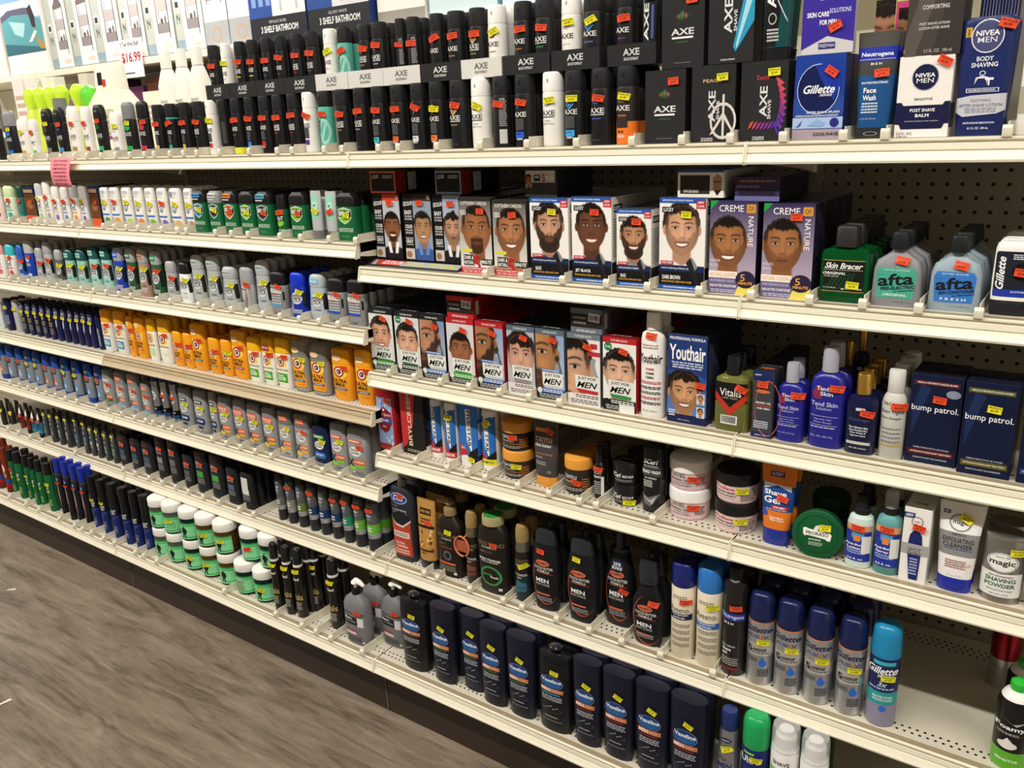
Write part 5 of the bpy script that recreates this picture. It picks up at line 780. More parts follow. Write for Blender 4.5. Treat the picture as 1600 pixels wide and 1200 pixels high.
        F += [('p', [(.1, .30), (.20, .36), (.30, .28), (.38, .08), (.34, .06), (.2, .2)], '202226'), ('p', [(.20, .36), (.24, .36), (.36, .26), (.30, .22)], '8a8c90')]
        Sd += [('r', .15, .82, .75, .91, '17181a'), ('t', 'LUCKY', .45, .865, .5, .05, 'e8e8e8', 'b'), ('r', 0, 0, 1, .25, '1b1c20'), ('lines', .1, .9, .3, .76, 14, '9a9a9a')]
    elif st == 'creme':
        sp = [dict(skin='a87048', hair='16100d', smile=1, vol=.03, line=.50, beard=1, bg='c8b8d0', bg2='352c58', shirt='8890a8'), dict(skin='a87048', hair='16100d', vol=.04, line=.50, beard=1, bg='c8b8d0', bg2='352c58', shirt='8890a8')][v]
        sp.update(hh=.28, cy=.55, cx=-.05)
        F += [('F', -.5, .0, .5, 1, sp), ('p', [(-.5, 1), (-.32, 1), (-.5, .9)], '2a9a4a'), ('t', 'CREME', -.05, .92, .52, .07, 'f4f2f6', ''), ('r', .27, .875, .46, .965, 'd89a3a'), ('t', 'OF', .365, .92, .12, .05, '3a2c4a', ''), ('t', 'NATURE', .37, .68, .11, .32, 'f4f2f6', 'D'), ('t', 'NATURAL', -.36, .36, .22, .028, 'e4e0ec', ''), ('t', 'BLACK', -.38, .31, .18, .03, 'e4e0ec', ''), ('r', -.5, .17, .12, .245, 'f4ece4'), ('t', 'NATURAL LOOKING', -.19, .207, .58, .042, 'e0a050', ''), ('r', -.5, .0, .5, .17, '6a6088'), ('t', 'MOISTURE-RICH COLOR', -.20, .14, .52, .028, 'd8d4e4', ''), ('t', 'SHEA BUTTER CONDITIONER', -.18, .085, .58, .028, 'ecebf2', 'b'), ('lines', -.46, .1, .01, .05, 2, 'c8c4d8'), ('p', [(.08, 0), (.14, .08), (.26, .11), (.40, .08), (.5, .12), (.5, 0)], 'e4d460'), ('e', .30, .165, .21, .095, '2b2440'), ('t', '5', .24, .185, .10, .075, 'e8a848', ''), ('t', 'MINUTE', .30, .125, .30, .03, 'e8a848', 'b')]
        Sd += [('lines', .1, .9, .2, .9, 22, '3a344c')]
    elif st == 'bracer': F += [('r', -.41, .15, .41, .56, '151a16'), ('r', -.42, .555, .42, .563, 'b8a060'), ('r', -.42, .145, .42, .153, 'b8a060')]+[('p', [(-.4+i*.09, .16), (-.34+i*.09, .16), (-.1+i*.07, .40), (-.14+i*.07, .40)], '1c3a26') for i in range(6)]+[('t', 'Skin Bracer', .0, .49, .76, .08, 'f2f2ee', 'bi'), ('r', -.4, .432, .38, .437, 'c8c8c4'), ('t', 'ORIGINAL', -.18, .39, .46, .035, 'f0f0ec', 'bi'), ('t', 'AFTER SHAVE', -.24, .35, .3, .024, 'c8c8c4', ''), ('t', '5 FL OZ (148 mL)', -.26, .195, .26, .02, 'e0e0dc', ''), ('t', 'by MENNEN', .18, .185, .40, .03, 'f0f0ec', 'b')]
    elif st == 'afta':
        g = ['48a890', '3a78c8'][v]; F += [('p', [(-.36, .12), (-.40, .46), (-.34, .53), (.34, .53), (.40, .46), (.36, .12)], g)]+[('r', -.38, .18+i*.05, -.22, .183+i*.05, '2a5a68') for i in range(6)]+[('t', 'SHAVE LOTION' if v == 0 else 'AFTER SHAVE', 0, .50, .5, .022, 'd0eae4', ''), ('t', 'afta', .0, .375, .70, .16, '1b1d20', 'bu'), ('t', 'PRE-ELECTRIC' if v == 0 else 'SKIN CONDITIONER', .05, .265, .66, .045, '1b1d20', 'bu'), ('t', 'by MENNEN', .18, .225, .4, .022, '1b1d20', 'bu'), ('t', 'ORIGINAL' if v == 0 else 'F R E S H', 0, .165, .48, .035, 'e4f2ee', 'b'), ('t', '3 FL OZ (88.7 mL)', .14, .07, .36, .018, '4a4c50', '')]
    elif st == 'gillwhite': F += [('p', [(-.42, .26), (-.44, .28), (-.44, .84), (-.40, .87), (.44, .87), (.44, .26)], '1f2430'), ('p', [(-.42, .26), (-.44, .28), (-.44, .36), (.44, .36), (.44, .26)], '2438a0'), ('t', 'Gillette', -.30, .58, .20, .44, 'f4f4f6', 'biV'), ('o', .22, .6, .26, .12, '0e1014', .6), ('lines', -.05, .4, .76, .84, 3, 'd8d8dc'), ('t', 'SOOTHING', .18, .33, .4, .025, 'd8dcf0', 'b')]
    elif st == 'silvercan': F += [('e', 0, .70, .26, .028, '1a2a5a'), ('t', 'BARBASOL', 0, .70, .36, .016, 'e8e8ee', 'b'), ('t', 'Plus', -.1, .5, .4, .05, '3a3a44', 'i'), ('t', 'MEN', 0, .42, .6, .06, '1c2c6a', 'b')]
    elif st == 'ultracan': F += [('t', 'Ultra', -.05, .58, .7, .07, 'f0f0f4', 'b'), ('r', -.3, .64, .1, .66, '8ad84a')]
    elif st == 'clearcan': F += [('r', -.4, .3, .4, .6, '8ac86a'), ('t', 'SHAVE', 0, .66, .6, .04, '4a4a4e', 'b')]
    elif st == 'tin': F += [('o', 0, .5, .40, .40, '0d3f26', .965), ('p', [(-.04, .68), (.06, .70), (.0, .58), (-.08, .58)], 'e8e8e0'), ('p', [(.12, .69), (.18, .66), (.12, .56), (.06, .57)], 'e8e8e0'), ('p', [(-.28, .60), (-.22, .62), (-.18, .60), (.20, .56), (.24, .57), (.28, .53), (.26, .40), (.20, .40), (.16, .43), (-.18, .46), (-.24, .44), (-.27, .48)], 'eeeee6'), ('t', 'PRORASO', 0, .515, .44, .075, '23402e', 'b'), ('t', 'SAPONE', -.04, .385, .24, .035, 'dfe6dc', 'b'), ('lines', -.16, .12, .26, .34, 3, 'a8bca8')]
    elif st == 'lie':
        if v in ('ez0', 'ez1'): F += [('r', -.44, .10, .44, .90, '17171a'), ('t', 'EZCOLOR', -.26, .74, .26, .16, 'd8d8d8', 'bu'), ('lines', .0, .38, .66, .82, 2, 'b8b8b8')]; Sd += [('r', .0, 0, .25, 1, '8a2a24'), ('r', .3, .1, .5, .9, 'c8c8cc')]
        elif v == 'five': F += [('r', -.45, .55, .45, 1, 'c8c4c0'), ('F', -.45, .3, -.28, .9, dict(skin='a06a48', hair='1a120e', bg='e0dcd8', smile=1)), ('t', '5', .1, .72, .1, .3, 'b82028', 'b'), ('t', 'MINUTE', .28, .72, .24, .14, 'f0f0ee', 'b'), ('r', -.2, .6, .0, .85, '1c1c1c'), ('t', 'DARK', -.1, .76, .14, .1, 'f0f0f0', 'b')]
        elif v == 'luck': F += [('r', -.44, .14, .20, .82, '332d2a'), ('r', -.5, .92, .5, 1, '2456a8'), ('t', 'NWORB KRAD', -.20, .24, .32, .12, 'd8d4d0', 'b'), ('p', [(.26, .72), (.28, .3), (.36, .14), (.44, .3), (.46, .72), (.36, .86)], 'b88a70'), ('p', [(.27, .34), (.36, .08), (.46, .34), (.40, .28), (.32, .28)], '221a16'), ('r', .29, .56, .43, .60, '3a2420')]
        elif v == 'cr': F += [('r', -.5, 0, .5, .2, '6a6aa0'), ('t', 'NATURAL BLACK', -.2, .6, .5, .1, 'b0a8c0', ''), ('r', -.4, .25, .4, .48, '241e38'), ('lines', -.4, .4, .75, .9, 1, 'a07040')]
        else: F += [('r', -.5, .24, .5, .78, '26211f'), ('p', [(.06, .5), (.08, .84), (.44, .8), (.42, .46)], 'd4d4d0'), ('t', 'NEW MEN', .25, .65, .3, .2, '222222', 'b'), ('t', 'NATURAL REAL BLACK', 0, .1, .6, .1, 'f0e0e0', 'b'), ('lines', -.42, .0, .34, .7, 2, '8a8a88')]; Sd += [('r', .06, .2, .14, .8, 'c8c8c4'), ('lines', .2, .9, .2, .8, 8, '5a2024')]
    return F, Sd, Tp

NAMES = dict(silvercan=('shaving_foam_can', 'can'), ultracan=('shaving_foam_can', 'can'), clearcan=('shaving_foam_can', 'can'), greentin=('shaving_soap_tin', 'tin'), axe=('body_spray_can', 'spray can'), axeteal=('body_spray_can', 'spray can'), axebottle=('shower_gel_bottle', 'bottle'), axebox=('aftershave_box', 'box'), gillbox=('aftershave_box', 'box'), neutube=('face_wash_tube', 'tube'),
  nivbox=('aftershave_box', 'box'), nivbottle=('lotion_bottle', 'bottle'), plainbottle=('lotion_bottle', 'bottle'), wash=('body_wash_tube', 'tube'), axegel=('shaving_gel_tube', 'tube'), freeman=('face_mask_pouch', 'pouch'), girlbox=('hair_relaxer_box', 'box'),
  nivbox2=('aftershave_box', 'box'), navybag=('wrapped_bag', 'bag'), stick=('deodorant_stick', 'deodorant'), brownbox=('soap_box', 'box'), dove=('deodorant_stick', 'deodorant'), brut=('deodorant_stick', 'deodorant'), brutcan=('travel_spray_can', 'spray can'),
  minttube=('lotion_tube', 'tube'), speed=('deodorant_stick', 'deodorant'), roundtop=('deodorant_stick', 'deodorant'), mennen=('deodorant_stick', 'deodorant'), navystick=('roll_on_deodorant', 'deodorant'), arm=('deodorant_stick', 'deodorant'),
  gillstick=('deodorant_stick', 'deodorant'), rg=('deodorant_stick', 'deodorant'), rgcan=('spray_can', 'spray can'), darktube=('hair_gel_tube', 'tube'), adtube=('body_wash_tube', 'tube'), greytube=('face_wash_tube', 'tube'), dovebottle=('shampoo_bottle', 'bottle'),
  dovecan=('body_spray_can', 'spray can'), redcan=('spray_can', 'spray can'), brutspray=('spray_can', 'spray can'), gillspray=('spray_can', 'spray can'), navycan=('spray_can', 'spray can'), jar=('hair_gel_jar', 'jar'), vitalis=('hair_spray_can', 'spray can'),
  lub=('lotion_pump_bottle', 'bottle'), vasepump=('lotion_bottle', 'bottle'), vase=('lotion_bottle', 'bottle'), dial=('body_wash_bottle', 'bottle'), goldtube=('lotion_tube', 'tube'), gbpump=('lotion_pump_bottle', 'bottle'), gbspray=('powder_spray_can', 'spray can'),
  gbpowder=('body_powder_bottle', 'bottle'), palm=('body_wash_bottle', 'bottle'), palmtall=('lotion_bottle', 'bottle'), palmneck=('lotion_bottle', 'bottle'), aveeno=('shaving_gel_can', 'can'), neucan=('shaving_gel_can', 'can'), fusion=('shaving_gel_can', 'can'),
  gseries=('shaving_gel_can', 'can'), redfoam=('shaving_foam_can', 'can'), foamy=('shaving_foam_can', 'can'), spice=('body_wash_bottle', 'bottle'), bryl=('hair_cream_box', 'box'), fivestar=('hair_care_bottle', 'bottle'), fivebox=('hair_care_box', 'box'),
  cantujar=('hair_cream_jar', 'jar'), cantutube=('hair_lotion_tube', 'tube'), cantusmall=('hair_cream_jar', 'jar'), dropper=('beard_oil_bottle', 'bottle'), scurl=('beard_balm_jar', 'jar'), beardwash=('beard_wash_bottle', 'bottle'), shjar=('shaving_cream_jar', 'jar'),
  shgel=('shaving_gel_tube', 'tube'), tin=('shaving_soap_tin', 'tin'), abump=('skin_care_bottle', 'bottle'), spotbox=('skin_care_box', 'box'), magictube=('cleanser_tube', 'tube'), magiccan=('shaving_powder_can', 'can'), jfm=('hair_color_box', 'box'),
  youthbottle=('hair_cream_bottle', 'bottle'), youthbox=('hair_color_box', 'box'), vitbottle=('hair_tonic_bottle', 'bottle'), oilbox=('beard_oil_box', 'box'), tend=('skin_solution_bottle', 'bottle'), goldcap=('skin_care_bottle', 'bottle'), skintight=('skin_care_bottle', 'bottle'),
  bump=('skin_treatment_box', 'box'), ez=('hair_color_box', 'box'), ssc=('hair_color_box', 'box'), lucky=('hair_color_box', 'box'), creme=('hair_color_box', 'box'), bracer=('aftershave_bottle', 'bottle'), afta=('aftershave_bottle', 'bottle'), gillwhite=('aftershave_bottle', 'bottle'))

# ---------------------------------------------------------------- assembling a product
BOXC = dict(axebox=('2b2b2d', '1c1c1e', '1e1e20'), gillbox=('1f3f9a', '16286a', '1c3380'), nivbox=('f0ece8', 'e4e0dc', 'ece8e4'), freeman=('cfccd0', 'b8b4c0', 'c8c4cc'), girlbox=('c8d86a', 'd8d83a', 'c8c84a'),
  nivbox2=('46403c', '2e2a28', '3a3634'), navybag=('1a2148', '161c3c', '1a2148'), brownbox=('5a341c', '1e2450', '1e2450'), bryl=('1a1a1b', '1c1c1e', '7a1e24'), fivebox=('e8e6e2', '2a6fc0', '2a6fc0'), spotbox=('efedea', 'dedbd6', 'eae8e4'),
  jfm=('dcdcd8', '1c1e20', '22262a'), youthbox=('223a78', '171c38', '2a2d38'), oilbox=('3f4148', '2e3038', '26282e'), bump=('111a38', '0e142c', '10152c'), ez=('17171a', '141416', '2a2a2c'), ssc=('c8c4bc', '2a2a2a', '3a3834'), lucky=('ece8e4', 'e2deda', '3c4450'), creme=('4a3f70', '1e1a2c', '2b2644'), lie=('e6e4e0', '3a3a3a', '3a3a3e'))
_parts, _labs = {}, {}
def carton(w, h, d, cols):
    bm = bmesh.new(); r = bmesh.ops.create_cube(bm, size=1); bmesh.ops.scale(bm, vec=(w, d, h), verts=bm.verts); bmesh.ops.translate(bm, vec=(0, d/2, h/2), verts=bm.verts)
    bmesh.ops.bevel(bm, geom=bm.edges[:], offset=.0007, segments=1, affect='EDGES')
    me = bpy.data.meshes.new('carton'); bm.to_mesh(me); bm.free(); cl = []
    for p in me.polygons:
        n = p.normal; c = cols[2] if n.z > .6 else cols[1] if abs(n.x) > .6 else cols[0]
        cl += [lin(c)]*len(p.vertices)
    set_cols(me, cl); me.update(); return me
def surf(rows, w, d, h, n0, lip=.0):
    Z = [r[0] for r in rows]
    def at(z):
        t = z/h
        for i in range(len(rows)-1):
            if t <= rows[i+1][0]:
                a, b = rows[i], rows[i+1]; q = 0 if b[0] == a[0] else max(0, (t-a[0])/(b[0]-a[0])); return [a[j]+(b[j]-a[j])*q for j in (1, 2, 3)]
        return list(rows[-1][1:])
    def m(x, z, off):
        wf, df, n = at(z); hw, hd = w*wf/2, d*df/2; t = min(abs(x)/hw, .985)
        s = 1 if x >= 0 else -1; y = hd*(1-t**n)**(1/n)
        nx = s*t**(n-1)/hw; ny = (y/hd)**(n-1)/hd; L = math.hypot(nx, ny)
        return (s*t*hw+off*nx/L, d/2-y-off*ny/L, z)
    return m
STV = dict(axe=.62, axeteal=.62, axebox=.86, gillbox=.80, neutube=.62, nivbox=.93, nivbottle=.93, jfm=.84, bump=.72, lucky=.84, ssc=.82, creme=.86, ez=.86, bracer=.25, afta=.63, gillwhite=.6, vase=.755, vasepump=.80, palm=.76, palmneck=.56,
  palmtall=.4, dial=.9, gbpump=.78, gbpowder=.66, gbspray=.5, goldtube=.7, aveeno=.62, neucan=.66, fusion=.485, gseries=.50, spice=.82, fivestar=.78, fivebox=.14, cantujar=.5, cantutube=.86, cantusmall=.36, dropper=.6, scurl=.2, shjar=.46, shgel=.6,
  abump=.56, spotbox=.76, magictube=.83, magiccan=.8, youthbottle=.78, youthbox=.47, vitbottle=.60, oilbox=.80, tend=.615, goldcap=.55, skintight=.6, brut=.55, dove=.64, speed=.58, mennen=.66, arm=.655, gillstick=.66, rg=.63, dovebottle=.74, dovecan=.78,
  navycan=.6, jar=.44, vitalis=.685, lub=.70, freeman=.3, nivbox2=.8, wash=.8, axebottle=.68, stick=.62, navystick=.72, greytube=.9, brutspray=.58, tin=.66)
STU = dict(arm=(.27, -.05), speed=(.22, -.35), mennen=(.2, -.35), rg=(.24, -.3), dove=(.16, -.4), dovebottle=(.16, -.3), lub=(.22, 0), bump=(.08, -.1), tend=(.27, -.08), vitbottle=(.30, -.5), oilbox=(0, -.05), afta=(.10, -.2), nivbox=(.34, -.5), nivbottle=(.34, -.3), gillbox=(.24, -.6), bracer=(.2, -.08), youthbox=(.36, -.1), goldcap=(.22, -.2), skintight=(.22, -.1), lucky=(.1, -.05), creme=(.16, -.02), jfm=(.14, -.3), vase=(.1, -.45), vasepump=(.12, -.15), palm=(-.05, -.1), magictube=(.16, -.5), magiccan=(.3, -.05), spotbox=(.1, -.2), abump=(.0, -.1), shjar=(.24, -.08), fusion=(.2, -.05), gseries=(.2, -.05), axebox=(.22, .05), brut=(.14, -.3), shgel=(.22, -.3), cantutube=(.26, -.5), gillwhite=(.2, -.15), neutube=(.2, .08), nivbox2=(.3, -.1), youthbottle=(.05, -.12))
PRICES = ['$4.99', '$5.99', '$3.99', '$6.99', '$12.99', '$2.99', '$7.99']
def sticker(rn, st, w, h, col):
    sw = min(.0195, w*.62); sh = sw*.6; u = .14+rn.uniform(-.04, .08) if w > .045 else .06
    if st in ('palmtall', 'palmneck', 'gbspray', 'aveeno', 'scurl'): u = .24
    ang = rn.choice([-.5, -.12, 0, .05, .1, -.2, .45]) if w > .03 else rn.uniform(-.2, .1)
    if st in STU: u, ang = STU[st]
    c, k = ('e8502e', '7a1f14') if col == 'o' else ('e6e02c', '5a5a14')
    v = STV.get(st, .6)+rn.uniform(-.02, .02)
    return ('q', u, v, sw, sh, ang, c, [("PEOPLE'S", sh*.26, sw*.86, sh*.26, k), (rn.choice(PRICES), -sh*.16, sw*.5, sh*.34, k)])
def pump_head(w, d, h, z0, top, col, side, flat=False):
    r = w*.075; H = top-z0
    stem = tube_mesh('a', [(0, d/2, z0), (0, d/2, z0+H*.55)], r*.8, col)
    head = loft('b', [(0, 1.1), (.3, 1.3), (.7, 1.1), (1, .5)], w*.22, w*.22, H*.45, 2, 14, col)
    for v in head.vertices: v.co.z += z0+H*.52; v.co.y += d/2-w*.11
    sp = tube_mesh('c', [(0, d/2, top-H*.18), (side*w*.22, d/2-.002, top-H*.12), (side*w*.42, d/2-.004, top-H*.34)], [r*1.5, r*1.1, r*.7], col)
    return merge('pump_head', [stem, head, sp])
def product(row, st, X, Y, Z, w, d, h, o, n, seed, label, group, far, backlabels):
    name, cat = NAMES.get(st, ('product_box', 'box'))
    root = empty(name, (X, Y, Z)); tag(root, label, cat, group)
    rn = random.Random(seed); backs = []
    wq, dq, hq = round(w, 3), round(d, 3), round(h, 3)
    okey = tuple(sorted((k, str(v)) for k, v in o.items() if k not in ('st', 'n')))
    key = (st, wq, dq, hq, okey)
    S = 20 if far else 32
    if key not in _parts:
        ps = []
        if st in BOXC:
            c = list(BOXC[st])
            if st == 'jfm' and o['v'] in (3, 4, 8): c[1] = 'a81e26'; c[2] = '7a1a20'
            if st == 'jfm' and o['v'] in (5, 6, 7): c[1] = '5e6a76'
            if st == 'lie': c = o['c']
            ps.append(('carton', carton(wq, hq, dq, c), 'printed_card')); rows = None
        elif st == 'tin':
            def disc(r, y0, y1, col, rb=.9):
                me = loft('x', [(0, rb), (.12, 1), (.9, 1), (1, rb)], 2*r, 2*r, y1-y0, 2, 40, col)
                for v in me.vertices: x, y, z = v.co; v.co = (x, y1-z, y)
                return me
            ps = [('base', disc(wq/2*.96, dq*.45, dq, '0f4a2a'), 'satin_plastic'), ('lid', disc(wq/2, 0, dq*.45, '12532f', .93), 'satin_plastic')]; rows = None
        else:
            rows = []
            for (pn, mk, col, rr, nn, bands) in shape(st, o):
                if pn == 'grip':   # dark ribbed grip along one side
                    g = loft(pn, [(.26, .9), (.34, 1), (.5, 1), (.60, .85)], wq*.16, dq*.5, hq, 2, 10, col)
                    for v in g.vertices: v.co.x += wq*.44-(.04*wq if v.co.z > .5*hq else 0); v.co.y += dq*.12
                    ps.append((pn, g, mk)); continue
                ps.append((pn, loft(pn, rr, wq, dq, hq, nn, S, col, bands), mk))
                if pn not in ('core', 'flip_top', 'collar', 'neck', 'spray_cover', 'trim_ring', 'band', 'lid_print', 'lid_well'):
                    rows += [(r[0], r[1], r[2] if len(r) > 2 and r[2] is not None else r[1], r[3] if len(r) > 3 else nn) for r in rr]
            rows.sort(key=lambda r: r[0])
            if st == 'lub': ps.append(('pump_head', pump_head(wq, dq, hq, hq*1.10, hq*1.25, 'edebe7', 1), 'satin_plastic'))
            if st == 'dial': ps.append(('pump_head', pump_head(wq, dq, hq, hq*1.08, hq*1.16, '6e6a60', 1), 'satin_plastic'))
            if st == 'gbpump': ps.append(('pump_head', pump_head(wq*1.1, dq, hq, hq*1.11, hq*1.22, '8a7650', -1), 'satin_plastic'))
            if st == 'gbspray' and o.get('tagr'):
                pts = [(.022*math.cos(t)-.018, -.004, h*.52+.026*math.sin(t)) for t in (2*math.pi*i/20 for i in range(21))]
                ps.append(('hang_tag', merge('hang_tag', [tube_mesh('a', pts, .0024, 'c87a5a'), tube_mesh('b', [(-.012, -.004, h*.63), (-.002, .0, h*.7), (.006, .0, h*.72)], .0022, 'c87a5a'), loft('c', [(0, 1), (1, 1)], .036, .001, .03, 2, 12, 'a8583c')]), 'satin_plastic'))
                me = ps[-1][1]
                k = len(me.vertices)
                for v in list(me.vertices)[k-24:]: v.co.z += h*.52-.015; v.co.x -= .018; v.co.y -= .003
            if st in ('axe', 'axeteal'):
                m = surf(rows, wq, dq, hq, 2); L = Lay(wq, hq); L.n = 2; cc = '060606' if o.get('c') != 'f3f1ee' else '9a9a98'
                L.poly([(-.05*wq, .86*hq), (.03*wq, .86*hq), (.03*wq, .91*hq), (-.05*wq, .91*hq)], cc)
                ps.append(('nozzle', L.build('nozzle', m), 'printed_label'))
        for pn, me, mk in ps:
            if not me.materials: me.materials.append(kind_mat(mk))
        _parts[key] = (ps, rows)
    ps, rows = _parts[key]
    kids = []
    for pn, me, mk in ps:
        c = link(pn, me, kids[1] if pn == 'nozzle' and len(kids) > 1 else root); kids.append(c)
    # prints
    if key not in _labs:
        F, Sd, Tp = prints(st, o); out = []
        if st in BOXC: m = lambda x, z, off: (x, -off, z); cut = None
        elif st == 'tin': m = lambda x, z, off: (x, -off, z); cut = None
        else:
            m = surf(rows, wq, dq, hq, 2); step = wq/(9 if far else 14)
            zs = sorted({round(r[0]*hq, 5) for r in rows if .03 < r[0] < .97 and any(abs(r[j]-q[j]) > .004 for q in rows for j in (1, 2))})
            cut = ([step*i for i in range(-8, 9) if abs(step*i) < wq*.49], zs)
        if F:
            L = Lay(wq, hq)
            for f in F: L.op(f)
            out.append(('label', L.build('label', m, cut)))
        if Sd:
            L = Lay(dq, hq)
            for f in Sd: L.op(f)
            out.append(('side_print', L.build('side_print', lambda x, z, off: (wq/2+off, x, z))))
        if Tp:
            L = Lay(wq, dq)
            for f in Tp: L.op(f)
            tz = hq if st != 'scurl' else hq
            out.append(('top_print', L.build('top_print', lambda x, z, off: (x, dq/2+z, tz+off))))
        _labs[key] = (out, m, cut)
    out, m, cut = _labs[key]
    for pn, me in out: link(pn, me, root)
    if o.get('st') in ('o', 'y'):
        L = Lay(wq, hq); L.n = 60; L.op(sticker(rn, st, wq, hq, o['st']))
        link('price_sticker', L.build('price_sticker', m, cut), root)
    if st == 'tin': root.rotation_euler = (math.radians(-9), 0, math.radians(6))
    # the ones standing behind it in the same lane
    y = Y
    for k in range(n):
        y += dq+.003
        if y+dq > .39: break
        b = root.copy(); COL.objects.link(b); b.location = (X, y, Z); b['label'] = backlabels[k]
        for c in kids:
            if c.name.startswith('nozzle') and st in ('axe', 'axeteal'): continue
            q = c.copy(); COL.objects.link(q); q.parent = b
    return root

CN = {'000': 'black'}
def cname(h):
    if not isinstance(h, str): return ''
    r, g, b = (int(h[i:i+2], 16) for i in (0, 2, 4)); mx, mn = max(r, g, b), min(r, g, b); V = mx/255; s = 0 if mx == 0 else (mx-mn)/mx
    if s < .16: return 'black' if V < .28 else 'dark grey' if V < .45 else 'grey' if V < .68 else 'pale grey' if V < .86 else 'white'
    hue = (60*(((g-b)/(mx-mn)) % 6) if mx == r else 60*((b-r)/(mx-mn)+2) if mx == g else 60*((r-g)/(mx-mn)+4))
    n = 'red' if hue < 14 or hue > 345 else 'orange' if hue < 34 else 'gold' if hue < 48 else 'yellow' if hue < 66 else 'green' if hue < 160 else 'teal' if hue < 195 else 'blue' if hue < 250 else 'purple' if hue < 300 else 'pink'
    if n in ('orange', 'gold') and V < .62: n = 'brown'
    return n
ORD = 'first second third fourth fifth sixth seventh eighth ninth tenth eleventh twelfth thirteenth fourteenth fifteenth sixteenth seventeenth eighteenth nineteenth twentieth'.split()
def ordn(i):
    if i < 20: return ORD[i]
    t = {2: 'twenty', 3: 'thirty', 4: 'forty'}[(i+1)//10]
    return (t+'-'+ORD[(i+1) % 10-1]) if (i+1) % 10 else {2: 'twentieth', 3: 'thirtieth', 4: 'fortieth'}[(i+1)//10]
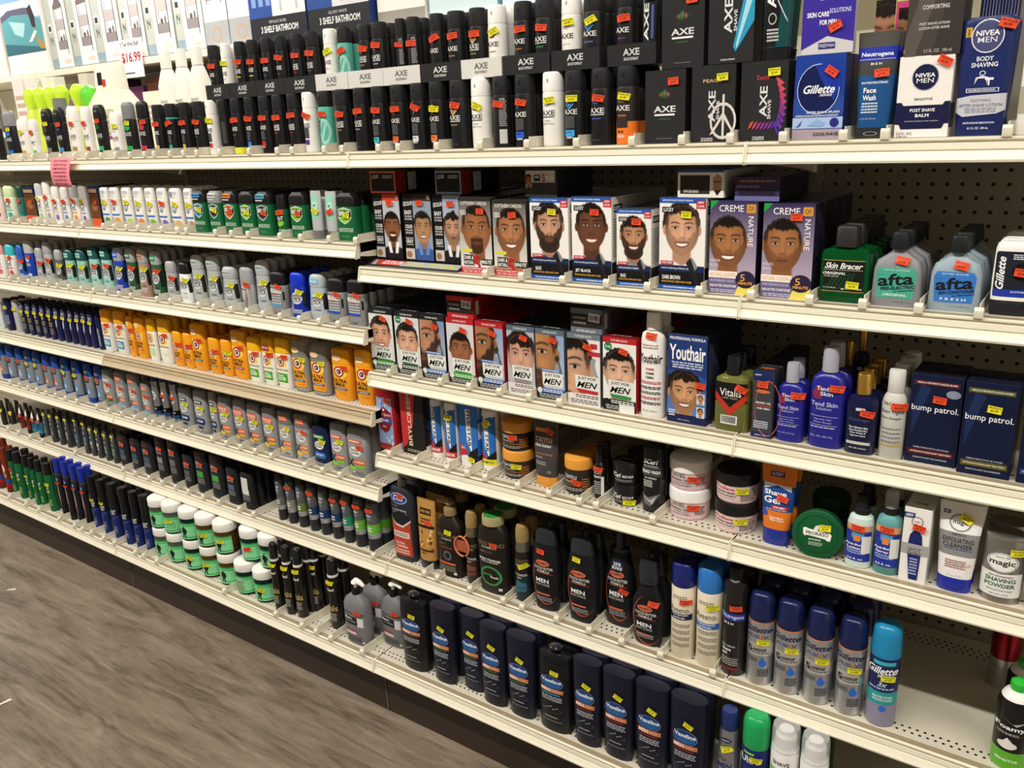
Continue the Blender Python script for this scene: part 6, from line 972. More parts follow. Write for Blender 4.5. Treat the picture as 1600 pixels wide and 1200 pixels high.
def describe(st, o):
    v = o.get('v'); a = cname(o['a']) if o.get('a') else ''; b = cname(o['b']) if o.get('b') else 'black'; c = cname(o['c']) if o.get('c') else ''
    if 'desc' in o: return o['desc']
    if st == 'axe':
        if o.get('back'): return 'black spray can showing its back text'
        if o.get('plain'): return 'black spray can turned sideways'
        if o.get('you'): return 'black can with orange lower third' if o.get('orange') else 'black can with underlined word'
        x = ' ring' if o.get('ringe') else ' chevron' if o.get('chev') else ' emblem'
        y = ' and %s base block' % cname(o['b2']) if o.get('b2') else ''
        return '%s spray can with %s%s%s' % (b, a, x, y)
    D = dict(silvercan='silver foam can with navy cap', ultracan='navy foam can with green cap', clearcan='white foam can under clear cap', greentin='stacked dark green soap tin', axeteal='teal spray can with black cap', axebottle='%s shower bottle with %s block' % (b, a), gillbox='blue aftershave box with dark oval', neutube='grey and blue face wash tube', nivbox='white aftershave balm box with navy band',
      nivbottle='navy body shaving lotion bottle', plainbottle='plain cream bottle', wash='black body wash tube with vertical print', axegel='black and teal shaving gel tube', freeman='purple and silver face mask pouch', girlbox='green and pink box with children portraits',
      nivbox2='dark grey folded-pattern post shave box', navybag='navy bag with white line drawing', stick='%s deodorant with %s cap' % (b, c), brownbox='brown and navy soap box', dove='white deodorant with %s fruit print' % a, brut='green deodorant with %s cap and %s shield' % (c, cname(o.get('sh', '888888'))),
      brutcan='small round green can with black cap', minttube='silver tube with mint label', speed='%s deodorant with %s cap' % (b, c), roundtop='rounded silver deodorant', mennen='grey striped deodorant with black cap', navystick='navy roll-on deodorant',
      arm=('clear' if o.get('clear') else 'small orange' if o.get('small') else 'orange')+' deodorant with red roundel' if o.get('t') == 'ultra' else 'white deodorant, yellow cap, red roundel', gillstick='grey deodorant with blue cap and foot',
      rg={'bonus': 'grey deodorant with orange BONUS band', 'navy': 'navy deodorant with green tab', 'gr': 'grey deodorant with green stripe', 'x': 'grey deodorant with black tab', 'b': 'square grey deodorant with blue stripe', 'box': 'square grey deodorant with orange window', 'g': 'grey deodorant with pale tab'}.get(v, ''),
      rgcan='silver spray can with blue rim', darktube='dark brown tube with yellow sticker', adtube='%s and black sport tube' % b, greytube='dark grey tube with %s block' % a, dovebottle='charcoal bottle with %s label block' % a, dovecan='charcoal spray can with %s band' % a,
      redcan='brown-red spray can', brutspray='green spray can with black cap', gillspray='black spray can with blue cap', navycan='navy spray can with black cap', jar='%s hair gel jar with white lid' % cname(o.get('g', '888888')), vitalis='black hair spray can with gold lettering',
      lub='grey pump bottle with white pump', vasepump='wide black lotion bottle with flip top', vase='navy oval lotion bottle with %s stripe' % cname(o.get('g', '888888')), dial='charcoal and red body wash bottle', goldtube='gold lotion tube with black cap', gbpump='dark brown pump bottle with bronze pump',
      gbspray='brown powder spray with %s' % ('round hang tag' if v == 'r' else 'blue base'), gbpowder='dark powder bottle with green lid disc', palm='black body wash bottle with red oval', palmtall='tall black bottle with 25% bonus badge', palmneck='black narrow-neck lotion bottle',
      aveeno='cream shave gel can with %s cap' % ('navy' if v == 0 else 'light blue'), neucan='black shave gel can with blue band', fusion='silver shave gel can with navy cap', gseries='navy shave gel can with bright blue cap', redfoam='red and silver foam can', foamy='black foam can with green base',
      spice='red body wash bottle with frosty label', bryl='red and black hair cream box', fivestar='white bottle, blue print, %s band' % ('red' if v == 'c' else 'yellow'), fivebox='blue and white hair care box', cantujar='brown hair cream jar with orange lid', cantutube='brown tube with orange cap',
      cantusmall='small brown jar with orange lid', dropper='slim black beard oil bottle', scurl='black beard balm jar', beardwash='black beard wash bottle', shjar='pink shaving cream jar with %s lid' % ('white' if v == 'w' else 'black'), shgel='orange and blue shave gel tube', tin='round green soap tin on edge',
      abump='blue-labelled bottle with %s' % ('black cap' if v == 'l' else 'clear spray cover'), spotbox='white spot treatment box', magictube='white and grey cleanser tube, blue cap', magiccan='silver shaving powder can', youthbottle='white hair cream bottle', youthbox='navy hair color box, smiling man',
      vitbottle='olive hair tonic bottle, red chevron', oilbox='slim grey beard oil box', tend='%s blue bottle with grey cap' % ('small' if v == 0 else 'large'), goldcap='dark navy bottle with gold cap', skintight='translucent white bottle', bump='dark blue box with %s band' % ({'5a1f26': 'maroon', '5a5a2a': 'olive'}.get(o.get('a'), 'blue')),
      bracer='green aftershave bottle with square cap', gillwhite='white bottle standing on black cap')
    if st in D: return D[st]
    if st == 'axebox': return {'africa': 'black box with striped emblem', 'peace': 'black box with peace sign', 'excite': 'black box with pink feather swirl', 'apollo': 'black box with blue comet'}[v]
    if st == 'afta': return '%s flask bottle with %s label' % (('grey', 'green') if v == 0 else ('pale blue', 'blue'))
    if st == 'jfm': return ['color box, smiling man, green strip', 'color box, smiling man, 5 minute badge', 'beard color box, man cropped left', 'red-topped box, smiling man', 'red-topped beard box, cropped man', 'color box, wavy haired man', 'beard color box, goatee man', 'white color box, half face and comb', 'red color box, black-haired man'][v]
    if st == 'ez': return ['black box, man, red top strip', 'black box, man in blue shirt', 'black box, man, blue top strip'][v]
    if st == 'ssc': return ['hair color box, serious goatee man', 'hair color box, smiling short-haired man'][v]
    if st == 'lucky': return ['hair color box, wavy-haired bearded man', 'hair color box, smiling JET BLACK man', 'small beard color box, full beard', 'DARK BROWN hair color box, smiling man'][v]
    if st == 'creme': return ['purple hair color box, smiling man', 'purple hair color box, unsmiling man'][v]
    if st == 'lie': return o['d']
    return NAMES[st][0].replace('_', ' ')
ROWN = dict(A='top shelf lower tier', A2='top shelf upper tier', B='second left shelf', C='third left shelf', D='fourth left shelf', F='fifth left shelf', G='sixth left shelf', H='left bottom deck', HJ='left bottom deck upper tier', HR='right bottom deck',
  R2='second right shelf', R3='third right shelf', R4='fourth right shelf', R5='fifth right shelf')
def build_products(DATA):
    rows = {}
    for e in DATA: rows.setdefault(e[0], []).append(e)
    for row, es in rows.items():
        es.sort(key=lambda e: e[2]); ds = [describe(e[1], e[8]) for e in es]
        for i, e in enumerate(es):
            r, st, X, Y, Z, w, d, h, o, n = e; dd = ds[i]
            if ds.count(dd) > 1:
                same = [j for j in range(len(es)) if ds[j] == dd]; k = same.index(i)
                q = ordn(k)+' from left' if k else 'leftmost'
                if len(same) == 2:
                    q = 'left one' if k == 0 else 'right one'
                    if abs(es[same[0]][2]-es[same[1]][2]) < .012: q = 'lower one' if Z < max(es[same[0]][4], es[same[1]][4]) else 'upper one'
                    elif X == 0: q = ''
                lab = '%s, %s, %s' % (dd, q, ROWN[row])
            else: lab = '%s, %s' % (dd, ROWN[row])
            bl = []
            for k in range(n):
                t = '%s, %s behind the %s front item from left, %s' % (NAMES.get(st, ('box', 'box'))[1], ordn(k) if k else 'directly', ordn(i), ROWN[row])
                bl.append(t)
            g = '%ss on the %s' % (NAMES.get(st, ('product_box', 'box'))[0].replace('_', ' '), ROWN[row])
            far = X < -.35 and w < .07
            product(row, st, X, Y, Z, w, d, h, o, n, hash_int(row, i), lab, g, far, bl)
def hash_int(row, i): return sum(ord(c) for c in row)*1000+i

# ---------------------------------------------------------------- shelving
WL, WR = 1.2125, 0.9144
def shelf(x0, x1, z, front, label, worn=False, depth=.40, cut=0):
    root = empty('gondola_shelf', ((x0+x1)/2, front, z)); tag(root, label, 'shelf', 'gondola shelves')
    hx = (x1-x0)/2-.0015
    link('shelf_pan', boxmesh('shelf_pan', [(-hx, hx, .008, depth, -.022, 0)]), root, M_SHELF)
    pr = [(.012, .0004), (.0, .0002), (-.0035, -.0012), (-.0035, -.0038), (.0004, -.0044), (.0004, -.0072), (-.0030, -.0078), (-.0040, -.0165), (-.0022, -.0170), (-.0022, -.0186), (-.0052, -.0192), (-.0080, -.026), (-.0115, -.031), (-.0105, -.0345), (.0, -.0335), (.006, -.026), (.006, -.002)]
    link('price_channel', extrude_profile('price_channel', pr, -hx, hx), root, M_LIP_WORN if worn else M_LIP)
    link('tape_strip', boxmesh('tape_strip', [(-hx+.002, hx-.002, .0005, .013, .0003, .0009)]), root, M_STRIP)
    br = [(.002, -.001), (depth, -.001), (depth, -.075), (depth-.1, -.06), (.03, -.034), (.004, -.030)]
    for s in (-1, 1): link('bracket', extrude_profile('bracket', br, s*hx-(.0014 if s > 0 else 0), s*hx+(.0014 if s < 0 else 0)), root, M_LIP)
    for s in (-1, 1): link('end_cap', extrude_profile('end_cap', [(.004, .0012), (-.0045, .0005), (-.0125, -.031), (-.0105, -.036), (.004, -.0355)], s*hx-.001, s*hx+.0012), root, M_LIP)
    return root
def build_gondola():
    zL = [1.455, 1.251, 1.045, .838, .636, .427]; nm = ['top', 'second', 'third', 'fourth', 'fifth', 'sixth']
    zR = [1.455, 1.1975, .943, .732, .427]; nR = ['top', 'second', 'third', 'fourth', 'fifth']
    for (x0, x1, zs, nn, bay) in ((-3*WL, -2*WL, zL[:1], nm, 'farthest left bay'), (-2*WL, -WL, zL, nm, 'far left bay'), (-WL, 0, zL, nm, 'middle left bay'), (0, WR, zR, nR, 'right bay'), (WR, 2*WR, zR, nR, 'far right bay')):
        for z, n in zip(zs, nn):
            shelf(x0, x1, z, 0, 'cream steel %s shelf from above in the %s' % (n, bay) if n != 'top' else 'cream steel top shelf of the %s' % bay, worn=(n == 'fourth' and bay == 'middle left bay'))
        r = shelf(x0, x1, .181, -.077, 'cream steel bottom deck of the %s' % bay, depth=.477)
        k = empty('kick_plate', ((x0+x1)/2, -.043, 0)); tag(k, 'dark brown kick plate below the %s' % bay, 'kick plate', 'kick plates'); hx = (x1-x0)/2-.001
        link('plate', boxmesh('plate', [(-hx, hx, 0, .02, .001, .145)]), k, M_KICK)
        link('seam_trim', boxmesh('seam_trim', [(hx-.003, hx, -.0015, 0, .001, .145)]), k, simple('seam_trim_metal', '6a625a', .4))
        b = tag(link('pegboard_panel', boxmesh('pegboard_panel', [(-hx, hx, 0, .016, .2, 1.425)])), 'perforated back panel behind the %s' % bay, 'panel', 'pegboard panels'); b.data.materials.append(M_PEG); b.location = ((x0+x1)/2, .404, 0)
        o = tag(link('gondola_shelf', boxmesh('s', [(-hx, hx, .002, .40, -.022, 0), (-hx, hx, .40, .41, -.035, .001)])), 'top shelf on the far side of the %s' % bay, 'shelf', 'gondola shelves'); o.data.materials.append(M_SHELF); o.location = ((x0+x1)/2, .4225, 1.455)
    for x, t in ((-WL, 'between the two left bays'), (0, 'between the left and right bays'), (WR, 'between the two right bays')):
        p = tag(link('upright_post', boxmesh('upright_post', [(-.014, .014, -.0035, 0, .2, 1.43)], .001)), 'cream slotted upright post '+t, 'post', 'upright posts'); p.data.materials.append(M_POST); p.location = (x, .4035, 0)
_dm = {}
def divider(x, z, y0, label, length=.36):
    root = empty('shelf_divider', (x, y0, z)); tag(root, label, 'divider', 'shelf dividers')
    if not _dm:
        a = boxmesh('fence', [(-.0008, .0008, .004, length, .0012, .020), (-.004, .004, .004, length, .001, .0022)])
        pr = [(-.0065, .0), (-.0075, .004), (-.0072, .011), (-.005, .0145), (-.001, .0155), (.003, .014), (.004, .0012), (.001, .0011), (.0, .0), (-.003, -.002)]
        b = extrude_profile('clip', [(y*1.0, zz) for y, zz in pr], -.0062, .0062)
        _dm['a'], _dm['b'] = a, b; a.materials.append(M_DIV); b.materials.append(M_DIV)
    link('fence', _dm['a'], root); link('clip', _dm['b'], root)
def build_dividers(DV):
    for row, z, y, xs in DV:
        for i, x in enumerate(sorted(xs)): divider(x, z, y, 'cream clip-on divider, %s from left, %s' % (ordn(i) if i else 'first', ROWN[row]))

# ---------------------------------------------------------------- trays, signs, flat boxes
def flat_print(parent, name, w, h, ops, y=0):
    L = Lay(w, h)
    for f in ops: L.op(f)
    return link(name, L.build(name, lambda x, z, off: (x, y-off, z)), parent)
def build_trays(TRAYS):
    for i, (x, w, z, h, c) in enumerate(TRAYS):
        col = '2a2a2c' if c == 'k' else 'd8d6d2'; root = empty('display_tray', (x, .034, z)); tag(root, '%s cardboard tray of spray cans, %s from left, above the top shelf' % ('black' if c == 'k' else 'white', ordn(i)), 'tray', 'cardboard trays')
        D = .10; me = boxmesh('tray_walls', [(-w/2, w/2, 0, D, 0, .0008), (-w/2, w/2, 0, .001, .0008, h), (-w/2, w/2, D-.001, D, .0008, h), (-w/2, -w/2+.001, .001, D-.001, .0008, h), (w/2-.001, w/2, .001, D-.001, .0008, h)])
        set_cols(me, [lin(col)]*len(me.loops)); link('tray_walls', me, root, kind_mat('printed_card'))
        k = 'd0d0d0' if c == 'k' else '6a6a6e'
        flat_print(root, 'tray_print', w, h, [('t', 'AXE', 0, .62, .34, .32, k, 'b'), ('t', 'BODYSPRAY', 0, .30, .30, .14, k, 'b')])
def card_box(name, label, cat, group, loc, w, d, h, cols, ops, side=(), rotz=0):
    root = empty(name, loc); root.rotation_euler = (0, 0, rotz); tag(root, label, cat, group); link('carton', carton(w, h, d, cols), root, kind_mat('printed_card'))
    if ops: flat_print(root, 'front_print', w, h, ops)
    if side:
        L = Lay(d, h)
        for f in side: L.op(f)
        link('side_print', L.build('side_print', lambda x, z, off: (w/2+off, x, z)), root)
    return root
def build_extras():
    # hair color display tray under the black boxes
    t = empty('display_tray', (.1385, .018, 1.1978)); tag(t, 'low printed tray under three black hair color boxes, second right shelf', 'tray')
    me = boxmesh('tray_base', [(-.136, .136, .030, .2, 0, .011)]); set_cols(me, [lin('1b1b1d')]*len(me.loops)); link('tray_base', me, t, kind_mat('printed_card'))
    pr = [(.0, 0), (.03, 0), (.03, .0112), (.002, .002)]; me = extrude_profile('tray_lip', pr, -.136, .136); set_cols(me, [lin('2a2a2e')]*len(me.loops)); link('tray_lip', me, t, kind_mat('printed_card'))
    L = Lay(.272, .030)
    for f in [('r', -.46, .12, .49, .9, 'a9abb4'), ('p', [(-.40, .12), (-.44, .9), (-.1, .9), (-.14, .12)], 'c03a30'), ('t', 'EZCOLOR', -.24, .55, .22, .5, 'f4f0f0', 'bi'), ('lines', -.08, .12, .2, .8, 2, 'c8c83a'), ('lines', .16, .44, .2, .8, 2, 'c8c83a')]: L.op(f)
    link('lip_print', L.build('lip_print', lambda x, z, off: (x, .001+z*.95, .0022+z*.31+off)), t)
    # pink paper notice hanging from the top shelf edge
    s = empty('paper_notice', (-1.262, -.016, 1.458)); tag(s, 'curled pink paper notice hanging over the top shelf edge at left', 'paper sign')
    v, f = [], []
    for j in range(9):
        for i in range(9):
            u = i/8; q = j/8; v.append((u*.115, -.004-.012*math.sin(q*2.6)-.006*u*q, .0-q*.085))
    for j in range(8):
        for i in range(8): a = j*9+i; f.append((a, a+1, a+10, a+9))
    me = bpy.data.meshes.new('sheet'); me.from_pydata(v, [], f); set_cols(me, [lin('e88a98')]*len(me.loops)); finish(me); sh = link('sheet', me, s, kind_mat('paper'))
    so = sh.modifiers.new('thick', 'SOLIDIFY'); so.thickness = .0004
    L = Lay(.115, .085)
    for i, tx in enumerate(['DUE TO THE HIGH', 'COST OF ALL', 'ITEMS WE WILL BE', 'CHANGING THE PRICES', 'IF YOU NEED HELP', 'PLEASE ASK FOR A', 'MANAGER']): L.op(('t', tx, .5, -.10-.13*i, .7, .07, '8a2438', 'b'))
    link('notice_text', L.build('notice_text', lambda x, z, off: (x, -.0052-.012*math.sin(-z/.085*2.6)-.006*(x/.115)*(-z/.085)-off, z), ([.115*i/8 for i in range(9)], [-.085*j/8 for j in range(9)])), s)

def build_far_side():
    """the aisle behind: stock on the far side of the top shelf and the bathroom shelf cartons"""
    def bottle(name, label, x, y, z, w, d, h, parts, group, ops=None, k=2.4):
        r = empty(name, (x, y, z)); tag(r, label, 'bottle', group); rows = []
        for pn, mk, col, rr in parts:
            link(pn, loft(pn, rr, w, d, h, k, 22, col), r, kind_mat(mk)); rows += [(q[0], q[1], q[1], k) for q in rr]
        if ops:
            L = Lay(w, h)
            for f in ops: L.op(f)
            link('label', L.build('label', surf(sorted(rows), w, d, h, k), ([w*(i-5)/10 for i in range(1, 10)], [])), r)
        return r
    for i, (x, y) in enumerate([(-2.62, .60), (-2.53, .60), (-2.44, .60), (-2.35, .60), (-2.26, .62)]):
        bottle('detergent_bottle', 'lime yellow bottle, %s from left, far side of the top shelf' % ordn(i), x, y, 1.455, .082, .06, .285, [('body', 'satin_plastic', 'cfe052', [(0, .9), (.03, 1), (.5, 1), (.62, .8), (.70, .5)]), ('cap', 'satin_plastic', 'c8e838', [(.70, .55), (.8, .8), (.90, .9), (.97, .6), (1, .3)])], 'lime bottles', [('r', .2, .3, .3, .45, '222222')])
    bottle('spray_bottle', 'white bottle with bright green top, far side of the top shelf', -2.165, .62, 1.455, .085, .06, .275, [('body', 'satin_plastic', 'e0ecc8', [(0, .9), (.03, 1), (.6, 1), (.7, .7)]), ('cap', 'satin_plastic', '6ad83a', [(.7, .8), (.85, 1.1), (.95, .9), (1, .4)])], None)
    bottle('jar_bottle', 'bottle with grey lid before the green-topped bottle', -2.22, .52, 1.455, .06, .05, .225, [('body', 'satin_plastic', 'e8e6da', [(0, .9), (.03, 1), (.7, 1)]), ('cap', 'satin_plastic', '7a7a7c', [(.7, 1), (1, .95)])], None)
    bottle('milk_jug', 'large white jug with carry handle, far side of the top shelf', -1.94, .55, 1.455, .27, .14, .335, [('body', 'satin_plastic', 'ecead8', [(0, .95), (.03, 1), (.55, 1), (.72, .62)]), ('neck', 'satin_plastic', 'f2f0e4', [(.72, .60), (.97, .56), (1, .5)])], None, [('r', -.15, .18, .32, .5, 'c9c6a0'), ('lines', -.12, .3, .2, .45, 4, '9a9a70'), ('r', -.15, .16, .32, .2, '8a3a8a'), ('r', -.1, .78, .02, .92, '16100e'), ('r', .02, .76, .1, .84, 'c83a30')], 3)
    for i, x in enumerate((-1.545, -1.45, -1.355)):
        bottle('lotion_bottle', 'tall white bottle, %s, far side of the top shelf' % ['left of three', 'middle of three', 'right of three'][i], x, .58, 1.455, .088, .065, .358, [('body', 'satin_plastic', 'f2f0ea', [(0, .92), (.02, 1), (.66, 1), (.80, .6), (.82, .5)]), ('cap', 'satin_plastic', 'f4f2ec', [(.825, .52), (.97, .5), (1, .42)])], 'tall white bottles', [('lines', -.3, .3, .12, .42, 7, 'b0b0a4'), ('t', 'BLANC', 0, .5, .5, .03, '8a8a84', 'b')])
    for i, (x, y, w, h, c) in enumerate([(-2.86, .70, .10, .345, 'f0ece8'), (-2.74, .70, .11, .34, 'efe9e4'), (-2.62, .72, .11, .335, 'f2eee8'), (-2.36, .74, .07, .335, 'e4dcd8'), (-1.74, .66, .12, .228, 'f4efdc'), (-1.64, .72, .07, .225, 'f4efdc')]):
        card_box('carton_box', 'pale carton, %s from left on the far side of the top shelf' % ordn(i), 'box', 'pale cartons far side', (x, y, 1.455), w, .05, h, (c, c, c), [('lines', -.4, .4, .5, .8, 3, 'c8a8a0')])
    # far aisle shelf with cartons
    Yb, Zs = 2.3, 2.06
    sh = tag(link('gondola_shelf', boxmesh('sh', [(-7.5, .9, -.03, .5, -.045, 0), (-7.5, .9, .45, .5, 0, .85)])), 'cream upper shelf in the next aisle carrying tall cartons', 'shelf', 'gondola shelves'); sh.location = (0, Yb, Zs-.004); sh.data.materials.append(M_LIP)
    lo = tag(link('gondola_shelf', boxmesh('sh', [(-7.5, .9, -.03, .5, -.045, 0), (-7.5, .9, .45, .5, -1.61, 0), (-7.5, .9, .47, .5, 0, .385)])), 'cream lower shelf in the next aisle stocked with purple cartons', 'shelf', 'gondola shelves'); lo.location = (0, Yb, 1.62); lo.data.materials.append(M_LIP)
    xs = [(-5.51, -5.21), (-5.19, -4.87), (-4.86, -4.53), (-4.51, -4.24), (-4.22, -3.90), (-3.88, -3.58)]
    rack = [('r', -.5, 0, -.2, 1, 'b4b8b0'), ('r', -.5, .0, -.2, .12, '8aa0ac'), ('r', -.5, -.0, .5, .012, '2a2a2a'), ('r', -.44, .43, -.26, .52, 'e8e4e0'), ('r', -.42, .44, -.30, .5, '3a3a3a'), ('r', -.42, .28, -.40, .38, '3a3a3a'), ('r', -.32, .28, -.30, .38, '3a3a3a'), ('p', [(-.42, .36), (-.30, .30), (-.30, .32), (-.42, .38)], '3a3a3a'),
            ('r', -.06, .22, -.035, .72, '2c2a2a'), ('r', .34, .16, .365, .72, '2c2a2a'), ('r', .03, .26, .045, .66, '3a3634'), ('p', [(-.06, .70), (.1, .82), (.2, .83), (.36, .72), (.36, .69), (-.06, .67)], '6e6868'), ('r', -.04, .44, .34, .56, 'b4acac'), ('r', -.04, .22, .34, .32, '8e8688'), ('e', -.03, .70, .04, .012, 'c83028'), ('e', .12, .34, .05, .03, '5a5658'), ('e', .25, .35, .04, .04, '7a7476'), ('r', .1, .06, .4, .10, 'e8c8b8'), ('t', 'Storage Shelf', .1, .90, .5, .03, 'a8a0a0', ''), ('e', .34, .93, .06, .025, 'd89a6a')]
    for i, (a, b) in enumerate(xs):
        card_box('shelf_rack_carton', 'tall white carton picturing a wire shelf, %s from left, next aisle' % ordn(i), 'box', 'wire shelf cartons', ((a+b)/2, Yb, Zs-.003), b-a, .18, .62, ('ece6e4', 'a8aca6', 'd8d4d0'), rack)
    for i, x in enumerate((-3.45, -3.20)):
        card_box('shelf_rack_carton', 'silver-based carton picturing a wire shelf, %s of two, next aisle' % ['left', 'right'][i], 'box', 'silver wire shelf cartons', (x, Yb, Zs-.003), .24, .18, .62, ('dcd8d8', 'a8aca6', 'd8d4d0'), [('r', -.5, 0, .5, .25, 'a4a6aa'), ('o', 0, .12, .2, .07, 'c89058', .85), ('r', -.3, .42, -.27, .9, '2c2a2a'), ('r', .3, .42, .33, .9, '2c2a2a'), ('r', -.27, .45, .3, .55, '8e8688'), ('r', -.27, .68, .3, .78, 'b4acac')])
    for i, (x, w, nm) in enumerate(((-2.83, .50, 'METALLIC SILVER'), (-2.32, .49, 'GLOSSY WHITE'))):
        card_box('shelf_rack_carton', '3 SHELF BATHROOM carton, %s one, with blue panel, next aisle' % ['left', 'right'][i], 'box', 'bathroom shelf cartons', (x, Yb-.028, Zs-.003), w, .2, .62, ('d8d8dc', '2a3f78', 'd8d4d0'), [('r', -.5, .0, .5, .20, '26262c'), ('t', '3 SHELF BATHROOM', .02, .09, .66, .06, 'e8e8ea', 'b'), ('t', nm, .0, .155, .3, .025, 'c8c8cc', ''), ('r', -.5, .20, -.08, 1, '2b4a92')]+[('r', -.44+.13*j, .30+.16*k, -.36+.13*j, .40+.16*k, '7a94c8') for j in range(3) for k in range(3)]+[('e', .2, .5, .1, .12, 'f0f0f0'), ('r', .06, .24, .09, .9, 'b8b8bc'), ('r', .34, .24, .37, .9, 'b8b8bc')])
    ex = [(-1.87, .34, 'f0ece8', 'f4e8e4', 'white'), (-1.45, .44, 'cfe4ec', '8ac4d8', 'pale blue'), (-.98, .44, 'cfe4ec', '9accdc', 'sky blue')]
    for i, (x, w, c, c2, nm) in enumerate(ex):
        card_box('shelf_rack_carton', '%s carton with grey band reading chrome, next aisle' % nm if i else 'white bathroom carton right of the 3 SHELF BATHROOM cartons', 'box', None, (x, Yb, Zs-.003), w, .2, .62, (c, c2, c), [('r', -.5, .16, .5, .28, '9a9298'), ('t', 'chrome', .0, .22, .3, .05, 'e4e0e4', 'b')] if i else [('e', 0, .4, .08, .05, 'c8c4c4'), ('r', -.5, 0, .5, .1, '9a948e')])
    for i, x in enumerate((-.45, .03, .52)):
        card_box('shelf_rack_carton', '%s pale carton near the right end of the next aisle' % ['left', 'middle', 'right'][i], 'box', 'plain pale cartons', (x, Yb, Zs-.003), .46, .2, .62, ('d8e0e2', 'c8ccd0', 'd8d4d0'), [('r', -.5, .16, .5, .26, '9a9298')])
    card_box('surf_toy_carton', 'white carton printed with a surfer riding a teal wave, next aisle', 'box', None, (-5.85, Yb-.02, Zs-.003), .62, .1, .66, ('f0ece6', 'e8e4de', 'f0ece6'), [('r', -.5, .22, .5, 1, '7ba4d8'), ('r', -.5, .60, .5, .80, 'c8d4e4'), ('p', [(-.5, .66), (-.3, .72), (.1, .72), (.3, .70), (.3, .64), (-.5, .58)], '5a5a72'), ('p', [(-.5, .60), (-.2, .66), (.2, .64), (.5, .56), (.5, .22), (-.5, .22)], '5a9aa4'), ('p', [(-.3, .6), (.1, .55), (.0, .4), (-.2, .45)], 'a8ccd0'), ('p', [(-.5, .36), (-.1, .32), (.5, .26), (.5, .22), (-.5, .22)], '3a6a78'), ('p', [(.2, .70), (.3, .74), (.36, .6), (.34, .48), (.26, .5)], '3a2c30'), ('p', [(.12, .34), (.3, .46), (.36, .44), (.2, .34)], 'e8e0cc'), ('p', [(.3, .4), (.5, .30), (.5, .24), (.36, .26)], 'b08a50'), ('r', -.46, .88, -.28, 1, '8a6a20')])
    card_box('surf_toy_carton', 'pale marbled carton left of the surfer carton, next aisle', 'box', None, (-6.6, Yb-.02, Zs-.003), .8, .1, .66, ('e4dcd8', 'd8d0cc', 'e8e4de'), [('e', .2, .3, .16, .12, 'c8c0c4')])
    sg = empty('price_sign', (-4.37, Yb-.05, Zs-.02)); tag(sg, 'white price sign reading 3 Tier Wire Shelf $16.99 on the next aisle shelf', 'sign')
    me = boxmesh('sign_card', [(-.13, .13, 0, .002, -.11, .14)]); set_cols(me, [lin('f2efec')]*len(me.loops)); link('sign_card', me, sg, kind_mat('printed_card'))
    flat_print(sg, 'sign_text', .26, .25, [('t', '3 Tier Wire Shelf', 0, .44, .86, .12, '2a2628', 'b'), ('t', '$16.99', 0, .08, .9, .30, 'b01c28', 'b'), ('lines', -.4, .1, -.36, -.28, 1, '4a4648')])
    rn = random.Random(9)
    for i in range(14):
        x = -5.9+i*.33; c = rn.choice(['6a3a60', '4a2a48', '8a5a80', '3a2430', '7a4a3a']); h = rn.uniform(.22, .34)
        card_box('stocked_carton', 'dark purple-brown carton, %s from left, lower shelf of next aisle' % ordn(i), 'box', 'cartons on the next aisle lower shelf', (x, Yb+.05, 1.6205), .28, .2, h, (c, c, c), [('e', 0, .5, .2, .2, 'b08aa0'), ('r', -.3, .1, .3, .2, 'c8b0b8')])

